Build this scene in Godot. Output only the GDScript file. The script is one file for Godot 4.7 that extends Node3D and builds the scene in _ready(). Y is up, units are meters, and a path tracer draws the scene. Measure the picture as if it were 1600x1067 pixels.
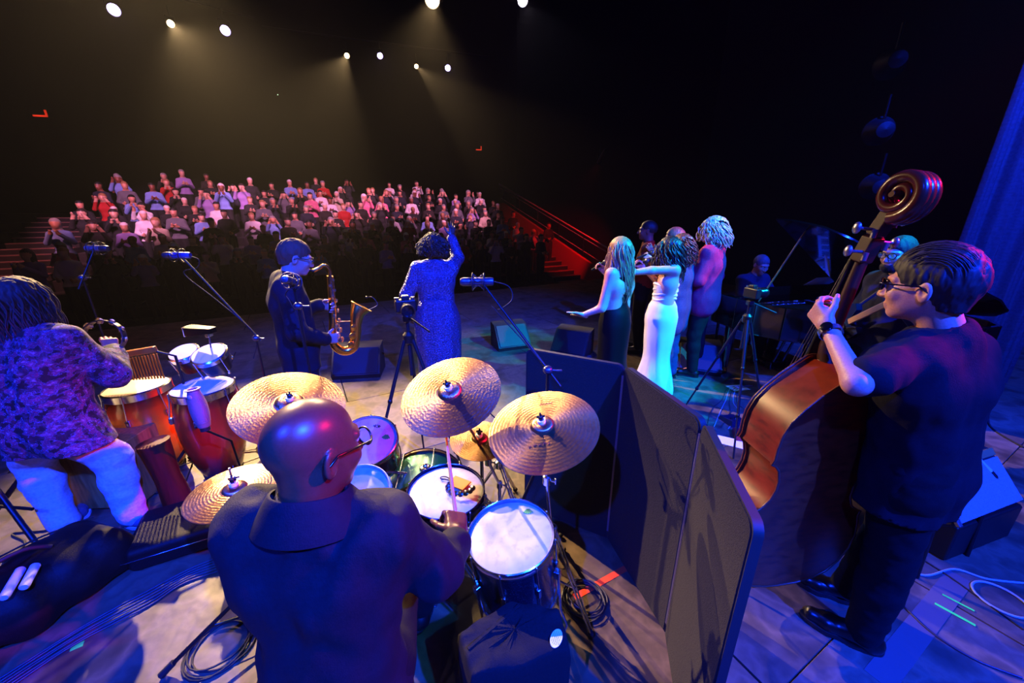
extends Node3D
# A jazz and soul band on a theatre stage, seen from behind the drummer. y is up, metres; the camera looks towards -z.

const HOUSE_TURN := 0.503                       # the hall is turned against the camera
const EDGE := Vector3(0, 0, -10.2)              # a point on the front edge of the stage
const ACROSS := Vector3(0.8762, 0, -0.482)      # along the stage edge, to the right
const OUT := Vector3(-0.482, 0, -0.8762)        # away from the stage, up the seating

var taken := {}
var mats := {}
var rng := RandomNumberGenerator.new()


func _ready() -> void:
	rng.seed = 77
	setup_camera_and_air()
	stage_lights()
	build_shell()
	build_stairs()
	build_drum_kit()
	build_baffle()
	build_percussion()
	build_bass()
	build_piano()
	build_stage_gear()
	build_players()
	build_singers()
	build_audience()
	build_small_things()


func setup_camera_and_air() -> void:
	var cam := Camera3D.new()
	cam.name = "camera"
	cam.position = Vector3(0, 1.9, 0)
	cam.rotation_degrees = Vector3(-18.5, 0, 0)
	cam.fov = 83.28
	cam.far = 120.0
	cam.near = 0.05
	add_child(cam)
	cam.current = true
	var env := Environment.new()
	env.background_mode = Environment.BG_COLOR
	env.background_color = Color(0, 0, 0)
	env.tonemap_mode = Environment.TONE_MAPPER_LINEAR
	env.tonemap_exposure = 1.0
	env.sdfgi_enabled = true
	env.ssao_enabled = true
	env.ssil_enabled = true
	env.volumetric_fog_enabled = true        # stage haze
	env.volumetric_fog_density = 0.0005
	env.volumetric_fog_albedo = Color(1, 1, 1)
	env.volumetric_fog_anisotropy = 0.6
	var we := WorldEnvironment.new()
	we.name = "environment"
	we.environment = env
	add_child(we)


func house(s: float, r: float, y := 0.0) -> Vector3:
	return EDGE + ACROSS * s + OUT * r + Vector3(0, y, 0)


# ---------------------------------------------------------------- stage lights
func stage_lights() -> void:
	# front lights over the seating that stand in the picture, aimed at the stage
	var warm := Color(1.0, 0.83, 0.58)
	var cool := Color(0.72, 0.62, 1.0)
	fixture(Vector3(-11.6, 8.0, -15.8), Vector3(0.2, 0.7, -1.5), warm, 520.0, 5.5, 0.10, 30.0, "warm profile spotlight with a visible beam, middle of the left group of three")
	fixture(Vector3(-2.42, 8.05, -14.35), Vector3(-0.9, 0.6, -2.5), warm, 220.0, 7.5, 0.20, 60.0, "large warm spotlight at the top centre of the picture, brightest of all")
	fixture(Vector3(-6.75, 8.0, -18.6), Vector3(-1.9, 1.3, -2.6), warm, 480.0, 4.2, 0.09, 25.0, "warm spotlight, leftmost of the middle row of four")
	fixture(Vector3(-4.2, 8.0, -19.8), Vector3(1.7, 1.0, -4.0), warm, 260.0, 5.0, 0.08, 20.0, "small warm spotlight, third from the left in the middle row of four")
	fixture(Vector3(-7.88, 8.6, -10.2), Vector3(-1.6, 0.3, -1.95), warm, 560.0, 10.0, 0.11, 30.0, "warm profile spotlight high on the left above the picture")
	fixture(Vector3(-7.5, 8.2, -8.0), Vector3(1.35, 1.15, -3.95), warm, 330.0, 5.5, 0.10, 30.0, "warm spotlight for the singers high on the left above the picture")
	fixture(Vector3(-12.6, 8.0, -14.85), Vector3(-2.0, 0.8, -3.0), cool, 3.0, 12.0, 0.15, 30.0, "violet white moving light at the far top left")
	fixture(Vector3(-10.1, 8.0, -16.3), Vector3(-1.0, 0.8, -4.0), cool, 3.0, 12.0, 0.14, 30.0, "violet white moving light, right one of the left group of three")
	fixture(Vector3(-5.4, 8.0, -18.6), Vector3(0.0, 0.8, -4.0), cool, 3.0, 12.0, 0.10, 30.0, "violet white light, second from the left in the middle row of four")
	fixture(Vector3(-2.85, 8.0, -20.0), Vector3(1.0, 0.8, -4.0), cool, 3.0, 12.0, 0.11, 30.0, "violet white light, rightmost of the middle row of four")
	fixture(Vector3(0.32, 8.05, -14.4), Vector3(1.5, 0.8, -4.5), Color(0.95, 0.9, 1.0), 10.0, 12.0, 0.14, 30.0, "single white light right of the brightest spotlight")
	# blue, cyan and magenta back lights above and behind the camera
	var blue := Color(0.05, 0.20, 1.0)
	fixture(Vector3(-2.2, 6.4, 3.4), Vector3(-1.5, 0.2, -1.6), blue, 190.0, 27.0, 0.12, 8.0, "blue back light above the stage behind the drummer")
	fixture(Vector3(3.4, 6.4, 3.0), Vector3(1.4, 0.2, -1.5), blue, 540.0, 29.0, 0.12, 8.0, "blue back light above the stage behind the bass player")
	fixture(Vector3(4.3, 6.8, -2.0), Vector3(5.3, 2.2, -4.2), blue, 190.0, 24.0, 0.12, 8.0, "blue light above the drape at the right edge")
	fixture(Vector3(5.0, 5.6, -1.2), Vector3(1.5, 0.9, -4.0), Color(0.04, 0.78, 1.0), 170.0, 12.0, 0.12, 8.0, "cyan side light above the right of the stage")
	fixture(Vector3(2.6, 6.2, 2.6), Vector3(-0.25, 0.7, -1.45), Color(0.03, 0.52, 1.0), 42.0, 8.5, 0.12, 8.0, "azure back light above the stage aimed at the drums")
	fixture(Vector3(6.4, 4.8, -2.6), Vector3(2.2, 1.4, -4.4), Color(1.0, 0.08, 0.45), 55.0, 8.0, 0.12, 8.0, "magenta side light above the right of the stage aimed at the singers")
	fixture(Vector3(5.7, 4.3, -1.2), Vector3(-0.6, 1.2, -1.1), Color(1.0, 0.05, 0.30), 58.0, 9.5, 0.12, 8.0, "magenta side light above the right of the stage aimed at the drummer")
	# light that spills over the seating from the stage rig
	for k in 3:
		fixture(house(-8.5 + k * 4.3, -3.0, 8.6), house(-8.6 + k * 4.4, 8.2, 1.9), Color(1.0, 0.62, 0.86), 250.0, 14.5, 0.12, 8.0, "pink audience light on the stage rig, %s of three" % ["left", "middle", "right"][k])
	fixture(house(-10.0, -2.0, 8.4), house(-11.4, 6.0, 0.4), Color(1.0, 0.55, 0.6), 110.0, 10.0, 0.12, 8.0, "dim pink aisle light over the left stairs")
	fixture(house(3.6, 1.0, 3.4), house(5.0, 5.0, 0.7), Color(1.0, 0.10, 0.06), 30.0, 30.0, 0.06, 8.0, "red wall light beside the right stairs")


func fixture(at: Vector3, target: Vector3, color: Color, energy: float, half: float, lens: float, glow: float, label: String) -> void:
	var t := thing("stage_light", label, "stage light", at, "theatre lights on the rig")
	var look := Transform3D(Basis.looking_at(target - at, Vector3.UP), Vector3.ZERO)
	var g := G.new()
	g.lathe([Vector2(0, 0.5), Vector2(lens * 0.75, 0.48), Vector2(lens * 0.95, 0.36), Vector2(lens * 1.12, 0.1), Vector2(lens * 1.2, 0.0), Vector2(lens * 1.2, -0.08), Vector2(lens * 1.08, -0.08), Vector2(lens * 1.02, 0.0)], 20, look * Transform3D(Basis(Vector3.RIGHT, PI / 2), Vector3.ZERO))
	part(t, "housing", g, mat("rig_black", Color(0.03, 0.03, 0.035), 0.5))
	var e := G.new()
	e.lathe([Vector2(0, -0.012), Vector2(lens * 0.6, -0.009), Vector2(lens, 0.0)], 20, look * Transform3D(Basis(Vector3.RIGHT, PI / 2), Vector3.ZERO))
	part(t, "lens", e, glowing(color, glow))
	var y := G.new()
	var side: Vector3 = look.basis.x
	y.tube([side * lens * 1.3, side * lens * 1.3 + Vector3(0, lens * 2.2, 0), -side * lens * 1.3 + Vector3(0, lens * 2.2, 0), -side * lens * 1.3], 0.015, 6)
	y.tube([Vector3(0, lens * 2.2, 0), Vector3(0, lens * 2.2 + 0.3, 0)], 0.02, 6)
	part(t, "yoke", y, mat("rig_black", Color(0.03, 0.03, 0.035), 0.5))
	var l := SpotLight3D.new()
	l.name = "beam"
	l.light_color = color
	l.light_energy = energy
	l.spot_angle = half
	l.spot_angle_attenuation = 0.5
	l.spot_range = 60.0
	l.spot_attenuation = 2.0
	l.light_size = lens * 0.6
	l.shadow_enabled = true
	t.add_child(l)
	l.transform = Transform3D(look.basis, -look.basis.z * 0.13)


# ---------------------------------------------------------------- naming
func numbered(called: String) -> String:
	var k: int = taken.get(called, 0)
	taken[called] = k + 1
	return called if k == 0 else "%s_%03d" % [called, k]


func thing(called: String, label: String, category: String, at := Vector3.ZERO, group := "", turn := 0.0) -> Node3D:
	var o := Node3D.new()
	o.name = numbered(called)
	add_child(o)
	o.position = at
	o.rotation.y = turn
	o.set_meta("label", label)
	o.set_meta("category", category)
	if group != "":
		o.set_meta("group", group)
	return o


func part(parent: Node, called: String, g: G, m: Material, label := "") -> MeshInstance3D:
	return part_mesh(parent, called, g.mesh(), m, label)


func part_mesh(parent: Node, called: String, me: Mesh, m: Material, label := "") -> MeshInstance3D:
	var o := MeshInstance3D.new()
	o.name = called
	o.mesh = me
	o.material_override = m
	parent.add_child(o, true)
	if label != "":
		o.set_meta("label", label)
	return o


func single(called: String, label: String, category: String, g: G, m: Material, at := Vector3.ZERO, group := "", turn := 0.0) -> MeshInstance3D:
	var o := MeshInstance3D.new()
	o.name = numbered(called)
	o.mesh = g.mesh()
	o.material_override = m
	add_child(o)
	o.position = at
	o.rotation.y = turn
	o.set_meta("label", label)
	o.set_meta("category", category)
	if group != "":
		o.set_meta("group", group)
	return o


func structure(called: String, g: G, m: Material, label: String, category: String) -> MeshInstance3D:
	var o := single(called, label, category, g, m)
	o.set_meta("kind", "structure")
	return o


# ---------------------------------------------------------------- materials
func mat(key: String, c := Color.WHITE, rough := 0.7, metal := 0.0) -> StandardMaterial3D:
	if mats.has(key):
		return mats[key]
	var m := StandardMaterial3D.new()
	m.resource_name = key
	m.albedo_color = c
	m.roughness = rough
	m.metallic = metal
	mats[key] = m
	return m


func glowing(c: Color, energy: float) -> StandardMaterial3D:
	var key := "glow_%s_%.1f" % [c.to_html(), energy]
	if mats.has(key):
		return mats[key]
	var m := mat(key, Color(0.9, 0.9, 0.9), 0.4)
	m.emission_enabled = true
	m.emission = c
	m.emission_energy_multiplier = energy
	return m


func noise_tex(key: String, kind: int, freq: float, ramp: Array, size := 256, octaves := 4) -> NoiseTexture2D:
	if mats.has("tex_" + key):
		return mats["tex_" + key]
	var nz := FastNoiseLite.new()
	nz.seed = key.hash() % 1000
	nz.noise_type = kind
	nz.frequency = freq
	nz.fractal_octaves = octaves
	var t := NoiseTexture2D.new()
	t.width = size
	t.height = size
	t.seamless = true
	t.noise = nz
	if ramp.size():
		var gr := Gradient.new()
		gr.offsets = PackedFloat32Array(ramp[0])
		gr.colors = PackedColorArray(ramp[1])
		t.color_ramp = gr
	mats["tex_" + key] = t
	return t


func bump_tex(key: String, kind: int, freq: float, strength := 4.0, size := 256, octaves := 3) -> NoiseTexture2D:
	if mats.has("bump_" + key):
		return mats["bump_" + key]
	var nz := FastNoiseLite.new()
	nz.seed = key.hash() % 1000
	nz.noise_type = kind
	nz.frequency = freq
	nz.fractal_octaves = octaves
	var t := NoiseTexture2D.new()
	t.width = size
	t.height = size
	t.seamless = true
	t.noise = nz
	t.as_normal_map = true
	t.bump_strength = strength
	mats["bump_" + key] = t
	return t


func triplanar(m: StandardMaterial3D, scale: float, world := false) -> StandardMaterial3D:
	m.uv1_triplanar = true
	m.uv1_world_triplanar = world
	m.uv1_scale = Vector3(scale, scale, scale)
	return m


func cloth(key: String, c := Color.WHITE, rough := 0.85, weave := 6.0, strength := 0.5) -> StandardMaterial3D:
	if mats.has(key):
		return mats[key]
	var m := mat(key, c, rough)
	m.albedo_texture = noise_tex("cloth_tone", FastNoiseLite.TYPE_SIMPLEX, 0.03, [[0.0, 0.5, 1.0], [Color(0.78, 0.78, 0.78), Color(0.92, 0.92, 0.92), Color(1, 1, 1)]])
	m.normal_enabled = true
	m.normal_texture = bump_tex("weave", FastNoiseLite.TYPE_VALUE, 0.25, 3.0)
	m.normal_scale = strength
	m.metallic_specular = 0.3
	return triplanar(m, weave)


func skin(key: String, c := Color.WHITE, rough := 0.5) -> StandardMaterial3D:
	if mats.has(key):
		return mats[key]
	var m := mat(key, c, rough)
	m.albedo_texture = noise_tex("skin_tone", FastNoiseLite.TYPE_SIMPLEX, 0.05, [[0.0, 0.5, 1.0], [Color(0.88, 0.8, 0.78), Color(0.96, 0.94, 0.92), Color(1, 1, 1)]])
	m.subsurf_scatter_enabled = true
	m.subsurf_scatter_strength = 0.12
	return triplanar(m, 9.0)


func chrome() -> StandardMaterial3D:
	return mat("chrome", Color(0.78, 0.78, 0.8), 0.22, 1.0)


func black_metal() -> StandardMaterial3D:
	return mat("black_metal", Color(0.035, 0.035, 0.04), 0.42, 0.2)


func rubber() -> StandardMaterial3D:
	return mat("rubber", Color(0.025, 0.025, 0.028), 0.75)


# ---------------------------------------------------------------- a collector of triangles
class G:
	var v := PackedVector3Array()
	var n := PackedVector3Array()
	var uv := PackedVector2Array()
	var ix := PackedInt32Array()

	func add(p: Vector3, nn: Vector3, t := Vector2.ZERO) -> int:
		v.append(p)
		n.append(nn)
		uv.append(t)
		return v.size() - 1

	func tri(a: int, b: int, c: int) -> void:
		if (v[b] - v[a]).cross(v[c] - v[a]).dot(n[a] + n[b] + n[c]) > 0.0:
			ix.append_array([a, c, b])
		else:
			ix.append_array([a, b, c])

	func quad(a: int, b: int, c: int, d: int) -> void:
		tri(a, b, c)
		tri(a, c, d)

	func flat(p: Array, nn: Vector3) -> void:
		var k := []
		for q in p:
			k.append(add(q, nn))
		for i in range(1, p.size() - 1):
			tri(k[0], k[i], k[i + 1])

	func merge(o: G) -> void:
		var b := v.size()
		v.append_array(o.v)
		n.append_array(o.n)
		uv.append_array(o.uv)
		for i in o.ix:
			ix.append(i + b)

	# a tube along points; rad is a number or one number for each point
	func tube(pts: Array, rad, seg := 8, ring := false) -> void:
		var cnt := pts.size()
		var prev := Vector3.ZERO
		var rows := []
		for i in cnt:
			var t: Vector3
			if ring:
				t = pts[(i + 1) % cnt] - pts[(i + cnt - 1) % cnt]
			else:
				t = pts[mini(i + 1, cnt - 1)] - pts[maxi(i - 1, 0)]
			t = t.normalized() if t.length() > 1e-9 else Vector3.UP
			if prev == Vector3.ZERO:
				prev = t.cross(Vector3.UP if absf(t.y) < 0.9 else Vector3.RIGHT).normalized()
			prev = (prev - t * prev.dot(t)).normalized()
			var bi := t.cross(prev)
			var r: float = rad[i] if rad is Array else rad
			var row := []
			for j in seg:
				var a := TAU * j / seg
				var d := prev * cos(a) + bi * sin(a)
				row.append(add(pts[i] + d * r, d, Vector2(float(j) / seg, float(i) / cnt)))
			rows.append(row)
		for i in (cnt if ring else cnt - 1):
			var ra: Array = rows[i]
			var rb: Array = rows[(i + 1) % cnt]
			for j in seg:
				var k := (j + 1) % seg
				quad(ra[j], ra[k], rb[k], rb[j])
		if not ring:
			for e in [0, cnt - 1]:
				var t: Vector3 = (pts[0] - pts[1]) if e == 0 else (pts[cnt - 1] - pts[cnt - 2])
				t = t.normalized()
				var c := add(pts[e], t)
				var rim := []
				for q in rows[e]:
					rim.append(add(v[q], t))
				for j in seg:
					tri(c, rim[j], rim[(j + 1) % seg])

	# a turned shape: profile of (radius, height) about the y axis of xf
	func lathe(prof: Array, seg := 24, xf := Transform3D.IDENTITY, a0 := 0.0, a1 := TAU) -> void:
		var cnt := prof.size()
		var sn := []
		for i in cnt - 1:
			var d: Vector2 = prof[i + 1] - prof[i]
			sn.append(Vector2(d.y, -d.x).normalized())
		var whole := absf(a1 - a0 - TAU) < 0.001
		for i in cnt - 1:
			var na: Vector2 = sn[i]
			var nb: Vector2 = sn[i]
			if i > 0 and sn[i - 1].dot(sn[i]) > 0.75:
				na = (sn[i - 1] + sn[i]).normalized()
			if i < cnt - 2 and sn[i + 1].dot(sn[i]) > 0.75:
				nb = (sn[i + 1] + sn[i]).normalized()
			var pa := []
			var pb := []
			for j in seg + 1:
				var a := a0 + (a1 - a0) * j / seg
				var ca := cos(a)
				var sa := sin(a)
				var p: Vector2 = prof[i]
				var q: Vector2 = prof[i + 1]
				pa.append(add(xf * Vector3(p.x * ca, p.y, p.x * sa), (xf.basis * Vector3(na.x * ca, na.y, na.x * sa)).normalized(), Vector2(float(j) / seg, float(i) / (cnt - 1))))
				pb.append(add(xf * Vector3(q.x * ca, q.y, q.x * sa), (xf.basis * Vector3(nb.x * ca, nb.y, nb.x * sa)).normalized(), Vector2(float(j) / seg, float(i + 1) / (cnt - 1))))
			for j in seg:
				if prof[i].x > 1e-6:
					tri(pa[j], pa[j + 1], pb[j + 1])
				if prof[i + 1].x > 1e-6:
					tri(pa[j], pb[j + 1], pb[j])
		if not whole:
			pass

	func box(size: Vector3, xf := Transform3D.IDENTITY, bev := 0.004) -> void:
		var h := size * 0.5
		bev = minf(bev, minf(h.x, minf(h.y, h.z)) * 0.9)
		var id := {}
		for sx in [-1, 1]:
			for sy in [-1, 1]:
				for sz in [-1, 1]:
					var sg := Vector3(sx, sy, sz)
					for ax in 3:
						var p := Vector3(sx * (h.x - bev), sy * (h.y - bev), sz * (h.z - bev))
						var nn := Vector3.ZERO
						p[ax] = sg[ax] * h[ax]
						nn[ax] = sg[ax]
						id[[sx, sy, sz, ax]] = add(xf * p, (xf.basis * nn).normalized(), Vector2(p.x + p.z, p.y + p.z))
		for ax in 3:
			var u := (ax + 1) % 3
			var w := (ax + 2) % 3
			for sa in [-1, 1]:
				var q := []
				for c in [[-1, -1], [1, -1], [1, 1], [-1, 1]]:
					var k := [0, 0, 0, ax]
					k[ax] = sa
					k[u] = c[0]
					k[w] = c[1]
					q.append(id[k])
				quad(q[0], q[1], q[2], q[3])
			for su in [-1, 1]:
				for sw in [-1, 1]:
					var e := []
					for c in [[-1, u], [1, u], [1, w], [-1, w]]:
						var k := [0, 0, 0, c[1]]
						k[ax] = c[0]
						k[u] = su
						k[w] = sw
						e.append(id[k])
					quad(e[0], e[1], e[2], e[3])
		for sx in [-1, 1]:
			for sy in [-1, 1]:
				for sz in [-1, 1]:
					tri(id[[sx, sy, sz, 0]], id[[sx, sy, sz, 1]], id[[sx, sy, sz, 2]])

	func bar(a: Vector3, b: Vector3, w: float, t: float, up := Vector3.UP, bev := 0.003) -> void:
		var d := b - a
		var z := d.normalized()
		if absf(z.dot(up)) > 0.98:
			up = Vector3.RIGHT
		var x := up.cross(z).normalized()
		box(Vector3(w, t, d.length()), Transform3D(Basis(x, z.cross(x), z), (a + b) * 0.5), bev)

	func ball(c: Vector3, r: Vector3, b := Basis.IDENTITY, seg := 16, rings := 10) -> void:
		var rows := []
		for i in rings + 1:
			var t := PI * i / rings
			var row := []
			for j in seg + 1:
				var a := TAU * j / seg
				var d := Vector3(sin(t) * cos(a), cos(t), sin(t) * sin(a))
				row.append(add(c + b * (d * r), (b * (d / r)).normalized(), Vector2(float(j) / seg, float(i) / rings)))
			rows.append(row)
		for i in rings:
			for j in seg:
				quad(rows[i][j], rows[i][j + 1], rows[i + 1][j + 1], rows[i + 1][j])

	# an outline in the x-y plane of xf, pushed out along its z by depth (from -depth/2 to depth/2)
	func prism(poly: PackedVector2Array, depth: float, xf := Transform3D.IDENTITY) -> void:
		var cnt := poly.size()
		var idx := Geometry2D.triangulate_polygon(poly)
		for s in [-1.0, 1.0]:
			var b := v.size()
			for p in poly:
				add(xf * Vector3(p.x, p.y, s * depth * 0.5), (xf.basis * Vector3(0, 0, s)).normalized(), p)
			for i in range(0, idx.size(), 3):
				tri(b + idx[i], b + idx[i + 1], b + idx[i + 2])
		var area := 0.0
		for i in cnt:
			area += poly[i].cross(poly[(i + 1) % cnt])
		var sg := 1.0 if area > 0.0 else -1.0
		for i in cnt:
			var p := poly[i]
			var q := poly[(i + 1) % cnt]
			var d := (q - p).normalized()
			var dp := (p - poly[(i + cnt - 1) % cnt]).normalized()
			var dn := (poly[(i + 2) % cnt] - q).normalized()
			var e := Vector2(d.y, -d.x) * sg
			var e1 := Vector2(dp.y, -dp.x) * sg
			var e2 := Vector2(dn.y, -dn.x) * sg
			var na := (e + e1).normalized() if e.dot(e1) > 0.7 else e
			var nb := (e + e2).normalized() if e.dot(e2) > 0.7 else e
			var k := [add(xf * Vector3(p.x, p.y, -depth * 0.5), xf.basis * Vector3(na.x, na.y, 0)), add(xf * Vector3(q.x, q.y, -depth * 0.5), xf.basis * Vector3(nb.x, nb.y, 0)), add(xf * Vector3(q.x, q.y, depth * 0.5), xf.basis * Vector3(nb.x, nb.y, 0)), add(xf * Vector3(p.x, p.y, depth * 0.5), xf.basis * Vector3(na.x, na.y, 0))]
			quad(k[0], k[1], k[2], k[3])

	# stacked ellipses: each section is [centre, rx, rz, ripple]; yaw turns them
	func loft(secs: Array, seg := 40, yaw := 0.0, folds := 9.0, cap := true) -> void:
		var rows := []
		var b := Basis(Vector3.UP, yaw)
		var pos := []
		for i in secs.size():
			var s: Array = secs[i]
			var row := []
			for j in seg:
				var a := TAU * j / seg
				var k: float = 1.0 + s[3] * (sin(a * folds + i * 0.22) * 0.6 + sin(a * (folds * 0.5 + 1.5) + 1.3 - i * 0.15) * 0.4)
				row.append(s[0] + b * Vector3(cos(a) * s[1] * k, 0, sin(a) * s[2] * k))
			pos.append(row)
		var cnt := secs.size()
		for i in cnt:
			var row := []
			for j in seg:
				var du: Vector3 = pos[i][(j + 1) % seg] - pos[i][(j + seg - 1) % seg]
				var dv: Vector3 = pos[mini(i + 1, cnt - 1)][j] - pos[maxi(i - 1, 0)][j]
				var nn := du.cross(dv).normalized()
				if nn.dot(pos[i][j] - secs[i][0]) < 0.0:
					nn = -nn
				row.append(add(pos[i][j], nn, Vector2(float(j) / seg, float(i) / cnt)))
			rows.append(row)
		for i in cnt - 1:
			for j in seg:
				var k := (j + 1) % seg
				quad(rows[i][j], rows[i][k], rows[i + 1][k], rows[i + 1][j])
		if cap:
			for e in [0, cnt - 1]:
				var nn: Vector3 = (secs[0][0] - secs[1][0]) if e == 0 else (secs[cnt - 1][0] - secs[cnt - 2][0])
				nn = nn.normalized()
				var c := add(secs[e][0], nn)
				var rim := []
				for q in rows[e]:
					rim.append(add(v[q], nn))
				for j in seg:
					tri(c, rim[j], rim[(j + 1) % seg])

	func mesh() -> ArrayMesh:
		var a := []
		a.resize(Mesh.ARRAY_MAX)
		a[Mesh.ARRAY_VERTEX] = v
		a[Mesh.ARRAY_NORMAL] = n
		a[Mesh.ARRAY_TEX_UV] = uv
		a[Mesh.ARRAY_INDEX] = ix
		var m := ArrayMesh.new()
		m.add_surface_from_arrays(Mesh.PRIMITIVE_TRIANGLES, a)
		return m


# ---------------------------------------------------------------- a distance field, meshed as surface nets
class Fld:
	var h: float
	var o: Vector3
	var nx: int
	var ny: int
	var nz: int
	var d := PackedFloat32Array()

	func _init(lo: Vector3, hi: Vector3, cell: float) -> void:
		h = cell
		o = lo - Vector3.ONE * cell * 3.0
		var s := (hi - lo) / cell
		nx = int(s.x) + 8
		ny = int(s.y) + 8
		nz = int(s.z) + 8
		d.resize(nx * ny * nz)
		d.fill(9.0)

	func cap(a: Vector3, b: Vector3, ra: float, rb: float, k := 0.02) -> void:
		var m := maxf(ra, rb) + k + h * 2.5
		var lo := a.min(b) - Vector3.ONE * m - o
		var hi := a.max(b) + Vector3.ONE * m - o
		var x0 := maxi(0, int(lo.x / h))
		var y0 := maxi(0, int(lo.y / h))
		var z0 := maxi(0, int(lo.z / h))
		var x1 := mini(nx, int(hi.x / h) + 2)
		var y1 := mini(ny, int(hi.y / h) + 2)
		var z1 := mini(nz, int(hi.z / h) + 2)
		var ba := b - a
		var inv := 1.0 / maxf(ba.length_squared(), 1e-9)
		var dr := rb - ra
		var ik := 1.0 / maxf(k, 1e-6)
		var kq := k * 0.25
		for z in range(z0, z1):
			for y in range(y0, y1):
				var p := o + Vector3(x0 * h, y * h, z * h) - a
				var i := (z * ny + y) * nx + x0
				for x in range(x0, x1):
					var t := clampf(p.dot(ba) * inv, 0.0, 1.0)
					var q := (p - ba * t).length() - ra - dr * t
					if q < m:
						var c := d[i]
						var e := k - absf(c - q)
						if e > 0.0:
							e *= ik
							d[i] = minf(c, q) - e * e * kq
						elif q < c:
							d[i] = q
					i += 1
					p.x += h

	func ell(c: Vector3, r: Vector3, b := Basis.IDENTITY, k := 0.02, cut := false) -> void:
		var mr := maxf(r.x, maxf(r.y, r.z)) + k + h * 2.5
		var x0 := maxi(0, int((c.x - mr - o.x) / h))
		var y0 := maxi(0, int((c.y - mr - o.y) / h))
		var z0 := maxi(0, int((c.z - mr - o.z) / h))
		var x1 := mini(nx, int((c.x + mr - o.x) / h) + 2)
		var y1 := mini(ny, int((c.y + mr - o.y) / h) + 2)
		var z1 := mini(nz, int((c.z + mr - o.z) / h) + 2)
		var inv := b.inverse()
		var rm := minf(r.x, minf(r.y, r.z))
		var ik := 1.0 / maxf(k, 1e-6)
		var kq := k * 0.25
		for z in range(z0, z1):
			for y in range(y0, y1):
				var i := (z * ny + y) * nx + x0
				for x in range(x0, x1):
					var p: Vector3 = inv * (o + Vector3(x * h, y * h, z * h) - c) / r
					var l := p.length()
					var q: float
					if l < 1e-4:
						q = -rm
					else:
						q = l * (l - 1.0) / (p / r).length()
					if cut:
						var cc := d[i]
						var qq := -q
						var e2 := k - absf(cc - qq)
						if e2 > 0.0:
							e2 *= ik
							d[i] = maxf(cc, qq) + e2 * e2 * kq
						elif qq > cc:
							d[i] = qq
					else:
						var cc := d[i]
						var e := k - absf(cc - q)
						if e > 0.0:
							e *= ik
							d[i] = minf(cc, q) - e * e * kq
						elif q < cc:
							d[i] = q
					i += 1

	# cut away everything on the far side of a plane
	func trim(at: Vector3, nn: Vector3) -> void:
		for z in nz:
			for y in ny:
				var i := (z * ny + y) * nx
				for x in nx:
					var c := d[i]
					if c < h * 4.0:
						var q := (o + Vector3(x * h, y * h, z * h) - at).dot(nn)
						if q > c:
							d[i] = q
					i += 1

	func rough(amp: float, freq: Vector3, sd := 1) -> void:
		var nzz := FastNoiseLite.new()
		nzz.seed = sd
		nzz.noise_type = FastNoiseLite.TYPE_SIMPLEX_SMOOTH
		nzz.frequency = 1.0
		nzz.fractal_octaves = 2
		var lim := amp * 2.0 + h * 3.0
		for z in nz:
			for y in ny:
				var i := (z * ny + y) * nx
				for x in nx:
					var c := d[i]
					if c < lim and c > -lim:
						var p := (o + Vector3(x * h, y * h, z * h)) * freq
						d[i] = c + amp * nzz.get_noise_3d(p.x, p.y, p.z)
					i += 1

	func into(g: G, shift := Vector3.ZERO) -> void:
		var id := PackedInt32Array()
		id.resize(d.size())
		id.fill(-1)
		var sy := nx
		var sz := nx * ny
		var lim := h * 2.5
		for z in nz - 1:
			for y in ny - 1:
				var i := z * sz + y * sy - 1
				for x in nx - 1:
					i += 1
					var a := d[i]
					if a > lim or a < -lim:
						continue
					var b := d[i + 1]
					var c := d[i + sy]
					var e := d[i + sy + 1]
					var f := d[i + sz]
					var gg := d[i + sz + 1]
					var hh := d[i + sz + sy]
					var k := d[i + sz + sy + 1]
					var neg := int(a < 0) + int(b < 0) + int(c < 0) + int(e < 0) + int(f < 0) + int(gg < 0) + int(hh < 0) + int(k < 0)
					if neg == 0 or neg == 8:
						continue
					var s := Vector3.ZERO
					var m := 0
					if (a < 0) != (b < 0):
						s += Vector3(a / (a - b), 0, 0)
						m += 1
					if (c < 0) != (e < 0):
						s += Vector3(c / (c - e), 1, 0)
						m += 1
					if (f < 0) != (gg < 0):
						s += Vector3(f / (f - gg), 0, 1)
						m += 1
					if (hh < 0) != (k < 0):
						s += Vector3(hh / (hh - k), 1, 1)
						m += 1
					if (a < 0) != (c < 0):
						s += Vector3(0, a / (a - c), 0)
						m += 1
					if (b < 0) != (e < 0):
						s += Vector3(1, b / (b - e), 0)
						m += 1
					if (f < 0) != (hh < 0):
						s += Vector3(0, f / (f - hh), 1)
						m += 1
					if (gg < 0) != (k < 0):
						s += Vector3(1, gg / (gg - k), 1)
						m += 1
					if (a < 0) != (f < 0):
						s += Vector3(0, 0, a / (a - f))
						m += 1
					if (b < 0) != (gg < 0):
						s += Vector3(1, 0, b / (b - gg))
						m += 1
					if (c < 0) != (hh < 0):
						s += Vector3(0, 1, c / (c - hh))
						m += 1
					if (e < 0) != (k < 0):
						s += Vector3(1, 1, e / (e - k))
						m += 1
					var nn := Vector3(b + e + gg + k - a - c - f - hh, c + e + hh + k - a - b - f - gg, f + gg + hh + k - a - b - c - e)
					var p := o + (Vector3(x, y, z) + s / m) * h - shift
					id[i] = g.add(p, nn.normalized(), Vector2(p.x, p.y))
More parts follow.
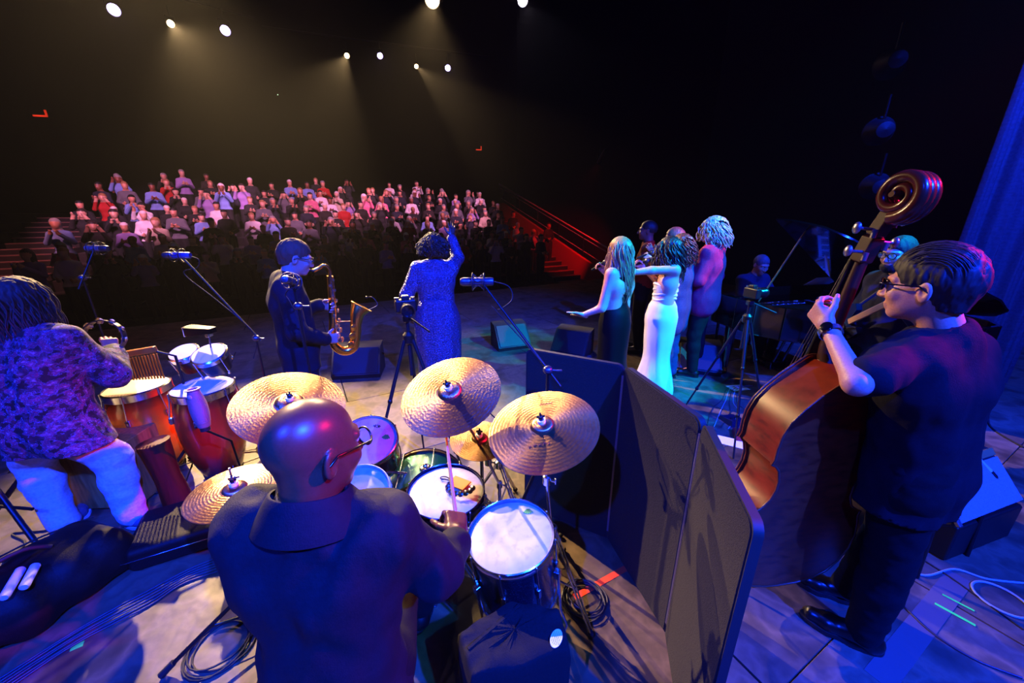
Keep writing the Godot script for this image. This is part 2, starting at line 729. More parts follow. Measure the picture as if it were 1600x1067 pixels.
		for z in range(1, nz - 1):
			for y in range(1, ny - 1):
				var i := z * sz + y * sy
				for x in range(1, nx - 1):
					i += 1
					if id[i] < 0:
						continue
					var a := d[i] < 0
					if a != (d[i + 1] < 0):
						q4(g, id[i], id[i - sy], id[i - sy - sz], id[i - sz])
					if a != (d[i + sy] < 0):
						q4(g, id[i], id[i - 1], id[i - 1 - sz], id[i - sz])
					if a != (d[i + sz] < 0):
						q4(g, id[i], id[i - 1], id[i - 1 - sy], id[i - sy])

	func q4(g: G, a: int, b: int, c: int, e: int) -> void:
		if a < 0 or b < 0 or c < 0 or e < 0:
			return
		g.quad(a, b, c, e)


# a smooth path through points
func curve(pts: Array, per := 6) -> Array:
	var out := []
	for i in pts.size() - 1:
		var p0: Vector3 = pts[maxi(i - 1, 0)]
		var p1: Vector3 = pts[i]
		var p2: Vector3 = pts[i + 1]
		var p3: Vector3 = pts[mini(i + 2, pts.size() - 1)]
		for k in per:
			var t := float(k) / per
			out.append(p1.cubic_interpolate(p2, p0, p3, t))
	out.append(pts[-1])
	return out


func ring_pts(c: Vector3, r: float, nrm: Vector3, cnt := 24) -> Array:
	var a := nrm.cross(Vector3.RIGHT if absf(nrm.x) < 0.8 else Vector3.UP).normalized()
	var b := nrm.cross(a).normalized()
	var out := []
	for i in cnt:
		out.append(c + a * r * cos(TAU * i / cnt) + b * r * sin(TAU * i / cnt))
	return out


func up_frame(nrm: Vector3, at := Vector3.ZERO) -> Transform3D:
	var y := nrm.normalized()
	var x := y.cross(Vector3.BACK).normalized()
	if x.length() < 0.5:
		x = Vector3.RIGHT
	return Transform3D(Basis(x, y, x.cross(y)), at)


# ---------------------------------------------------------------- the hall
func wall_box(called: String, s0: float, s1: float, r0: float, r1: float, y0: float, y1: float, m: Material, label: String, category := "wall") -> MeshInstance3D:
	var g := G.new()
	g.box(Vector3(s1 - s0, y1 - y0, r1 - r0), Transform3D.IDENTITY, 0.01)
	var o := structure(called, g, m, label, category)
	o.position = house((s0 + s1) / 2, (r0 + r1) / 2, (y0 + y1) / 2)
	o.rotation.y = HOUSE_TURN
	return o


func stage_wood() -> StandardMaterial3D:
	if mats.has("stage_board"):
		return mats["stage_board"]
	var m := mat("stage_board", Color(0.50, 0.43, 0.355), 0.56)
	m.metallic_specular = 0.4
	m.albedo_texture = noise_tex("board_wear", FastNoiseLite.TYPE_SIMPLEX_SMOOTH, 0.006, [[0.0, 0.35, 0.5, 0.62, 1.0], [Color(0.42, 0.40, 0.40), Color(0.62, 0.6, 0.58), Color(0.78, 0.75, 0.72), Color(0.66, 0.64, 0.62), Color(0.9, 0.87, 0.84)]], 1024, 6)
	m.roughness_texture = noise_tex("board_gloss", FastNoiseLite.TYPE_SIMPLEX, 0.01, [[0.0, 1.0], [Color(0.75, 0.75, 0.75), Color(1, 1, 1)]], 512, 4)
	m.normal_enabled = true
	m.normal_texture = bump_tex("board_bump", FastNoiseLite.TYPE_SIMPLEX, 0.02, 2.0, 512)
	m.normal_scale = 0.25
	triplanar(m, 0.45, true)
	return m


func build_shell() -> void:
	var black := mat("hall_black", Color(0.028, 0.026, 0.026), 0.9)
	var brown := mat("hall_brown", Color(0.085, 0.045, 0.04), 0.85)
	# stage: a base and hardboard panels laid on it
	var fl := wall_box("floor", -14.0, 9.0, -15.0, 0.0, -1.2, -0.02, mat("stage_base", Color(0.02, 0.02, 0.02), 0.9), "dark stage platform under the boards, with a black front", "floor")
	var wood := stage_wood()
	var pg := G.new()
	pg.box(Vector3(2.43, 0.018, 1.215), Transform3D.IDENTITY, 0.003)
	var pm := pg.mesh()
	var tones := [wood]
	for k in 2:
		var w2: StandardMaterial3D = wood.duplicate()
		w2.albedo_color = [Color(0.45, 0.395, 0.34), Color(0.54, 0.475, 0.41)][k]
		tones.append(w2)
	for i in 8:
		for j in 12:
			var s := -12.0 + i * 2.44 + (1.22 if j % 2 else 0.0)
			var r := -0.62 - j * 1.22
			var b := MeshInstance3D.new()
			b.name = "board"
			b.mesh = pm
			b.material_override = tones[(i * 7 + j * 5) % 3]
			fl.add_child(b, true)
			b.position = fl.transform.affine_inverse() * house(s, r, -0.009)
	# the walls and the ceiling
	wall_box("wall_back", -20.0, 12.0, 14.0, 14.4, -2.0, 13.0, black, "black rear wall of the auditorium behind the last row")
	wall_box("wall_left", -20.4, -20.0, -16.0, 14.4, -2.0, 13.0, black, "black left wall of the auditorium")
	wall_box("wall_right", 8.0, 8.4, -16.0, 14.4, -2.0, 13.0, brown, "dark red brown right wall of the hall behind the singers")
	wall_box("wall_stage", -20.0, 12.0, -16.4, -16.0, -2.0, 13.0, black, "black back wall of the stage behind the camera")
	wall_box("ceiling", -20.4, 12.0, -16.4, 14.4, 13.0, 13.3, black, "black ceiling above the lighting rig", "ceiling")
	wall_box("floor_house", -20.0, 9.0, 0.0, 14.4, -2.0, -1.0, mat("house_carpet", Color(0.06, 0.03, 0.035), 0.95), "dark floor of the auditorium in front of the stage", "floor")
	# black masking flat on the right of the stage
	wall_box("wall_wing", 5.6, 5.75, -9.0, -1.2, 0.0, 11.0, mat("masking", Color(0.022, 0.022, 0.026), 0.95), "black masking flat on the right side of the stage")
	# seating tiers
	for i in 10:
		wall_box("floor_tier" if i == 0 else "floor_tier_%03d" % i, -10.45, 3.35, 2.6 + i * 0.86, 2.6 + i * 0.86 + (0.86 if i < 9 else 2.5), -1.0, -0.55 + i * 0.27, mat("tier_carpet", Color(0.05, 0.022, 0.03), 0.95), "dark carpeted seating tier, step %d counted from the stage" % (i + 1), "tier")
	for i in 10:
		wall_box("floor_tier_%03d" % (i + 10), -20.0, -12.3, 2.6 + i * 0.86, 2.6 + i * 0.86 + (0.86 if i < 9 else 2.5), -1.0, -0.55 + i * 0.27, mat("tier_carpet"), "dark seating tier beyond the left stairs, step %d counted from the stage" % (i + 1), "tier")
	# rig bars that carry the lamps
	var bar := G.new()
	bar.tube([Vector3(-16, 8.7, -11.5), Vector3(-9.5, 8.7, -17.2)], 0.03, 8)
	single("rig_bar", "black lighting bar above the left group of lamps", "bar", bar, black_metal())
	bar = G.new()
	bar.tube([Vector3(-9.5, 8.6, -17.6), Vector3(-1.0, 8.6, -20.6)], 0.03, 8)
	single("rig_bar", "black lighting bar above the middle row of four lamps", "bar", bar, black_metal())
	bar = G.new()
	bar.tube([Vector3(-5.0, 8.75, -14.0), Vector3(3.0, 8.75, -14.7)], 0.03, 8)
	single("rig_bar", "black lighting bar above the brightest spotlight", "bar", bar, black_metal())
	# round lamps in the dark on the right
	var k := 0
	for a in [[Vector3(4.684, 3.649, -5.6), "topmost"], [Vector3(4.766, 2.908, -5.6), "middle"], [Vector3(4.916, 2.243, -5.6), "lowest"]]:
		var t := thing("side_lamp", "unlit round lamp hanging in the dark above the double bass, %s of three" % a[1], "stage light", a[0], "unlit lamps in the right wing")
		var g := G.new()
		var xf := Transform3D(Basis.looking_at(Vector3(-0.5, -0.1, 1.0), Vector3.UP) * Basis(Vector3.RIGHT, PI / 2), Vector3.ZERO)
		g.lathe([Vector2(0, -0.28), Vector2(0.09, -0.26), Vector2(0.15, 0.0), Vector2(0.17, 0.02), Vector2(0.15, 0.03), Vector2(0.12, 0.0), Vector2(0, -0.02)], 24, xf)
		part(t, "housing", g, mat("lamp_grey", Color(0.012, 0.012, 0.015), 0.6))
		var e := G.new()
		e.tube([xf * Vector3(0, -0.1, 0), xf * Vector3(0, -0.1, 0) + Vector3(0, 0.4, 0)], 0.015, 6)
		part(t, "hanger", e, black_metal())
		k += 1
	# exit signs: small red corners of light
	for a in [[Vector3(-16.237, 5.07, -15), 0.2, "red lit corner sign on the far left wall"], [Vector3(-1.879, 5.284, -24), 0.16, "tiny red lit corner sign at the rear wall"]]:
		var t := thing("exit_sign", a[2], "sign", a[0], "", 0.25)
		var w: float = a[1]
		var g := G.new()
		g.box(Vector3(w * 2.0, 0.05, 0.04), Transform3D(Basis.IDENTITY, Vector3(0, 0, 0)), 0.004)
		g.box(Vector3(0.05, 0.18, 0.04), Transform3D(Basis.IDENTITY, Vector3(w - 0.02, 0.1, 0)), 0.004)
		part(t, "lamp_strip", g, glowing(Color(1.0, 0.22, 0.1), 0.5))
		var l := OmniLight3D.new()
		l.name = "glow"
		l.light_color = Color(1.0, 0.2, 0.1)
		l.light_energy = 0.02
		l.omni_range = 40.0
		l.omni_attenuation = 2.0
		l.shadow_enabled = true
		t.add_child(l)
		l.position = Vector3(0, -0.1, 0.15)
	var pk := 0
	for a in [Vector3(-10.589, 6.968, -20), Vector3(-8.038, 6.607, -22), Vector3(-10.449, 5.022, -24)]:
		var g := G.new()
		g.ball(Vector3.ZERO, Vector3(0.022, 0.022, 0.022), Basis.IDENTITY, 8, 6)
		single("pilot_light", "pinpoint white pilot light in the dark of the hall, %s of three" % ["highest", "middle", "lowest"][pk], "light", g, glowing(Color(0.8, 1.0, 0.85), 1.5), a, "pinpoint pilot lights")
		pk += 1
	# blue lit drape at the right edge
	var dr := G.new()
	var c0 := Vector3(4.9, 0, -4.35)
	var c1 := Vector3(5.75, 0, -4.05)
	var rows := []
	var nrm := Vector3(-0.33, 0, 0.94)
	for side in [0.0, -0.012]:
		rows.clear()
		for i in 12:
			var row := []
			for j in 49:
				var f := j / 48.0
				var p: Vector3 = c0.lerp(c1, f) + nrm * (0.05 * sin(f * 24.0 + i * 0.12) + 0.02 * sin(f * 57.0) + side)
				var sl := cos(f * 24.0 + i * 0.12) * 1.2 + cos(f * 57.0) * 1.1
				p.y = i * 0.75 + 0.02
				row.append(dr.add(p, (nrm - (c1 - c0).normalized() * sl).normalized() * (1.0 if side == 0.0 else -1.0), Vector2(f, i / 11.0)))
			rows.append(row)
		for i in 11:
			for j in 48:
				dr.quad(rows[i][j], rows[i][j + 1], rows[i + 1][j + 1], rows[i + 1][j])
	single("stage_drape", "tall blue lit hanging drape at the right edge of the stage", "curtain", dr, cloth("drape", Color(0.35, 0.35, 0.4), 0.9, 3.0))


func build_stairs() -> void:
	var tread := mat("stair_tread", Color(0.42, 0.28, 0.25), 0.8)
	var body := mat("stair_body", Color(0.07, 0.03, 0.035), 0.9)
	for side in 2:
		var s0: float = [-12.1, 3.5][side]
		var s1: float = [-10.6, 4.75][side]
		var t := thing("staircase", ["aisle stairs going up on the left of the audience", "aisle stairs going up beside the red wall on the right"][side], "stairs", house((s0 + s1) / 2, 2.6, -1.0), "", HOUSE_TURN)
		t.set_meta("kind", "structure")
		for i in 18:
			var y := -0.55 + i * 0.135 + 1.0
			var g := G.new()
			g.box(Vector3(s1 - s0, y, 0.43), Transform3D(Basis.IDENTITY, Vector3(0, y / 2 - 0.012, -0.215 - i * 0.43)), 0.004)
			var st := part(t, "step", g, body)
			var n := G.new()
			n.box(Vector3(s1 - s0, 0.024, 0.2), Transform3D(Basis.IDENTITY, Vector3(0, y, -0.09 - i * 0.43)), 0.004)
			part(st, "nosing", n, tread, "paler edge of the step")
	# sloping red side wall and handrail on the right
	var poly := PackedVector2Array([Vector2(-0.6, -0.45), Vector2(8.2, -0.45), Vector2(8.2, 2.9), Vector2(7.4, 2.9), Vector2(-0.6, 0.35)])
	var sw := G.new()
	sw.prism(poly, 0.14, Transform3D(Basis(-Vector3.FORWARD * -1.0, Vector3.UP, Vector3.RIGHT), Vector3.ZERO))
	var o := structure("wall_stair", sw, mat("red_wall", Color(0.62, 0.07, 0.05), 0.8), "sloping red side wall of the right stairs", "wall")
	o.position = house(4.95, 2.6, -0.5)
	o.rotation.y = HOUSE_TURN
	var hr := thing("handrail", "long sloping metal handrail above the red stair wall", "handrail", house(5.05, 2.6, 0.0), "", HOUSE_TURN)
	for k in 3:
		var y0: float = [1.0, 0.82, 0.3][k]
		var g := G.new()
		g.tube([Vector3(0.06 * k, y0 - 0.45, 1.1), Vector3(0.06 * k, y0 + 2.35, -8.0)], [0.028, 0.028] if k == 0 else [0.016, 0.016], 8)
		part(hr, "rail", g, mat("rail_metal", Color(0.72, 0.64, 0.72), 0.5, 0.2))
	for k in 6:
		var z := 0.9 - k * 1.7
		var y := 0.52 - z * 0.307
		var g := G.new()
		g.tube([Vector3(0.05, y - 0.9, z), Vector3(0.05, y + 0.3, z)], 0.014, 8)
		part(hr, "post", g, black_metal())


# ---------------------------------------------------------------- drums
func bronze(key: String, c: Color, rough: float) -> StandardMaterial3D:
	if mats.has(key):
		return mats[key]
	var m := mat(key, c, rough, 0.92)
	m.albedo_texture = noise_tex("bronze_tone", FastNoiseLite.TYPE_SIMPLEX, 0.02, [[0.0, 0.5, 1.0], [Color(0.9, 0.86, 0.82), Color(0.96, 0.94, 0.92), Color(1, 1, 1)]])
	m.normal_enabled = true
	m.normal_texture = bump_tex("hammer", FastNoiseLite.TYPE_CELLULAR, 0.06, 4.0, 256, 1)
	m.normal_scale = 0.5 if rough > 0.4 else 0.25
	m.anisotropy_enabled = true
	m.anisotropy = 0.75
	return triplanar(m, 7.0)


# bow, bell and lathe grooves of a cymbal, its felt and its wing nut
func cymbal(called: String, label: String, at: Vector3, nrm: Vector3, r: float, m: Material, bell := 0.06, hammer := 0.0) -> Node3D:
	var t := thing(called, label, "cymbal", at)
	var xf := up_frame(nrm)
	var prof := []
	var steps := 46
	for i in steps + 1:
		var f := 1.0 - float(i) / steps
		var rr := maxf(r * f, 0.006)
		var y := 0.0
		if rr > bell:
			y = -0.11 * (rr - bell) * (0.35 + 0.65 * rr / r) + (0.0004 * sin(i * 2.1))
		else:
			y = bell * 0.38 * sqrt(maxf(0.0, 1.0 - pow(rr / bell, 2.2)))
		prof.append(Vector2(rr, y))
	var g := G.new()
	g.lathe(prof, 72, xf)
	var under := []
	for i in steps + 1:
		under.append(prof[steps - i] - Vector2(0, 0.0016))
	g.lathe(under, 72, xf)
	part(t, "bow", g, m)
	var fe := G.new()
	fe.lathe([Vector2(0.004, bell * 0.36), Vector2(0.017, bell * 0.36), Vector2(0.017, bell * 0.36 + 0.014), Vector2(0.004, bell * 0.36 + 0.014)], 16, xf)
	part(t, "felt", fe, mat("felt", Color(0.06, 0.06, 0.08), 0.95))
	var nu := G.new()
	var y := bell * 0.36 + 0.014
	nu.lathe([Vector2(0.0, y), Vector2(0.011, y), Vector2(0.011, y + 0.018), Vector2(0.004, y + 0.022), Vector2(0.004, y + 0.035), Vector2(0, y + 0.036)], 12, xf)
	nu.box(Vector3(0.034, 0.012, 0.006), xf * Transform3D(Basis.IDENTITY, Vector3(0, y + 0.015, 0)), 0.002)
	part(t, "wing_nut", nu, black_metal())
	return t


# tripod stand from the floor to a cymbal
func cymbal_stand(label: String, foot: Vector3, top: Vector3, tilt: Vector3, m: Material, boom := false) -> Node3D:
	var t := thing("cymbal_stand", label, "stand", foot)
	var p := top - foot
	var mid := Vector3(0, p.y * 0.62, 0)
	if not boom:
		mid = Vector3(p.x * 0.6, p.y * 0.72, p.z * 0.6)
	var g := G.new()
	g.tube([Vector3(0, 0.10, 0), Vector3(0, p.y * 0.34, 0)], 0.0125, 10)
	part(t, "lower_tube", g, m)
	g = G.new()
	g.tube([Vector3(0, p.y * 0.34, 0), mid], 0.0095, 10)
	part(t, "upper_tube", g, m)
	g = G.new()
	g.tube([mid, p], 0.007, 8)
	part(t, "boom" if boom else "tilter_rod", g, m)
	for y in [p.y * 0.34, mid.y]:
		g = G.new()
		var c := Vector3(0, y, 0) if y < mid.y else mid
		g.lathe([Vector2(0.012, -0.025), Vector2(0.019, -0.02), Vector2(0.019, 0.02), Vector2(0.012, 0.025)], 12, Transform3D(Basis.IDENTITY, c))
		g.tube([c, c + Vector3(0.035, 0, 0.01)], 0.005, 6)
		g.box(Vector3(0.008, 0.03, 0.014), Transform3D(Basis.IDENTITY, c + Vector3(0.038, 0, 0.01)), 0.003)
		part(t, "clamp", g, m)
	tripod_legs(t, 0.28, 0.42, 0.9, m)
	return t


func tripod_legs(t: Node3D, spread: float, hub: float, turn: float, m: Material, double := true) -> void:
	for k in 3:
		var a := turn + TAU * k / 3.0
		var d := Vector3(cos(a), 0, sin(a))
		var g := G.new()
		var side := Vector3(-d.z, 0, d.x) * 0.008
		for s in ([-1.0, 1.0] if double else [0.0]):
			g.bar(Vector3(0, hub, 0) + side * s + d * 0.015, d * spread + Vector3(0, 0.018, 0) + side * s, 0.004 if double else 0.012, 0.014, Vector3.UP, 0.001)
		g.bar(Vector3(0, 0.12, 0) + d * 0.012, (Vector3(0, hub, 0) + d * 0.015).lerp(d * spread, 0.55), 0.011, 0.005, Vector3.UP, 0.001)
		var l := part(t, "leg", g, m)
		var f := G.new()
		f.ball(d * spread + Vector3(0, 0.016, 0), Vector3(0.017, 0.016, 0.017), Basis.IDENTITY, 10, 6)
		part(l, "rubber_foot", f, rubber())
	var h := G.new()
	h.lathe([Vector2(0.013, hub - 0.03), Vector2(0.023, hub - 0.025), Vector2(0.023, hub + 0.02), Vector2(0.013, hub + 0.025)], 12)
	h.lathe([Vector2(0.012, 0.09), Vector2(0.02, 0.095), Vector2(0.02, 0.14), Vector2(0.012, 0.145)], 12)
	part(t, "hub", h, m)


# shell, head, hoops, lugs and rods of a drum; the frame xf has its y axis along the drum, origin at the batter head
func drum(t: Node3D, xf: Transform3D, r: float, depth: float, shell: Material, head: Material, hoop: Material, lugs: int, bottom := true) -> void:
	var g := G.new()
	g.lathe([Vector2(r, -depth), Vector2(r, -0.004)], 48, xf)
	part(t, "shell", g, shell)
	g = G.new()
	g.lathe([Vector2(0, 0.002), Vector2(r * 0.6, 0.0015), Vector2(r - 0.006, 0.0), Vector2(r + 0.002, -0.006), Vector2(r + 0.002, -0.014)], 48, xf)
	part(t, "drumhead", g, head)
	var h := [Vector2(r + 0.003, -0.018), Vector2(r + 0.011, -0.018), Vector2(r + 0.0065, -0.012), Vector2(r + 0.0065, 0.006), Vector2(r + 0.010, 0.010), Vector2(r + 0.006, 0.013), Vector2(r + 0.003, 0.010), Vector2(r + 0.003, -0.018)]
	g = G.new()
	g.lathe(h, 48, xf)
	part(t, "hoop", g, hoop)
	if bottom:
		g = G.new()
		g.lathe(h, 48, xf * Transform3D(Basis(Vector3.RIGHT, PI), Vector3(0, -depth, 0)))
		part(t, "hoop", g, hoop)
		g = G.new()
		g.lathe([Vector2(r, -depth), Vector2(0, -depth - 0.001)], 32, xf)
		part(t, "resonant_head", g, mat("clear_head", Color(0.5, 0.5, 0.52), 0.4))
	for k in lugs:
		var a := TAU * (k + 0.3) / lugs
		var d := Vector3(cos(a), 0, sin(a))
		g = G.new()
		var c := d * (r + 0.012)
		g.tube([xf * (c + Vector3(0, 0.012, 0)), xf * (c + Vector3(0, -depth * 0.42, 0))], 0.0032, 6)
		g.ball(xf * (c + Vector3(0, 0.006, 0)), Vector3(0.006, 0.006, 0.006), Basis.IDENTITY, 8, 6)
		var b := Basis(d.cross(Vector3.UP), Vector3.UP, d)
		g.box(Vector3(0.02, minf(0.05, depth * 0.35), 0.02), xf * Transform3D(b, d * (r + 0.008) + Vector3(0, -depth * 0.45, 0)), 0.006)
		if bottom:
			g.tube([xf * (c + Vector3(0, -depth * 0.48, 0)), xf * (c + Vector3(0, -depth - 0.012, 0))], 0.0032, 6)
		part(t, "lug", g, chrome())


func coated_head() -> StandardMaterial3D:
	if mats.has("coated_head"):
		return mats["coated_head"]
	var m := mat("coated_head", Color(0.66, 0.665, 0.66), 0.55)
	m.albedo_texture = noise_tex("head_marks", FastNoiseLite.TYPE_SIMPLEX, 0.02, [[0.0, 0.4, 1.0], [Color(0.82, 0.82, 0.82), Color(0.96, 0.96, 0.96), Color(1, 1, 1)]])
	return triplanar(m, 3.0)


func sparkle(key: String, c: Color) -> StandardMaterial3D:
	if mats.has(key):
		return mats[key]
	var m := mat(key, Color(1, 1, 1), 0.28, 0.45)
	m.albedo_texture = noise_tex(key, FastNoiseLite.TYPE_CELLULAR, 0.12, [[0.0, 0.5, 0.8, 1.0], [c.darkened(0.55), c, c.lightened(0.25), c.lightened(0.6)]], 512, 2)
	m.clearcoat_enabled = true
	m.clearcoat = 0.7
	m.clearcoat_roughness = 0.1
	return triplanar(m, 4.0)


func build_drum_kit() -> void:
	var dark_shell := sparkle("midnight_sparkle", Color(0.05, 0.05, 0.11))
	var green_shell := sparkle("green_sparkle", Color(0.04, 0.42, 0.33))
	var head := coated_head()
	# floor tom
	var c := Vector3(-0.005, 0.60, -1.29)
	var t := thing("floor_tom", "floor tom with a white head, nearest drum on the right of the drummer", "drum", Vector3(c.x, 0, c.z))
	var xf := Transform3D(up_frame(Vector3(-0.1, 1, 0.10)).basis, Vector3(0, 0.60, 0))
	drum(t, xf, 0.178, 0.33, dark_shell, head, chrome(), 8)
	for k in 3:
		var a := 0.4 + TAU * k / 3
		var d := Vector3(cos(a), 0, sin(a)) * 0.2
		var g := G.new()
		g.tube([xf * (d + Vector3(0, -0.14, 0)), xf * (d + Vector3(0, -0.4, 0)), xf * (d * 1.12 + Vector3(0, -0.5, 0)), Vector3((xf * (d * 1.12)).x, 0.015, (xf * (d * 1.12)).z)], 0.006, 8)
		g.ball(Vector3((xf * (d * 1.12)).x, 0.015, (xf * (d * 1.12)).z), Vector3(0.014, 0.015, 0.014), Basis.IDENTITY, 8, 6)
		g.box(Vector3(0.03, 0.045, 0.03), xf * Transform3D(Basis(Vector3.UP, -a), d * 0.98 + Vector3(0, -0.16, 0)), 0.006)
		part(t, "leg", g, chrome())
	head_mark(t, xf * Transform3D(Basis.IDENTITY, Vector3(0.08, 0.003, -0.13)), Color(0.1, 0.55, 0.2))
	# snare
	t = thing("snare_drum", "snare drum with a leather wallet and jingles lying on its head", "drum", Vector3(-0.32, 0, -1.54))
	xf = Transform3D(up_frame(Vector3(0.03, 1, 0.05)).basis, Vector3(0, 0.62, 0))
	drum(t, xf, 0.178, 0.165, mat("snare_shell", Color(0.09, 0.05, 0.04), 0.3), head, mat("dark_chrome", Color(0.3, 0.28, 0.34), 0.25, 1.0), 10)
	var g := G.new()
	g.tube([Vector3(0, 0.08, 0), Vector3(0, 0.40, 0)], 0.0125, 10)
	part(t, "stand_tube", g, chrome())
	for k in 3:
		var a := 0.2 + TAU * k / 3
		var d := Vector3(cos(a), 0, sin(a))
		g = G.new()
		g.tube([Vector3(0, 0.40, 0), d * 0.19 + Vector3(0, 0.44, 0), d * 0.2 + Vector3(0, 0.475, 0)], 0.006, 8)
		part(t, "basket_arm", g, chrome())
	tripod_legs(t, 0.24, 0.3, 0.5, chrome())
	g = G.new()
	g.box(Vector3(0.016, 0.07, 0.03), xf * Transform3D(Basis.IDENTITY, Vector3(-0.19, -0.06, 0.03)), 0.005)
	g.box(Vector3(0.03, 0.02, 0.012), xf * Transform3D(Basis.IDENTITY, Vector3(-0.2, -0.03, 0.03)), 0.004)
	part(t, "strainer", g, chrome())
	g = G.new()
	g.ball(xf * Vector3(-0.02, -0.11, 0.195), Vector3(0.028, 0.028, 0.014), Basis.IDENTITY, 14, 8)
	part(t, "throw_off_knob", g, chrome())
	# rack tom and second snare-sized tom
	t = thing("rack_tom", "small rack tom with a white head beyond the drummer's face", "drum", Vector3(-0.80, 0, -1.85))
	xf = Transform3D(up_frame(Vector3(0.12, 1, 0.48)).basis, Vector3(0, 0.70, 0))
	drum(t, xf, 0.152, 0.2, sparkle("violet_sparkle", Color(0.07, 0.06, 0.2)), head, chrome(), 6)
	head_mark(t, xf * Transform3D(Basis.IDENTITY, Vector3(0.09, 0.003, -0.05)), Color(0.1, 0.6, 0.3))
	g = G.new()
	g.tube([xf * Vector3(0.1, -0.14, 0.1), Vector3(0.2, 0.48, 0.0)], 0.009, 8)
	g.tube([Vector3(0.2, 0.48, 0.0), Vector3(0.2, 0.02, 0.0)], 0.012, 8)
	part(t, "mounting_post", g, chrome())
	tom_mark(t, xf)
	t = thing("second_tom", "small drum with a white rim beside the drummer's collar", "drum", Vector3(-0.715, 0, -1.42))
	xf = Transform3D(up_frame(Vector3(-0.04, 1, 0.3)).basis, Vector3(0, 0.69, 0))
	drum(t, xf, 0.155, 0.15, mat("pale_shell", Color(0.5, 0.5, 0.54), 0.3, 0.6), head, mat("white_hoop", Color(0.75, 0.74, 0.78), 0.35, 0.3), 8)
	g = G.new()
	g.tube([Vector3(0, 0.05, 0), Vector3(0, 0.55, -0.04)], 0.0115, 8)
	part(t, "stand_tube", g, chrome())
	tripod_legs(t, 0.24, 0.3, 0.2, chrome())
	# bass drum, lying with its axis towards the audience
	t = thing("bass_drum", "green sparkle bass drum lying behind the snare drum", "drum", Vector3(-0.50, 0, -1.87))
	xf = Transform3D(Basis(Vector3.UP, 0.12) * Basis(Vector3.RIGHT, PI / 2), Vector3(0, 0.268, 0.17))
	drum(t, xf, 0.235, 0.35, green_shell, head, mat("wood_hoop", Color(0.42, 0.30, 0.14), 0.4, 0.3), 8)
	for sx in [-1.0, 1.0]:
		g = G.new()
		g.tube([Vector3(sx * 0.19, 0.14, -0.12), Vector3(sx * 0.3, 0.015, -0.2)], 0.006, 8)
		part(t, "spur", g, chrome())
	g = G.new()
	g.ball(Vector3(0.0, 0.508, 0.0), Vector3(0.035, 0.012, 0.035), Basis.IDENTITY, 14, 6)
	g.ball(Vector3(0.0, 0.515, 0.0), Vector3(0.016, 0.018, 0.016), Basis.IDENTITY, 12, 6)
	part(t, "badge_mount", g, chrome())
	# kick pedal
	t = thing("kick_pedal", "chrome kick pedal with a round beater at the bass drum", "pedal", Vector3(-0.42, 0, -1.52))
	g = G.new()
	g.bar(Vector3(0, 0.03, 0.12), Vector3(0, 0.09, -0.1), 0.09, 0.012)
	part(t, "footboard", g, chrome())
	g = G.new()
	g.tube([Vector3(-0.07, 0.0, -0.11), Vector3(-0.07, 0.22, -0.11), Vector3(0.07, 0.22, -0.11), Vector3(0.07, 0.0, -0.11)], 0.008, 8)
	part(t, "frame", g, chrome())
	g = G.new()
	g.tube([Vector3(0, 0.22, -0.11), Vector3(0, 0.36, -0.06)], 0.004, 6)
	g.ball(Vector3(0, 0.37, -0.06), Vector3(0.025, 0.025, 0.03), Basis.IDENTITY, 12, 8)
	part(t, "beater", g, mat("felt"))
	# cymbals
	var br := bronze("bronze_hammered", Color(0.64, 0.50, 0.35), 0.42)
	var bs := bronze("bronze_smooth", Color(0.70, 0.54, 0.38), 0.36)
	cymbal("crash_cymbal", "hammered bronze crash cymbal tilted high in the middle of the kit", Vector3(-0.261, 1.193, -1.461), Vector3(-0.168, 1, 0.439), 0.215, br, 0.05)
	cymbal_stand("chrome cymbal stand under the middle crash cymbal", Vector3(-0.16, 0, -1.72), Vector3(-0.261, 1.185, -1.462), Vector3.UP, chrome(), true)
	var cr := cymbal("crash_cymbal", "smooth bronze crash cymbal with red print in front of the baffle", Vector3(0.124, 1.077, -1.383), Vector3(-0.2, 1, 0.257), 0.23, bs, 0.05)
	for a in [["GUARDED", 0.03, 0.13, 0.2]]:
		pass
	cymbal_print(cr, up_frame(Vector3(-0.2, 1, 0.257)), 0.23)
	cymbal_stand("chrome cymbal stand under the right crash cymbal beside the baffle", Vector3(0.20, 0, -1.50), Vector3(0.127, 1.068, -1.385), Vector3.UP, chrome())
	cymbal("ride_cymbal", "large hammered ride cymbal behind the drummer's head", Vector3(-1.096, 1.014, -1.70), Vector3(0.30, 1, 0.26), 0.254, br, 0.062)
	cymbal_stand("chrome cymbal stand under the ride cymbal", Vector3(-1.12, 0, -1.86), Vector3(-1.098, 1.006, -1.702), Vector3.UP, chrome())
	cymbal("splash_cymbal", "small yellow lit cymbal partly hidden below the right crash", Vector3(-0.169, 0.80, -1.72), Vector3(0.06, 1, 0.16), 0.15, bs, 0.04)
	cymbal_stand("thin chrome stand under the small splash cymbal", Vector3(-0.08, 0, -2.02), Vector3(-0.169, 0.792, -1.72), Vector3.UP, chrome())
	# hi-hat
	var hp := Vector3(-1.17, 0.80, -1.34)
	t = cymbal("hi_hat", "pair of hi-hat cymbals on a black tripod beside the drummer's left shoulder", hp, Vector3(0.02, 1, 0.03), 0.178, bs, 0.045)
	g = G.new()
	var pr := []
	for i in 24:
		var f := 1.0 - i / 23.0
		pr.append(Vector2(maxf(0.178 * f, 0.006), -0.022 + 0.02 * (1.0 - f) * -1.0))
	g.lathe(pr, 60)
	part(t, "bottom_cymbal", g, bs)
	g = G.new()
	g.tube([Vector3(0, -0.7, 0), Vector3(0, 0.10, 0)], 0.004, 8)
	g.tube([Vector3(0, 0.015, 0), Vector3(0, 0.06, 0)], 0.012, 10)
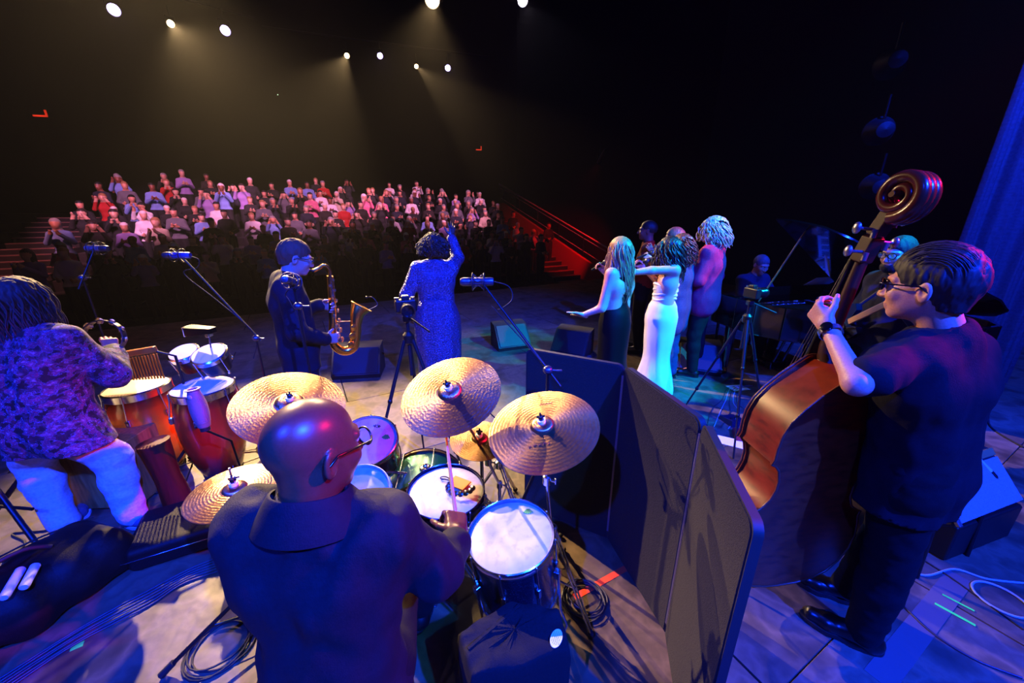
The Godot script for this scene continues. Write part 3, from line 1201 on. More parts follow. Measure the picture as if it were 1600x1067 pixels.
	g.tube([Vector3(0, 0.05, 0), Vector3(0.03, 0.055, 0)], 0.005, 6)
	part(t, "clutch_rod", g, chrome())
	g = G.new()
	g.lathe([Vector2(0.004, 0.016), Vector2(0.016, 0.016), Vector2(0.016, 0.028), Vector2(0.004, 0.028)], 16)
	part(t, "clutch_felt", g, mat("red_felt", Color(0.6, 0.08, 0.06), 0.95))
	t = thing("hi_hat_stand", "black hi-hat tripod stand with a cable looped on it", "stand", Vector3(hp.x, 0, hp.z))
	g = G.new()
	g.tube([Vector3(0, 0.05, 0), Vector3(0, 0.36, 0)], 0.015, 10)
	part(t, "lower_tube", g, black_metal())
	g = G.new()
	g.tube([Vector3(0, 0.36, 0), Vector3(0, 0.77, 0)], 0.012, 10)
	part(t, "upper_tube", g, black_metal())
	g = G.new()
	g.lathe([Vector2(0.012, 0.32), Vector2(0.024, 0.33), Vector2(0.024, 0.38), Vector2(0.012, 0.39)], 12)
	g.box(Vector3(0.05, 0.05, 0.04), Transform3D(Basis.IDENTITY, Vector3(-0.02, 0.66, 0.01)), 0.01)
	part(t, "clamp", g, black_metal())
	for k in 3:
		var a := 2.55 + TAU * k / 3.0
		var d := Vector3(cos(a), 0, sin(a))
		g = G.new()
		g.tube([Vector3(0, 0.30, 0), d * 0.40 + Vector3(0, 0.02, 0)], 0.0095, 8)
		g.tube([Vector3(0, 0.10, 0), (Vector3(0, 0.30, 0)).lerp(d * 0.40, 0.5)], 0.006, 8)
		var l := part(t, "leg", g, black_metal())
		var f := G.new()
		f.tube([d * 0.36 + Vector3(0, 0.05, 0), d * 0.41 + Vector3(0, 0.012, 0)], [0.014, 0.016], 8)
		part(l, "rubber_foot", f, rubber())
	g = G.new()
	g.box(Vector3(0.075, 0.045, 0.05), Transform3D(Basis(Vector3.UP, 0.5), Vector3(0.0, 0.29, 0)), 0.008)
	part(t, "hub", g, mat("hub_tan", Color(0.55, 0.42, 0.24), 0.6))
	g = G.new()
	g.tube(ring_pts(Vector3(-0.04, 0.55, 0.02), 0.085, Vector3(0.2, 1, 0.5).normalized(), 22), 0.006, 6, true)
	g.tube(ring_pts(Vector3(-0.035, 0.545, 0.025), 0.08, Vector3(0.3, 1, 0.4).normalized(), 22), 0.006, 6, true)
	part(t, "looped_cable", g, rubber())
	# sticks, wallet
	var sk := thing("drumstick", "drumstick held up in the drummer's right hand", "drumstick", Vector3(-0.203, 0.822, -1.125))
	g = G.new()
	var tip := Vector3(-0.28, 1.0, -1.417) - Vector3(-0.203, 0.822, -1.125)
	g.tube([-tip * 0.14, tip * 0.1, tip * 0.7, tip * 0.93, tip * 0.965, tip * 0.985, tip], [0.0068, 0.0072, 0.0070, 0.0042, 0.0055, 0.0055, 0.003], 10)
	part(sk, "shaft", g, mat("hickory", Color(0.72, 0.56, 0.36), 0.5))
	var wa := thing("leather_wallet", "tan leather pad with a strap lying on the snare drum", "pad", Vector3(-0.262, 0.628, -1.58), "", -0.5)
	g = G.new()
	g.box(Vector3(0.10, 0.008, 0.075), Transform3D(Basis.IDENTITY, Vector3(0, 0.005, 0)), 0.004)
	part(wa, "body", g, mat("tan_leather", Color(0.76, 0.45, 0.1), 0.6))
	g = G.new()
	g.tube(curve([Vector3(-0.05, 0.006, 0), Vector3(-0.085, 0.006, -0.006), Vector3(-0.105, 0.006, 0.006), Vector3(-0.10, 0.006, 0.018), Vector3(-0.08, 0.006, 0.012), Vector3(-0.05, 0.006, 0.006)]), 0.003, 6)
	part(wa, "loop", g, rubber())
	var ji := thing("jingle_ring", "dark crescent of small jingles lying on the snare drum", "tambourine", Vector3(-0.25, 0.634, -1.545))
	for k in 9:
		var a := 0.2 + k * 0.42
		g = G.new()
		g.lathe([Vector2(0.0, 0.008), Vector2(0.005, 0.007), Vector2(0.014, 0.002), Vector2(0.014, 0.0), Vector2(0, 0)], 12, Transform3D(Basis(Vector3(1, 0, 0.4).normalized(), 0.5 + k * 0.1), Vector3(cos(a) * 0.062, 0.004, sin(a) * 0.05)))
		part(ji, "jingle", g, mat("dark_steel", Color(0.4, 0.4, 0.46), 0.3, 1.0))
	g = G.new()
	var arc := []
	for k in 20:
		var a := 0.1 + k * 0.19
		arc.append(Vector3(cos(a) * 0.062, 0.004, sin(a) * 0.05))
	g.tube(arc, 0.004, 6)
	part(ji, "ring", g, rubber())
	# the throne
	t = thing("drum_throne", "round black drum throne under the drummer", "stool", Vector3(-0.5, 0, -0.76))
	g = G.new()
	g.lathe([Vector2(0, 0.40), Vector2(0.15, 0.40), Vector2(0.17, 0.42), Vector2(0.17, 0.455), Vector2(0.15, 0.475), Vector2(0, 0.48)], 32)
	part(t, "seat", g, mat("vinyl", Color(0.03, 0.03, 0.035), 0.5))
	g = G.new()
	g.tube([Vector3(0, 0.08, 0), Vector3(0, 0.41, 0)], 0.014, 10)
	part(t, "post", g, chrome())
	tripod_legs(t, 0.26, 0.28, 0.3, chrome())


func head_mark(t: Node3D, xf: Transform3D, c: Color) -> void:
	var g := G.new()
	for k in 5:
		var a := -0.7 + k * 0.35
		var d := Vector3(sin(a), 0, cos(a))
		g.bar(xf * (d * 0.004), xf * (d * 0.032), 0.008, 0.0012, xf.basis.y, 0.0003)
	part(t, "printed_mark", g, mat("mark_" + c.to_html(), c, 0.6), "green leaf-like print on the drumhead")


func tom_mark(t: Node3D, xf: Transform3D) -> void:
	var g := G.new()
	for k in 9:
		var a := TAU * k / 9
		var d := Vector3(cos(a), 0, sin(a) * 0.5)
		var c := Vector3(0.02, 0.003, -0.095)
		g.bar(xf * (c + d * 0.008), xf * (c + d * 0.022), 0.004, 0.0012, xf.basis.y, 0.0003)
	part(t, "printed_emblem", g, mat("mark_dark", Color(0.06, 0.07, 0.12), 0.6), "small dark emblem printed on the drumhead")


# faint red hand lettering on the smooth crash, too worn to read
func cymbal_print(t: Node3D, xf: Transform3D, r: float) -> void:
	var red := mat("red_print", Color(0.62, 0.16, 0.14), 0.6)
	var lift := func(x: float, z: float) -> Vector3:
		var rr := Vector2(x, z).length()
		return xf * Vector3(x, -0.11 * (rr - 0.05) * (0.35 + 0.65 * rr / r) + 0.0012, z)
	var g := G.new()
	for k in 9:
		var x := -0.068 + k * 0.0098
		var z := 0.098 + 0.002 * sin(k * 1.7)
		g.tube([lift.call(x, z - 0.005), lift.call(x + 0.002, z + 0.005)], 0.0009, 4)
		if k % 2 == 0:
			g.tube([lift.call(x + 0.002, z + 0.005), lift.call(x + 0.0075, z - 0.004)], 0.0009, 4)
		else:
			g.tube([lift.call(x, z), lift.call(x + 0.006, z + 0.001)], 0.0009, 4)
	part(t, "worn_lettering", g, red, "worn red block lettering near the front edge")
	g = G.new()
	var pts := []
	for k in 26:
		pts.append(lift.call(0.0 + k * 0.0024, -0.128 + 0.006 * sin(k * 1.25) * (1.0 - k / 40.0)))
	g.tube(pts, 0.0009, 4)
	part(t, "script_signature", g, red, "red script signature beyond the bell")


# ---------------------------------------------------------------- folding baffle of three panels
func build_baffle() -> void:
	var pts := [Vector3(0.083, 0, -2.137), Vector3(0.597, 0, -1.863), Vector3(0.742, 0, -1.293), Vector3(0.628, 0, -0.764)]
	var t := thing("acoustic_screen", "folding black three panel acoustic screen between the drums and the bass", "screen", pts[1])
	var felt := mat("baffle_felt", Color(0.105, 0.085, 0.06), 0.95)
	felt.albedo_texture = noise_tex("carpet", FastNoiseLite.TYPE_VALUE, 0.2, [[0.0, 1.0], [Color(0.6, 0.6, 0.6), Color(1, 1, 1)]])
	felt.normal_enabled = true
	felt.normal_texture = bump_tex("carpet", FastNoiseLite.TYPE_VALUE, 0.3, 6.0)
	felt.normal_scale = 0.8
	triplanar(felt, 5.0)
	for k in 3:
		var a: Vector3 = pts[k] - pts[1]
		var b: Vector3 = pts[k + 1] - pts[1]
		var d := (b - a).normalized()
		var w := (b - a).length() - 0.03
		var xf := Transform3D(Basis(d, Vector3.UP, d.cross(Vector3.UP)), (a + b) * 0.5)
		# a panel with rounded top corners
		var poly := PackedVector2Array()
		var h := 1.14
		var rr := 0.035
		poly.append(Vector2(-w / 2, 0.015))
		poly.append(Vector2(w / 2, 0.015))
		for i in 6:
			var q := PI / 2 * i / 5
			poly.append(Vector2(w / 2 - rr + rr * cos(q), h - rr + rr * sin(q)))
		for i in 6:
			var q := PI / 2 + PI / 2 * i / 5
			poly.append(Vector2(-w / 2 + rr + rr * cos(q), h - rr + rr * sin(q)))
		var g := G.new()
		g.prism(poly, 0.034, xf)
		var p := part(t, "panel", g, felt)
		var e := G.new()
		var rim := PackedVector2Array()
		for q in poly:
			rim.append(Vector2(q.x * (1.0 + 0.014 / w), 0.005 if q.y < 0.1 else q.y + 0.007))
		e.prism(rim, 0.026, xf)
		part(p, "binding", e, mat("binding", Color(0.075, 0.07, 0.085), 0.7))
	for k in 2:
		var c: Vector3 = pts[k + 1] - pts[1]
		var d0: Vector3 = (pts[k] - pts[k + 1]).normalized()
		var d1: Vector3 = (pts[k + 2] - pts[k + 1]).normalized()
		var hg := G.new()
		hg.tube([c + Vector3(0, 0.06, 0), c + Vector3(0, 1.09, 0)], 0.011, 10)
		hg.bar(c + d0 * 0.024 + Vector3(0, 0.06, 0), c + d0 * 0.024 + Vector3(0, 1.09, 0), 0.03, 0.039, d0, 0.002)
		hg.bar(c + d1 * 0.024 + Vector3(0, 0.06, 0), c + d1 * 0.024 + Vector3(0, 1.09, 0), 0.03, 0.039, d1, 0.002)
		part(t, "piano_hinge", hg, mat("hinge_steel", Color(0.5, 0.47, 0.5), 0.4, 0.8))


# ---------------------------------------------------------------- percussion
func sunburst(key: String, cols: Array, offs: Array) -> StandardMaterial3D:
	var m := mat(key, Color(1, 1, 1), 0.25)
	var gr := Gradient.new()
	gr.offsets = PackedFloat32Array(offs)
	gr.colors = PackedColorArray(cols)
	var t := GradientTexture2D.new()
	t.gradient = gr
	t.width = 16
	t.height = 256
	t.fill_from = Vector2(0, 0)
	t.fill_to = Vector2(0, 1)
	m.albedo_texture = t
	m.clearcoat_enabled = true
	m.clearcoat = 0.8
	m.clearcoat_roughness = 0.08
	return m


func conga(label: String, at: Vector3, tilt: Vector3, h: float, finish: Material) -> void:
	var t := thing("conga_drum", label, "drum", at, "pair of conga drums")
	var xf := up_frame(tilt)
	var prof := []
	for i in 25:
		var f := i / 24.0
		var r := 0.112 + 0.085 * sin(pow(f, 0.92) * PI * 0.80) + 0.012 * f
		prof.append(Vector2(r, f * h))
	var g := G.new()
	g.lathe(prof, 48, xf)
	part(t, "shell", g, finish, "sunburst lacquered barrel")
	var rt: float = prof[24].x
	g = G.new()
	g.lathe([Vector2(rt + 0.005, h - 0.03), Vector2(rt + 0.006, h), Vector2(rt - 0.004, h + 0.008), Vector2(rt * 0.6, h + 0.011), Vector2(0, h + 0.011)], 40, xf)
	part(t, "drumhead", g, mat("hide", Color(0.86, 0.83, 0.78), 0.6))
	g = G.new()
	g.lathe([Vector2(rt + 0.006, h - 0.05), Vector2(rt + 0.013, h - 0.05), Vector2(rt + 0.016, h - 0.02), Vector2(rt + 0.018, h + 0.0), Vector2(rt + 0.01, h + 0.008), Vector2(rt + 0.004, h)], 40, xf)
	part(t, "rim", g, chrome())
	for k in 6:
		var a := 0.2 + TAU * k / 6
		var d := Vector3(cos(a), 0, sin(a))
		g = G.new()
		var hook := d * (rt + 0.019)
		var low: float = h - 0.2
		var rl := 0.112 + 0.085 * sin(pow(low / h, 0.92) * PI * 0.80) + 0.012 * low / h
		g.tube([xf * (hook + Vector3(0, h + 0.006, 0)), xf * (hook + Vector3(0, h - 0.05, 0)), xf * (d * (rl + 0.02) + Vector3(0, low, 0))], 0.005, 6)
		g.box(Vector3(0.03, 0.05, 0.024), xf * Transform3D(Basis(d.cross(Vector3.UP), Vector3.UP, d), d * (rl + 0.01) + Vector3(0, low + 0.01, 0)), 0.006)
		part(t, "tuning_lug", g, chrome())
	g = G.new()
	g.lathe([Vector2(0.118, 0.0), Vector2(0.124, 0.0), Vector2(0.128, 0.03), Vector2(0.122, 0.035)], 40, xf)
	part(t, "foot_ring", g, rubber())


func build_percussion() -> void:
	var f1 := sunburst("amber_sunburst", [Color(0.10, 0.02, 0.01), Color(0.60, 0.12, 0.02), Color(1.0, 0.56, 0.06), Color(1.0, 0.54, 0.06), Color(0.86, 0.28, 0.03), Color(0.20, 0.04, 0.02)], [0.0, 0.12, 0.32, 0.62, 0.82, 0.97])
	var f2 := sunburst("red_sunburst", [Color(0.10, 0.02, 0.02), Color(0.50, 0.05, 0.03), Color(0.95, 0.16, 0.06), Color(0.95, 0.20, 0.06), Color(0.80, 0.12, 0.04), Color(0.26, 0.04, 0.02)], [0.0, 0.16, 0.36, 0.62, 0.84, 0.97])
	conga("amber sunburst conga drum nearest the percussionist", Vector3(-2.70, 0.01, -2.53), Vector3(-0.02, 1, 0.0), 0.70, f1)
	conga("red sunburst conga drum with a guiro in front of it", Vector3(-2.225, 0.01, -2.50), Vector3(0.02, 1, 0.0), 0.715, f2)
	# bongos on a stand
	var t := thing("bongo_drums", "pair of white headed bongos on a stand behind the congas", "drum", Vector3(-2.26, 0, -2.68))
	for k in 2:
		var r: float = [0.088, 0.106][k]
		var c: Vector3 = [Vector3(-2.425, 0.928, -2.66), Vector3(-2.214, 0.929, -2.63)][k] - t.position
		var xf := Transform3D(up_frame(Vector3(0.02, 1, 0.42)).basis, c)
		var g := G.new()
		g.lathe([Vector2(r * 0.82, -0.16), Vector2(r, -0.03), Vector2(r, 0)], 32, xf)
		var s := part(t, "shell", g, mat("bongo_shell", Color(0.1, 0.07, 0.06), 0.3))
		g = G.new()
		g.lathe([Vector2(r + 0.004, -0.02), Vector2(r, 0.004), Vector2(0, 0.006)], 32, xf)
		part(s, "drumhead", g, mat("hide"))
		g = G.new()
		g.lathe([Vector2(r + 0.003, -0.035), Vector2(r + 0.012, -0.035), Vector2(r + 0.014, -0.004), Vector2(r + 0.004, 0.004)], 32, xf)
		part(s, "rim", g, chrome())
		for j in 4:
			var a := 0.4 + TAU * j / 4
			var d := Vector3(cos(a), 0, sin(a))
			g = G.new()
			g.tube([xf * (d * (r + 0.013) + Vector3(0, 0, 0)), xf * (d * (r + 0.012) + Vector3(0, -0.14, 0))], 0.004, 6)
			g.ball(xf * (d * (r + 0.012) + Vector3(0, -0.145, 0)), Vector3(0.01, 0.014, 0.01), Basis.IDENTITY, 8, 6)
			part(s, "tuning_rod", g, chrome())
	var g2 := G.new()
	g2.tube([Vector3(0, 0.08, 0), Vector3(0, 0.85, 0)], 0.012, 8)
	g2.tube([Vector3(-0.12, 0.86, 0.02), Vector3(0.12, 0.86, 0.02)], 0.012, 8)
	part(t, "stand_post", g2, chrome())
	tripod_legs(t, 0.36, 0.4, 1.0, chrome())
	# cowbell on a rod above the bongos
	t = thing("cowbell", "dark cowbell on a rod above the bongos, its edges catching light", "cowbell", Vector3(-2.284, 1.083, -2.7))
	var g := G.new()
	var secs := []
	for i in 5:
		var f := i / 4.0
		secs.append([0.05 - 0.018 * f, 0.032 - 0.014 * f, -0.09 + 0.18 * f])
	for i in 4:
		var a: Array = secs[i]
		var b: Array = secs[i + 1]
		for q in [[1, 1, 1, -1], [1, -1, -1, -1], [-1, -1, -1, 1], [-1, 1, 1, 1]]:
			var p0 := Vector3(a[2], q[1] * a[1], q[0] * a[0])
			var p1 := Vector3(a[2], q[3] * a[1], q[2] * a[0])
			var p2 := Vector3(b[2], q[3] * b[1], q[2] * b[0])
			var p3 := Vector3(b[2], q[1] * b[1], q[0] * b[0])
			g.flat([p0, p1, p2, p3], Vector3(0, q[1] + q[3], q[0] + q[2]).normalized())
	g.flat([Vector3(0.09, 0.018, 0.032), Vector3(0.09, 0.018, -0.032), Vector3(0.09, -0.018, -0.032), Vector3(0.09, -0.018, 0.032)], Vector3.RIGHT)
	part(t, "bell", g, mat("bell_black", Color(0.05, 0.05, 0.06), 0.3, 0.7))
	g = G.new()
	g.tube([Vector3(-0.09, 0.032, 0.05), Vector3(-0.09, 0.032, -0.05), Vector3(-0.09, -0.032, -0.05), Vector3(-0.09, -0.032, 0.05), Vector3(-0.09, 0.032, 0.05)], 0.004, 6)
	part(t, "mouth_edge", g, chrome())
	g = G.new()
	g.tube([Vector3(0.05, -0.02, 0), Vector3(0.06, -0.2, 0.03)], 0.006, 6)
	g.box(Vector3(0.03, 0.03, 0.05), Transform3D(Basis.IDENTITY, Vector3(0.05, -0.035, 0)), 0.005)
	part(t, "clamp_rod", g, chrome())
	# guiro
	t = thing("guiro", "grooved violet lit guiro standing on a rod in front of the red conga", "guiro", Vector3(-1.933, 0.619, -2.12))
	g = G.new()
	var pr := [Vector2(0.0, 0.0), Vector2(0.024, 0.002)]
	for i in 61:
		var f := i / 60.0
		var r := 0.028 + 0.019 * sin(f * PI * 0.85 + 0.25)
		pr.append(Vector2(r + (0.0016 if (i % 2 == 0 and f > 0.12 and f < 0.9) else 0.0), 0.01 + f * 0.235))
	pr.append(Vector2(0.030, 0.25))
	pr.append(Vector2(0.040, 0.256))
	pr.append(Vector2(0.040, 0.262))
	pr.append(Vector2(0.028, 0.262))
	pr.append(Vector2(0.024, 0.24))
	g.lathe(pr, 28, up_frame(Vector3(-0.08, 1, -0.06)))
	part(t, "body", g, mat("guiro_wood", Color(0.50, 0.40, 0.38), 0.5))
	g = G.new()
	g.lathe([Vector2(0.0, -0.02), Vector2(0.027, -0.018), Vector2(0.027, 0.004), Vector2(0.02, 0.008)], 20, up_frame(Vector3(-0.08, 1, -0.06)))
	part(t, "base_cap", g, rubber())
	g = G.new()
	g.tube([Vector3(0, -0.018, 0), Vector3(0.06, -0.16, -0.1), Vector3(0.07, 0.02 - t.position.y, -0.12)], 0.007, 8)
	part(t, "support_rod", g, black_metal())
	g = G.new()
	g.ball(up_frame(Vector3(-0.08, 1, -0.06)) * Vector3(0.004, 0.222, 0.040), Vector3(0.014, 0.014, 0.005), Basis.IDENTITY, 12, 6)
	part(t, "thumb_hole_plug", g, mat("guiro_pale", Color(0.72, 0.66, 0.75), 0.5))
	# bar chimes
	var a0 := Vector3(-2.984, 0.933, -2.42)
	var a1 := Vector3(-2.459, 1.01, -2.5)
	t = thing("bar_chimes", "bar chimes: wooden bar with hanging brass tubes beside the tambourine", "chimes", Vector3(a1.x + 0.1, 0, a1.z))
	g = G.new()
	g.bar(a0 - t.position, a1 - t.position, 0.035, 0.042, Vector3.UP, 0.006)
	part(t, "bar", g, mat("chime_wood", Color(0.72, 0.38, 0.10), 0.4))
	for k in 28:
		var f := 0.02 + k / 28.0
		var p := a0.lerp(a1, f) - t.position + Vector3(0, -0.022, 0)
		var l := 0.11 + 0.075 * f
		g = G.new()
		g.tube([p + Vector3(0, -0.012, 0), p + Vector3(0.004, -0.012 - l, 0.002)], 0.0052, 8)
		g.tube([p + Vector3(0, 0.004, 0), p + Vector3(0, -0.013, 0)], 0.001, 4)
		part(t, "chime_tube", g, mat("brass", Color(0.88, 0.62, 0.26), 0.28, 1.0))
	g = G.new()
	g.tube([a1 - t.position + Vector3(0, -0.02, 0), Vector3(0, a1.y - 0.06, -0.02), Vector3(0, 0.02, -0.02)], 0.009, 8)
	part(t, "stand_post", g, black_metal())
	tripod_legs(t, 0.3, 0.32, 0.1, black_metal())
	# tambourine held up by the percussionist
	t = thing("tambourine", "tambourine with shining jingles held up by the percussionist", "tambourine", Vector3(-2.633, 1.139, -2.36))
	var nrm := Vector3(0.25, 0.25, 1).normalized()
	var fr := up_frame(nrm)
	g = G.new()
	g.lathe([Vector2(0.105, -0.02), Vector2(0.112, -0.02), Vector2(0.112, 0.02), Vector2(0.105, 0.02), Vector2(0.105, -0.02)], 40, fr)
	part(t, "frame", g, mat("tamb_frame", Color(0.16, 0.13, 0.14), 0.4))
	for k in 10:
		var a := TAU * k / 10
		g = G.new()
		var d := Vector3(cos(a), 0, sin(a))
		for s in [-0.006, 0.006]:
			g.lathe([Vector2(0.0, 0.005), Vector2(0.006, 0.004), Vector2(0.02, 0.001), Vector2(0.021, 0.0), Vector2(0, 0)], 14, fr * Transform3D(Basis(d.cross(Vector3.UP), 0.35), d * 0.108 + Vector3(0, s, 0)))
		part(t, "jingle", g, mat("jingle_steel", Color(0.85, 0.8, 0.72), 0.2, 1.0))
	# cajon the percussionist sits on
	t = thing("cajon", "brown wooden box drum under the percussionist", "drum", Vector3(-2.72, 0, -2.24), "", 0.06)
	g = G.new()
	g.box(Vector3(0.40, 0.47, 0.31), Transform3D(Basis.IDENTITY, Vector3(0, 0.255, 0)), 0.008)
	var wood := mat("cajon_wood", Color(0.62, 0.42, 0.2), 0.55)
	wood.albedo_texture = noise_tex("wood_streaks", FastNoiseLite.TYPE_SIMPLEX, 0.02, [[0.0, 0.5, 1.0], [Color(0.72, 0.66, 0.6), Color(0.9, 0.88, 0.85), Color(1, 1, 1)]], 256, 5)
	wood.uv1_triplanar = true
	wood.uv1_scale = Vector3(6, 0.8, 6)
	part(t, "body", g, wood)
	for s in [-1.0, 1.0]:
		for z in [-1.0, 1.0]:
			g = G.new()
			g.lathe([Vector2(0, 0), Vector2(0.016, 0), Vector2(0.016, 0.02), Vector2(0, 0.02)], 12, Transform3D(Basis.IDENTITY, Vector3(s * 0.13, 0, z * 0.12)))
			part(t, "rubber_foot", g, rubber())
	# slim red wooden drum between the cajon and the congas
	t = thing("ashiko_drum", "narrow dark red wooden drum between the cajon and the amber conga", "drum", Vector3(-2.34, 0, -2.20))
	g = G.new()
	g.lathe([Vector2(0, 0.0), Vector2(0.085, 0.0), Vector2(0.07, 0.2), Vector2(0.085, 0.44), Vector2(0.09, 0.46), Vector2(0, 0.465)], 18, up_frame(Vector3(-0.1, 1, -0.02)))
	var rw := mat("red_wood", Color(0.36, 0.09, 0.05), 0.4)
	rw.albedo_texture = noise_tex("wood_streaks", 0, 0.02, [])
	rw.uv1_triplanar = true
	rw.uv1_scale = Vector3(8, 0.8, 8)
	part(t, "body", g, rw)
	# boom stands on the left
	t = thing("percussion_stand", "black folding stand at the left edge behind the percussionist", "stand", Vector3(-2.866, 0, -1.815))
	g = G.new()
	g.tube([Vector3(0.2, 0.015, 0.12), Vector3(-0.3, 0.62, -0.1)], 0.014, 8)
	part(t, "leg", g, black_metal())
	g = G.new()
	g.tube([Vector3(-0.32, 0.015, 0.1), Vector3(0.0, 0.5, -0.15)], 0.014, 8)
	part(t, "leg", g, black_metal())
	g = G.new()
	g.tube([Vector3(-0.3, 0.3, 0.0), Vector3(0.1, 0.28, 0.02)], 0.009, 8)
	g.tube([Vector3(-0.3, 0.62, -0.1), Vector3(-0.1, 0.66, -0.2)], 0.012, 8)
	part(t, "cross_brace", g, black_metal())


# ---------------------------------------------------------------- double bass
func build_bass() -> void:
	var t := thing("double_bass", "red brown double bass with a dark back, held upright by the man in sunglasses", "double bass", Vector3(1.24, 0, -1.49))
	var ax := Vector3(0.088, 0.995, 0.036).normalized()
	var bz := Basis(Vector3.UP, 0.14) * Vector3.BACK
	var bx := ax.cross(bz).normalized()
	bz = bx.cross(ax)
	var base := Transform3D(Basis(bx, ax, bz), Vector3(0, 0.20, 0))    # y up the body, z towards the back plate
	var half := [[0.0, 0.02], [0.012, 0.12], [0.035, 0.20], [0.08, 0.265], [0.14, 0.305], [0.22, 0.328], [0.30, 0.325], [0.37, 0.305], [0.42, 0.283], [0.448, 0.285], [0.455, 0.262], [0.48, 0.222], [0.53, 0.192], [0.58, 0.183], [0.63, 0.188], [0.68, 0.208], [0.705, 0.232], [0.712, 0.252], [0.735, 0.245], [0.79, 0.252], [0.85, 0.252], [0.91, 0.236], [0.97, 0.198], [1.02, 0.150], [1.06, 0.105], [1.09, 0.070], [1.11, 0.045], [1.115, 0.02]]
	var poly := PackedVector2Array()
	var outer := PackedVector2Array()
	for q in half:
		poly.append(Vector2(q[1], q[0]))
		outer.append(Vector2(q[1] + 0.009, q[0] + (0.006 if q[0] > 1.0 else (-0.006 if q[0] < 0.1 else 0.0))))
	for i in range(half.size() - 1, -1, -1):
		poly.append(Vector2(-half[i][1], half[i][0]))
		outer.append(Vector2(-half[i][1] - 0.009, half[i][0] + (0.006 if half[i][0] > 1.0 else (-0.006 if half[i][0] < 0.1 else 0.0))))
	var varnish := mat("bass_varnish", Color(0.60, 0.20, 0.06), 0.36)
	varnish.albedo_texture = noise_tex("flame_grain", FastNoiseLite.TYPE_SIMPLEX, 0.014, [[0.0, 0.45, 1.0], [Color(0.55, 0.42, 0.36), Color(0.86, 0.78, 0.7), Color(1, 1, 1)]], 512, 5)
	varnish.uv1_triplanar = true
	varnish.uv1_scale = Vector3(1.2, 3.0, 1.2)
	varnish.clearcoat_enabled = true
	varnish.clearcoat = 0.6
	varnish.clearcoat_roughness = 0.28
	var g := G.new()
	g.prism(poly, 0.19, base)
	part(t, "ribs", g, varnish, "glossy orange brown side of the body")
	g = G.new()
	g.prism(outer, 0.012, base * Transform3D(Basis.IDENTITY, Vector3(0, 0, 0.098)))
	part(t, "back_plate", g, varnish)
	g = G.new()
	g.prism(outer, 0.012, base * Transform3D(Basis.IDENTITY, Vector3(0, 0, -0.098)))
	part(t, "top_plate", g, varnish)
	for s in [-0.104, 0.104]:
		g = G.new()
		var loop := []
		for p in outer:
			loop.append(base * Vector3(p.x, p.y, s))
		g.tube(loop, 0.005, 6, true)
		part(t, "edge_binding", g, mat("edge_wood", Color(0.42, 0.20, 0.12), 0.35))
	# neck, heel, fingerboard
	g = G.new()
	g.tube([base * Vector3(0, 1.06, -0.03), base * Vector3(0, 1.12, -0.06), base * Vector3(0, 1.17, -0.082), base * Vector3(0, 1.26, -0.088), base * Vector3(0, 1.52, -0.086)], [0.042, 0.040, 0.03, 0.025, 0.022], 14)
	part(t, "neck", g, mat("neck_wood", Color(0.22, 0.10, 0.05), 0.35))
	g = G.new()
	g.bar(base * Vector3(0, 0.72, -0.155), base * Vector3(0, 1.53, -0.108), 0.062, 0.018, base.basis.z, 0.006)
	part(t, "fingerboard", g, mat("ebony", Color(0.03, 0.025, 0.025), 0.35))
	# pegbox, bent back, and the scroll
	g = G.new()
	var pb := [base * Vector3(0, 1.52, -0.09), base * Vector3(0, 1.62, -0.075), base * Vector3(0, 1.72, -0.045)]
	g.bar(pb[0], pb[1], 0.06, 0.055, base.basis.z, 0.008)
	g.bar(pb[1], pb[2], 0.054, 0.05, base.basis.z, 0.008)
	part(t, "pegbox", g, mat("neck_wood"))
	g = G.new()
	var sc := []
	var rad := []
	var cc := Vector3(0, 1.765, -0.030)
	for i in 60:
		var f := i / 59.0
		var a := -1.6 - f * TAU * 1.75
		var rr := 0.066 * pow(1.0 - f, 0.8) + 0.012
		sc.append(base * (cc + Vector3(0, sin(a) * rr, -cos(a) * rr)))
		rad.append(0.024 - 0.010 * f)
	for k in 3:
		var off := base.basis.x * (k - 1) * 0.022
		var path := []
		for p in sc:
			path.append(p + off * (1.0 + 0.0))
		g.tube(path, rad, 10)
	g.tube([base * (cc + Vector3(-0.055, 0, 0)), base * (cc + Vector3(-0.045, 0, 0)), base * (cc + Vector3(0.045, 0, 0)), base * (cc + Vector3(0.055, 0, 0))], [0.010, 0.016, 0.016, 0.010], 12)
	part(t, "scroll", g, mat("scroll_wood", Color(0.34, 0.12, 0.06), 0.25))
	for k in 4:
		var y := 1.56 + k * 0.042
		var s := -1.0 if k % 2 == 0 else 1.0
		g = G.new()
		g.tube([base * Vector3(0, y, -0.075), base * Vector3(s * 0.085, y, -0.07)], 0.006, 8)
		g.ball(base * Vector3(s * 0.095, y, -0.07), Vector3(0.010, 0.022, 0.016), base.basis, 10, 6)
		g.tube([base * Vector3(s * 0.036, y, -0.05), base * Vector3(s * 0.036, y - 0.03, -0.05)], 0.009, 8)
		part(t, "tuning_peg", g, mat("tuner_steel", Color(0.62, 0.6, 0.62), 0.3, 0.9))
	# front fittings, seen from the side only
	g = G.new()
	g.prism(PackedVector2Array([Vector2(-0.075, 0), Vector2(-0.03, 0), Vector2(-0.02, 0.05), Vector2(0.02, 0.05), Vector2(0.03, 0), Vector2(0.075, 0), Vector2(0.055, 0.11), Vector2(0.03, 0.155), Vector2(-0.03, 0.155), Vector2(-0.055, 0.11)]), 0.016, base * Transform3D(Basis(Vector3.RIGHT, Vector3(0, 0, -1), Vector3(0, 1, 0)), Vector3(0, 0.56, -0.104)))
	part(t, "bridge", g, mat("maple", Color(0.7, 0.5, 0.28), 0.5))
	g = G.new()
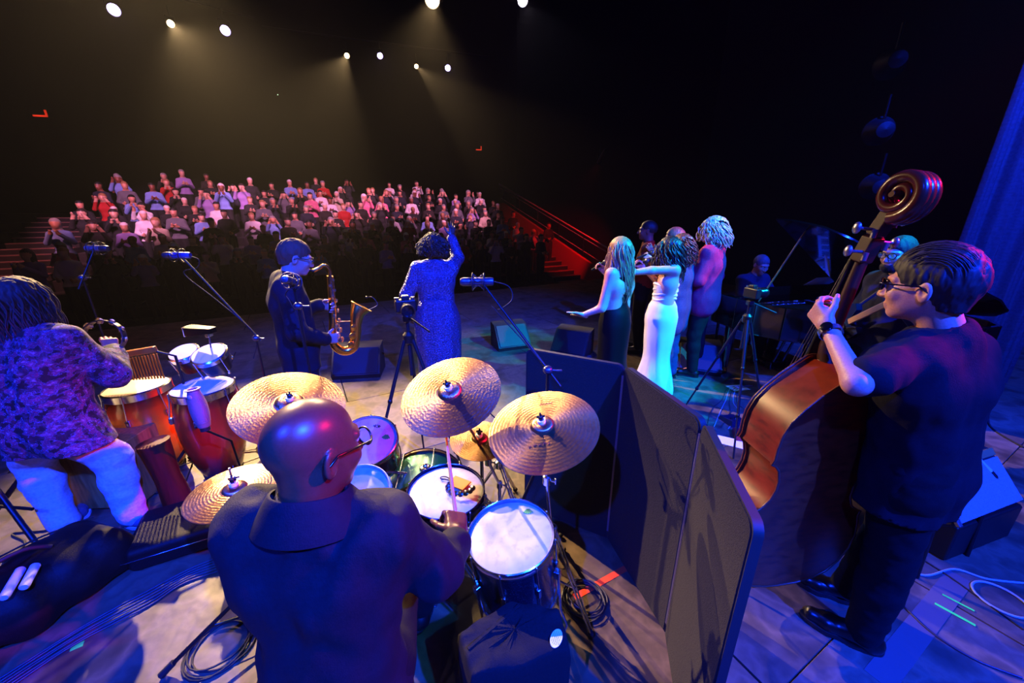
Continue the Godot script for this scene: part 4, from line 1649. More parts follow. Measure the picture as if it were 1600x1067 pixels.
	g.bar(base * Vector3(0, 0.02, -0.13), base * Vector3(0, 0.38, -0.19), 0.07, 0.02, base.basis.z, 0.006)
	part(t, "tailpiece", g, mat("ebony"))
	for k in 4:
		var x := (k - 1.5) * 0.014
		g = G.new()
		g.tube([base * Vector3(x, 0.37, -0.2), base * Vector3(x * 1.6, 0.56, -0.262), base * Vector3(x * 0.7, 1.53, -0.122), base * Vector3(x * 0.4, 1.6, -0.09)], 0.0015, 5)
		part(t, "string", g, mat("string_steel", Color(0.6, 0.58, 0.55), 0.3, 1.0))
	g = G.new()
	g.tube([base * Vector3(0, 0.01, 0), Vector3(-0.014, 0.012, -0.008)], [0.009, 0.006], 8)
	g.ball(base * Vector3(0, -0.005, 0), Vector3(0.02, 0.02, 0.02), Basis.IDENTITY, 10, 6)
	part(t, "endpin", g, chrome())


# ---------------------------------------------------------------- grand piano
func build_piano() -> void:
	var t := thing("grand_piano", "black grand piano with its lid raised, behind the singers", "piano", Vector3(2.46, 0, -4.58))
	var kx := Vector3(0.9708, 0, -0.24)
	var kz := Vector3(0.24, 0, 0.9708)
	var b := Basis(kx, Vector3.UP, kz)
	var flat := Transform3D(Basis(kx, kz, -Vector3.UP), Vector3.ZERO)   # outline x, y -> across, along; depth is vertical
	var out := PackedVector2Array([Vector2(0, 0.0), Vector2(1.5, 0.0), Vector2(1.5, 1.45), Vector2(1.44, 1.68), Vector2(1.30, 1.80), Vector2(1.12, 1.80), Vector2(0.97, 1.70), Vector2(0.86, 1.52), Vector2(0.74, 1.32), Vector2(0.56, 1.15), Vector2(0.32, 1.02), Vector2(0.12, 0.84), Vector2(0.02, 0.58), Vector2(0, 0.35)])
	var gloss := mat("piano_black", Color(0.022, 0.022, 0.028), 0.12)
	gloss.clearcoat_enabled = true
	gloss.clearcoat = 1.0
	gloss.clearcoat_roughness = 0.05
	var g := G.new()
	g.prism(out, 0.06, flat.translated(Vector3(0, 0.67, 0)))
	part(t, "bottom", g, gloss)
	g = G.new()
	for i in out.size():
		var p := out[i]
		var q := out[(i + 1) % out.size()]
		if i == 0:
			continue
		g.bar(b * Vector3(p.x, 0.82, p.y), b * Vector3(q.x, 0.82, q.y), 0.035, 0.34, Vector3.UP, 0.006)
	part(t, "rim", g, gloss)
	g = G.new()
	g.prism(PackedVector2Array([Vector2(0.05, 0.3), Vector2(1.45, 0.3), Vector2(1.45, 1.43), Vector2(1.28, 1.74), Vector2(1.12, 1.74), Vector2(0.78, 1.26), Vector2(0.36, 0.98), Vector2(0.08, 0.58)]), 0.02, flat.translated(Vector3(0, 0.86, 0)))
	part(t, "iron_plate", g, mat("plate_gold", Color(0.62, 0.40, 0.16), 0.35, 0.8))
	g = G.new()
	for k in 26:
		var x := 0.14 + k * 0.05
		g.tube([b * Vector3(x, 0.885, 0.36), b * Vector3(x, 0.885, 0.55 + minf(1.1, 0.25 + k * 0.045))], 0.0016, 4)
	part(t, "strings", g, mat("string_steel"))
	g = G.new()
	g.box(Vector3(1.42, 0.05, 0.16), Transform3D(b, b * Vector3(0.75, 0.76, 0.02)), 0.006)
	part(t, "key_bed", g, gloss)
	var kg := G.new()
	kg.box(Vector3(0.022, 0.02, 0.14), Transform3D.IDENTITY, 0.003)
	var km := kg.mesh()
	var bg := G.new()
	bg.box(Vector3(0.012, 0.018, 0.09), Transform3D.IDENTITY, 0.003)
	var bm := bg.mesh()
	for k in 52:
		var o := part_mesh(t, "white_key", km, mat("ivory", Color(0.85, 0.84, 0.8), 0.3))
		o.transform = Transform3D(b, b * Vector3(0.135 + k * 0.0236, 0.795, -0.01))
		if not (k % 7 in [1, 4]) and k < 51:
			var o2 := part_mesh(t, "black_key", bm, mat("ebony"))
			o2.transform = Transform3D(b, b * Vector3(0.147 + k * 0.0236, 0.812, 0.02))
	for sx in [0.04, 1.46]:
		g = G.new()
		g.prism(PackedVector2Array([Vector2(-0.14, 0.70), Vector2(0.3, 0.70), Vector2(0.3, 0.99), Vector2(0.14, 0.99), Vector2(0.06, 0.96), Vector2(0.0, 0.89), Vector2(-0.08, 0.84), Vector2(-0.14, 0.82)]), 0.09, Transform3D(Basis(kz, Vector3.UP, -kx), b * Vector3(sx, 0, 0)))
		part(t, "cheek", g, gloss)
	g = G.new()
	g.bar(b * Vector3(0.2, 0.99, 0.26), b * Vector3(1.3, 0.99, 0.26), 0.24, 0.012, Vector3(0, 0.5, -0.9).normalized(), 0.003)
	part(t, "music_desk", g, gloss)
	# legs
	for q in [Vector2(0.12, 0.2), Vector2(1.38, 0.2), Vector2(1.2, 1.5)]:
		g = G.new()
		g.tube([b * Vector3(q.x, 0.66, q.y), b * Vector3(q.x, 0.5, q.y), b * Vector3(q.x, 0.1, q.y)], [0.07, 0.06, 0.04], 8)
		var l := part(t, "leg", g, gloss)
		g = G.new()
		g.ball(b * Vector3(q.x, 0.045, q.y), Vector3(0.045, 0.045, 0.03), Basis.IDENTITY, 12, 8)
		g.tube([b * Vector3(q.x, 0.06, q.y), b * Vector3(q.x, 0.12, q.y)], 0.03, 8)
		part(l, "caster", g, mat("brass"))
	g = G.new()
	g.tube([b * Vector3(0.68, 0.66, 0.5), b * Vector3(0.68, 0.1, 0.34)], 0.015, 8)
	g.tube([b * Vector3(0.82, 0.66, 0.5), b * Vector3(0.82, 0.1, 0.34)], 0.015, 8)
	g.box(Vector3(0.24, 0.1, 0.08), Transform3D(b, b * Vector3(0.75, 0.12, 0.34)), 0.01)
	part(t, "pedal_lyre", g, gloss)
	# the lid swings up about its hinge on the long straight side
	var ang := deg_to_rad(34.0)
	var lx := (kx * cos(ang) * -1.0 + Vector3.UP * sin(ang)).normalized()
	var hinge := b * Vector3(1.5, 1.0, 0)
	var lid := PackedVector2Array()
	for p in out:
		lid.append(Vector2(1.5 - p.x, maxf(p.y, 0.38)))
	g = G.new()
	g.prism(lid, 0.018, Transform3D(Basis(lx, kz, lx.cross(kz)), hinge))
	part(t, "lid", g, gloss)
	g = G.new()
	g.tube([b * Vector3(0.12, 0.98, 0.5), hinge + lx * 1.32 + kz * 0.62], 0.008, 8)
	part(t, "lid_prop", g, mat("prop_wood", Color(0.45, 0.30, 0.16), 0.4))
	# pale sheet added as the lit edge of the music desk, then the bench
	g = G.new()
	g.box(Vector3(0.40, 0.22, 0.004), Transform3D(b * Basis(Vector3.RIGHT, 0.9), Vector3.ZERO), 0.001)
	single("lit_desk_edge", "added pale sheet standing in for the lit top edge of the piano's desk", "paper", g, mat("paper", Color(0.82, 0.82, 0.84), 0.8), t.position + b * Vector3(1.2, 1.12, 0.30))
	var be := thing("piano_bench", "black padded piano bench under the pianist", "bench", t.position + b * Vector3(1.02, 0, -0.50), "", atan2(-kx.z, kx.x))
	g = G.new()
	g.box(Vector3(0.7, 0.07, 0.34), Transform3D(Basis.IDENTITY, Vector3(0, 0.44, 0)), 0.02)
	part(be, "seat", g, mat("vinyl"))
	for sx in [-1.0, 1.0]:
		for sz in [-1.0, 1.0]:
			g = G.new()
			g.tube([Vector3(sx * 0.31, 0.41, sz * 0.14), Vector3(sx * 0.31, 0.0, sz * 0.14)], [0.022, 0.016], 8)
			part(be, "leg", g, gloss)


# ---------------------------------------------------------------- microphones, tripods, monitors, amplifier
func large_mic(parent: Node3D, at: Vector3, dir: Vector3, tone: Material, ring := true) -> void:
	dir = dir.normalized()
	var xf := up_frame(dir, at)
	var g := G.new()
	g.lathe([Vector2(0, -0.09), Vector2(0.02, -0.09), Vector2(0.024, -0.08), Vector2(0.024, 0.03), Vector2(0.022, 0.035)], 20, xf)
	var b := part(parent, "microphone_body", g, tone)
	g = G.new()
	g.lathe([Vector2(0.022, 0.035), Vector2(0.025, 0.04), Vector2(0.025, 0.085), Vector2(0.018, 0.1), Vector2(0, 0.103)], 20, xf)
	part(b, "grille", g, mat("mic_mesh", Color(0.35, 0.35, 0.4), 0.35, 0.8))
	if ring:
		g = G.new()
		for y in [-0.035, 0.03]:
			var pts := []
			for k in 28:
				var a := TAU * k / 28
				pts.append(xf * Vector3(cos(a) * 0.048, y, sin(a) * 0.048))
			g.tube(pts, 0.004, 6, true)
		for k in 6:
			var a := TAU * k / 6
			g.tube([xf * Vector3(cos(a) * 0.048, -0.035, sin(a) * 0.048), xf * Vector3(cos(a + 0.5) * 0.025, 0.0, sin(a + 0.5) * 0.025), xf * Vector3(cos(a) * 0.048, 0.03, sin(a) * 0.048)], 0.0022, 5)
		part(parent, "shock_mount", g, mat("mount_grey", Color(0.16, 0.16, 0.19), 0.4, 0.5))


func mic_stand(label: String, foot: Vector3, clamp_at: Vector3, head: Vector3, tail: Vector3, mic_dir: Vector3, tone: Material, cable: Array) -> void:
	var t := thing("microphone_stand", label, "microphone", foot)
	var c := clamp_at - foot
	var g := G.new()
	g.tube([Vector3(0, 0.05, 0), c * Vector3(1, 0.55, 1)], 0.011, 8)
	part(t, "lower_pole", g, black_metal())
	g = G.new()
	g.tube([c * Vector3(1, 0.55, 1), c], 0.008, 8)
	part(t, "upper_pole", g, black_metal())
	if head.distance_to(clamp_at) > 0.1:
		g = G.new()
		g.tube([tail - foot, head - foot], 0.0075, 8)
		part(t, "boom", g, black_metal())
	g = G.new()
	g.ball(c, Vector3(0.028, 0.024, 0.028), Basis.IDENTITY, 12, 8)
	g.tube([c, c + Vector3(0.05, 0.0, 0.01)], 0.006, 6)
	g.box(Vector3(0.03, 0.012, 0.014), Transform3D(Basis.IDENTITY, c + Vector3(0.06, 0, 0.01)), 0.004)
	part(t, "clamp", g, mat("clamp_steel", Color(0.35, 0.35, 0.4), 0.3, 0.8))
	tripod_legs(t, 0.3, 0.16, 0.4, black_metal(), false)
	large_mic(t, head - foot + mic_dir.normalized() * 0.02, mic_dir, tone)
	if cable.size():
		g = G.new()
		var pts := []
		for p in cable:
			pts.append(p - foot)
		g.tube(curve(pts, 6), 0.0034, 6)
		part(t, "cable", g, rubber())


func camera_tripod(label: String, foot: Vector3, top: Vector3, turn: float, spread: float) -> void:
	var t := thing("camera_tripod", label, "camera tripod", foot)
	var h := top.y
	var hub := h - 0.2
	var g := G.new()
	g.tube([Vector3(0, hub - 0.25, 0), Vector3(0, h - 0.06, 0)], 0.012, 10)
	part(t, "centre_column", g, mat("tripod_grey", Color(0.14, 0.14, 0.17), 0.35, 0.6))
	g = G.new()
	g.lathe([Vector2(0.02, hub - 0.03), Vector2(0.036, hub - 0.02), Vector2(0.036, hub + 0.03), Vector2(0.018, hub + 0.05)], 14)
	part(t, "hub", g, black_metal())
	for k in 3:
		var a := turn + TAU * k / 3
		var d := Vector3(cos(a), 0, sin(a))
		var s := Vector3(0, hub, 0) + d * 0.03
		var e := d * spread + Vector3(0, 0.012, 0)
		g = G.new()
		g.tube([s, s.lerp(e, 0.36)], 0.0125, 8)
		g.tube([s.lerp(e, 0.34), s.lerp(e, 0.7)], 0.010, 8)
		g.tube([s.lerp(e, 0.68), e], 0.008, 8)
		var l := part(t, "leg", g, mat("tripod_grey"))
		g = G.new()
		for f in [0.35, 0.69]:
			g.ball(s.lerp(e, f), Vector3(0.016, 0.02, 0.016), Basis.IDENTITY, 10, 6)
		part(l, "leg_lock", g, black_metal())
	g = G.new()
	g.box(Vector3(0.05, 0.05, 0.06), Transform3D(Basis.IDENTITY, Vector3(0, h - 0.06, 0)), 0.012)
	g.tube([Vector3(0.02, h - 0.06, 0.0), Vector3(0.16, h - 0.12, 0.1)], 0.006, 6)
	part(t, "pan_head", g, black_metal())
	var c := thing("video_camera", label.replace("tripod", "camera body on its tripod"), "camera", foot + Vector3(0, h, 0), "", turn)
	g = G.new()
	g.box(Vector3(0.13, 0.085, 0.06), Transform3D(Basis.IDENTITY, Vector3(0, 0.02, 0)), 0.012)
	part(c, "body", g, mat("camera_black", Color(0.06, 0.06, 0.07), 0.4))
	g = G.new()
	g.box(Vector3(0.05, 0.03, 0.05), Transform3D(Basis.IDENTITY, Vector3(0, 0.072, 0)), 0.008)
	part(c, "viewfinder_hump", g, mat("camera_black"))
	g = G.new()
	g.lathe([Vector2(0, 0.03), Vector2(0.034, 0.03), Vector2(0.036, 0.1), Vector2(0.04, 0.105), Vector2(0.04, 0.14), Vector2(0.034, 0.14), Vector2(0.03, 0.12), Vector2(0, 0.115)], 24, Transform3D(Basis(Vector3.RIGHT, PI / 2), Vector3(0, 0.015, 0)))
	part(c, "lens", g, mat("lens_barrel", Color(0.05, 0.05, 0.06), 0.25))
	g = G.new()
	for x in [-0.05, 0.045]:
		g.lathe([Vector2(0, 0.0), Vector2(0.014, 0.0), Vector2(0.014, 0.012), Vector2(0, 0.013)], 12, Transform3D(Basis.IDENTITY, Vector3(x, 0.062, 0)))
	part(c, "dial", g, chrome())


func monitor(label: String, at: Vector3, turn: float, w := 0.52) -> void:
	var t := thing("floor_monitor", label, "loudspeaker", at, "black wedge floor monitors", turn)
	var poly := PackedVector2Array([Vector2(-0.2, 0.0), Vector2(0.17, 0.0), Vector2(0.2, 0.06), Vector2(-0.02, 0.34), Vector2(-0.2, 0.36)])
	var g := G.new()
	g.prism(poly, w, Transform3D(Basis(Vector3.BACK, Vector3.UP, -Vector3.RIGHT), Vector3.ZERO))
	part(t, "cabinet", g, mat("cabinet_black", Color(0.045, 0.045, 0.05), 0.6))
	var d := (Vector3(0, 0.34, -0.02) - Vector3(0, 0.06, 0.2))
	var nn := Vector3(0, -d.z, d.y).normalized()
	g = G.new()
	g.box(Vector3(w - 0.04, d.length() - 0.02, 0.014), Transform3D(Basis(Vector3.RIGHT, d.normalized(), nn), Vector3(0, 0.20, 0.09) + nn * 0.006), 0.005)
	part(t, "grille", g, mat("grille_black", Color(0.075, 0.075, 0.085), 0.5, 0.4))
	for s in [-1.0, 1.0]:
		g = G.new()
		g.tube([Vector3(s * (w / 2 + 0.006), 0.2, -0.12), Vector3(s * (w / 2 + 0.02), 0.22, -0.09), Vector3(s * (w / 2 + 0.006), 0.24, -0.06)], 0.008, 6)
		part(t, "handle", g, black_metal())


func build_stage_gear() -> void:
	monitor("wedge monitor on the warm floor right of the saxophone player", Vector3(-1.905, 0, -4.43), 0.15, 0.56)
	monitor("wedge monitor in the dark between the lead singer and the backing singers", Vector3(-0.019, 0, -5.451), 0.35, 0.5)
	monitor("wedge monitor tilted beside a cable coil, left of the singer in black", Vector3(0.85, 0, -5.146), -0.5, 0.5)
	monitor("wedge monitor in the dark behind the singer in the blue suit", Vector3(2.362, 0, -4.554), -0.3, 0.5)
	var blue_mic := mat("mic_blue", Color(0.22, 0.34, 0.72), 0.3, 0.5)
	var grey_mic := mat("mic_grey", Color(0.30, 0.30, 0.36), 0.3, 0.6)
	mic_stand("blue microphone pointing left on a long boom in front of the dark audience", Vector3(-2.232, 0, -2.912), Vector3(-2.004, 0.972, -2.86), Vector3(-2.498, 1.597, -2.95), Vector3(-1.969, 0.951, -2.86), Vector3(-1, 0.02, 0.1), blue_mic, [Vector3(-2.46, 1.597, -2.95), Vector3(-2.371, 1.568, -2.95), Vector3(-2.396, 1.506, -2.95), Vector3(-2.507, 1.458, -2.95), Vector3(-2.264, 1.259, -2.9), Vector3(-2.008, 1.004, -2.86), Vector3(-2.061, 0.8, -2.86)])
	mic_stand("small pale microphone on a stand above the tambourine", Vector3(-3.35, 0, -3.0), Vector3(-3.35, 1.42, -3.0), Vector3(-3.233, 1.64, -3.05), Vector3(-3.3, 1.35, -2.9), Vector3(1, 0.0, 0.1), mat("mic_pale", Color(0.55, 0.52, 0.58), 0.3, 0.4), [])
	mic_stand("ring mounted microphone on a pole in front of the saxophone player", Vector3(-1.30, 0, -2.25), Vector3(-1.31, 1.36, -2.3), Vector3(-1.318, 1.509, -2.3), Vector3(-1.31, 1.36, -2.3), Vector3(0.2, 0.3, 1), grey_mic, [Vector3(-1.321, 1.49, -2.3), Vector3(-1.375, 1.431, -2.3), Vector3(-1.359, 1.392, -2.3), Vector3(-1.325, 1.271, -2.3), Vector3(-1.321, 1.016, -2.3)])
	mic_stand("large microphone in a round mount on a boom above the acoustic screen", Vector3(0.02, 0, -1.98), Vector3(0.192, 1.104, -1.9), Vector3(-0.176, 1.526, -2.2), Vector3(0.259, 1.025, -1.86), Vector3(-1, 0.0, 0.05), grey_mic, [Vector3(-0.103, 1.526, -2.2), Vector3(-0.018, 1.497, -2.2), Vector3(0, 1.426, -2.18), Vector3(-0.074, 1.373, -2.15), Vector3(-0.11, 1.388, -2.15), Vector3(0.053, 1.244, -2), Vector3(0.179, 1.118, -1.92)])
	camera_tripod("tripod in the middle of the stage behind the drums", Vector3(-0.665, 0, -2.35), Vector3(0, 1.33, 0), 0.35, 0.42)
	camera_tripod("tripod in front of the grand piano", Vector3(1.93, 0, -3.05), Vector3(0, 1.27, 0), 1.9, 0.42)
	# bass amplifier leaning back
	var b0 := Vector3(2.19, 0.43, -1.50)
	var ex := Vector3(0.95, 0.0, -0.31).normalized()
	var ey := Vector3(0.16, 0.17, -0.20)
	ey = (ey - ex * ey.dot(ex)).normalized()
	var ez := ex.cross(ey)
	var t := thing("amplifier", "leaning amplifier with a pale grille at the right edge behind the bass player", "amplifier", b0)
	var fr := Transform3D(Basis(ex, ey, ez), Vector3.ZERO)
	var g := G.new()
	g.box(Vector3(0.60, 0.30, 0.27), fr * Transform3D(Basis.IDENTITY, Vector3(0.30, 0.15, -0.14)), 0.018)
	part(t, "cabinet", g, mat("tolex", Color(0.04, 0.04, 0.045), 0.75))
	var grille := mat("grille_cloth", Color(0.62, 0.60, 0.62), 0.75)
	grille.albedo_texture = noise_tex("grille_cloth", FastNoiseLite.TYPE_VALUE, 0.45, [[0.0, 1.0], [Color(0.62, 0.62, 0.64), Color(1, 1, 1)]], 256, 1)
	triplanar(grille, 6.0)
	g = G.new()
	g.box(Vector3(0.545, 0.23, 0.008), fr * Transform3D(Basis.IDENTITY, Vector3(0.315, 0.125, 0.0)), 0.003)
	part(t, "grille", g, grille, "pale woven grille cloth")
	g = G.new()
	g.box(Vector3(0.545, 0.04, 0.008), fr * Transform3D(Basis.IDENTITY, Vector3(0.315, 0.268, 0.0)), 0.003)
	part(t, "control_panel", g, mat("amp_panel", Color(0.55, 0.42, 0.25), 0.4))
	g = G.new()
	g.box(Vector3(0.03, 0.30, 0.02), fr * Transform3D(Basis.IDENTITY, Vector3(0.015, 0.15, 0.004)), 0.006)
	part(t, "corner_rail", g, mat("rail_grey", Color(0.4, 0.36, 0.36), 0.4, 0.5))
	for k in 3:
		g = G.new()
		g.ball(fr * Vector3(0.015, 0.04 + k * 0.11, 0.016), Vector3(0.005, 0.005, 0.005), Basis.IDENTITY, 8, 6)
		part(t, "screw", g, chrome())
	for x in [0.06, 0.52]:
		g = G.new()
		g.tube([fr * Vector3(x, 0.03, -0.10), Vector3((fr * Vector3(x, 0.0, -0.1)).x, -0.43, (fr * Vector3(x, 0.0, -0.1)).z)], 0.012, 8)
		part(t, "stand_leg", g, black_metal())
	g = G.new()
	g.bar(fr * Vector3(0.16, 0.13, 0.006), fr * Vector3(0.22, 0.14, 0.006), 0.008, 0.002, ez, 0.0005)
	g.bar(fr * Vector3(0.22, 0.14, 0.006), fr * Vector3(0.23, 0.175, 0.006), 0.008, 0.002, ez, 0.0005)
	part(t, "green_tape", g, mat("green_tape", Color(0.25, 0.95, 0.3), 0.5), "small bent piece of bright green tape")
	t = thing("amp_microphone", "white bodied microphone leaning in front of the amplifier grille", "microphone", Vector3(2.577, 0.589, -1.78))
	var m0 := Vector3(2.527, 0.647, -1.82) - t.position
	var m1 := Vector3(2.629, 0.524, -1.74) - t.position
	g = G.new()
	g.tube([m0, m0.lerp(m1, 0.05), m0.lerp(m1, 0.7)], [0.012, 0.018, 0.021], 14)
	part(t, "body", g, mat("mic_white", Color(0.72, 0.72, 0.76), 0.35))
	g = G.new()
	g.tube([m0.lerp(m1, 0.7), m0.lerp(m1, 0.9), m1], [0.021, 0.020, 0.012], 14)
	part(t, "capsule_head", g, mat("camera_black"))
	g = G.new()
	g.tube([m0, m0 + Vector3(0.03, -0.1, -0.05), Vector3(m0.x + 0.1, 0.02 - t.position.y, m0.z - 0.12)], 0.007, 8)
	part(t, "support_rod", g, black_metal())
	# added dark block, standing in for the shade under the amplifier
	g = G.new()
	g.box(Vector3(0.62, 0.24, 0.36), Transform3D.IDENTITY, 0.012)
	single("shade_block", "added low black block standing in for the shadow beneath the leaning amplifier", "case", g, mat("shade_block_black", Color(0.03, 0.03, 0.032), 0.5), Vector3(2.72, 0.121, -1.95), "", 0.3)


# ---------------------------------------------------------------- people
# joints of a standing figure at the feet point 'at', facing -z before the turn
func stand(at: Vector3, turn: float, height: float, over := {}) -> Dictionary:
	var k := height / 1.75
	var j := {
		"head": Vector3(0, 1.635, -0.01), "neck": Vector3(0, 1.47, 0.02), "chest": Vector3(0, 1.28, 0.02), "waist": Vector3(0, 1.08, 0.005), "hip": Vector3(0, 0.94, 0.01),
		"sl": Vector3(-0.175, 1.415, 0.02), "sr": Vector3(0.175, 1.415, 0.02), "el": Vector3(-0.23, 1.13, 0.04), "er": Vector3(0.23, 1.13, 0.04), "wl": Vector3(-0.24, 0.88, -0.03), "wr": Vector3(0.24, 0.88, -0.03),
		"hl": Vector3(-0.092, 0.92, 0.0), "hr": Vector3(0.092, 0.92, 0.0), "kl": Vector3(-0.10, 0.50, -0.01), "kr": Vector3(0.10, 0.50, -0.01), "al": Vector3(-0.105, 0.085, 0.03), "ar": Vector3(0.105, 0.085, 0.03),
		"tl": Vector3(-0.125, 0.03, -0.14), "tr": Vector3(0.125, 0.03, -0.14),
	}
	for q in over:
		j[q] = over[q]
	var b := Basis(Vector3.UP, turn)
	var out := {}
	for q in j:
		out[q] = at + b * (j[q] * k)
	out["face"] = b * Vector3.FORWARD
	out["up"] = Vector3.UP
	out["at"] = at
	out["k"] = k
	return out


func bounds(pts: Array, pad: float) -> Array:
	var lo: Vector3 = pts[0]
	var hi: Vector3 = pts[0]
	for p in pts:
		lo = lo.min(p)
		hi = hi.max(p)
	return [lo - Vector3.ONE * pad, hi + Vector3.ONE * pad]


func torso(f: Fld, j: Dictionary, inf: float, w := 1.0) -> void:
	var k: float = j.k
	var x: Vector3 = (j.sr - j.sl).normalized()
	var fw := x.cross((j.neck - j.hip).normalized()) * -1.0
	for q in [j.sl, j.sr]:
		f.cap(j.neck - (j.neck - j.chest) * 0.12, q, 0.050 * k + inf * 0.8, 0.052 * k + inf, 0.05)
	for s in [-1.0, 1.0]:
		f.cap(j.chest + x * s * 0.075 * k * w, j.waist + x * s * 0.055 * k * w, (0.105 * k + inf) * lerpf(1.0, w, 0.5), (0.095 * k + inf) * w, 0.05)
		f.cap(j.waist + x * s * 0.055 * k * w, j.hip + x * s * 0.07 * k * w, (0.095 * k + inf) * w, (0.105 * k + inf) * w, 0.05)
		f.cap((j.sl if s < 0 else j.sr).lerp(j.chest, 0.28), j.chest + x * s * 0.085 * k, 0.066 * k + inf, 0.085 * k + inf, 0.06)
	f.cap(j.neck + (j.neck - j.head) * 0.05, j.chest, 0.06 * k + inf * 0.6, 0.09 * k + inf, 0.05)


func arm(f: Fld, s: Vector3, e: Vector3, w: Vector3, k: float, inf: float, to := 1.0, thick := 1.0) -> void:
	if to <= 0.5:
		f.cap(s, s.lerp(e, to * 2.0), (0.052 * k * thick + inf), (0.046 * k * thick + inf * 1.4), 0.03)
		return
	f.cap(s, e, 0.052 * k * thick + inf, 0.041 * k * thick + inf, 0.03)
	f.cap(e, e.lerp(w, (to - 0.5) * 2.0), 0.042 * k * thick + inf, 0.028 * k * thick + inf, 0.025)


func leg(f: Fld, h: Vector3, kn: Vector3, a: Vector3, k: float, inf: float, w := 1.0) -> void:
	f.cap(h, kn, 0.085 * k * w + inf, 0.058 * k * w + inf, 0.04)
	f.cap(kn, kn.lerp(a, 0.35), 0.058 * k * w + inf, 0.056 * k * w + inf, 0.03)
	f.cap(kn.lerp(a, 0.35), a, 0.056 * k * w + inf, 0.038 * k * w + inf * 1.25, 0.03)


func head_frame(j: Dictionary) -> Transform3D:
	var z: Vector3 = -j.face.normalized()
	var x: Vector3 = j.up.cross(z).normalized()
	return Transform3D(Basis(x, z.cross(x), z), j.head)


func head_into(g: G, j: Dictionary, cell: float, shift: Vector3, full := 1.0) -> void:
	var xf := head_frame(j)
	var b := xf.basis
	var k: float = j.k
	var pts := [j.neck, xf * (Vector3(0.1, 0.14, 0.12) * k), xf * (Vector3(-0.1, -0.15, -0.14) * k), xf * (Vector3(0.1, -0.15, -0.14) * k), xf * (Vector3(-0.1, 0.14, 0.12) * k)]
	var bb := bounds(pts, 0.06)
	var f := Fld.new(bb[0], bb[1], cell)
	f.ell(xf * (Vector3(0, 0.028, 0.012) * k), Vector3(0.076, 0.088, 0.098) * k, b, 0.02)
	f.ell(xf * (Vector3(0, -0.035, -0.030) * k), Vector3(0.062, 0.082, 0.068) * k, b, 0.03)
	f.ell(xf * (Vector3(0, -0.098, -0.066) * k), Vector3(0.026, 0.020, 0.022) * k, b, 0.025)
	f.cap(xf * (Vector3(0, 0.008, -0.093) * k), xf * (Vector3(0, -0.036, -0.113) * k), 0.008 * k, 0.0125 * k, 0.012)
	for s in [-1.0, 1.0]:
		f.cap(xf * (Vector3(s * 0.012, 0.022, -0.090) * k), xf * (Vector3(s * 0.045, 0.020, -0.072) * k), 0.012 * k, 0.011 * k, 0.012)
		f.ell(xf * (Vector3(s * 0.035, -0.03, -0.068) * k), Vector3(0.025, 0.022, 0.02) * k, b, 0.02)
		f.ell(xf * (Vector3(s * 0.030, 0.003, -0.098) * k), Vector3(0.016, 0.010, 0.012) * k, b, 0.01, true)
		f.ell(xf * (Vector3(s * 0.012, -0.040, -0.102) * k), Vector3(0.009, 0.007, 0.010) * k, b, 0.008)
		if full > 0.0:
			f.ell(xf * (Vector3(s * 0.078, -0.012, 0.012) * k), Vector3(0.009, 0.033, 0.020) * k, b * Basis(Vector3.UP, s * 0.35), 0.008)
			f.ell(xf * (Vector3(s * 0.087, -0.010, 0.010) * k), Vector3(0.006, 0.018, 0.010) * k, b * Basis(Vector3.UP, s * 0.35), 0.004, true)
	f.cap(xf * (Vector3(-0.018, -0.067, -0.088) * k), xf * (Vector3(0.018, -0.067, -0.088) * k), 0.009 * k, 0.009 * k, 0.008)
	f.cap(xf * (Vector3(-0.014, -0.078, -0.086) * k), xf * (Vector3(0.014, -0.078, -0.086) * k), 0.008 * k, 0.008 * k, 0.008)
	f.cap(xf * (Vector3(0, -0.05, 0.022) * k), j.neck, 0.056 * k, 0.060 * k, 0.03)
	f.into(g, shift)


func eyes(t: Node3D, j: Dictionary, shift: Vector3) -> void:
	var xf := head_frame(j)
	var k: float = j.k
	for s in [-1.0, 1.0]:
		var g := G.new()
		g.ball(xf * (Vector3(s * 0.030, 0.004, -0.080) * k) - shift, Vector3(0.0115, 0.0115, 0.0115) * k, Basis.IDENTITY, 10, 8)
		var e := part(t, "eye", g, mat("eye_white", Color(0.8, 0.78, 0.75), 0.2))
		g = G.new()
		g.ball(xf * (Vector3(s * 0.030, 0.004, -0.0885) * k) - shift, Vector3(0.005, 0.005, 0.004) * k, Basis.IDENTITY, 8, 6)
		part(e, "iris", g, mat("iris", Color(0.08, 0.05, 0.03), 0.2))


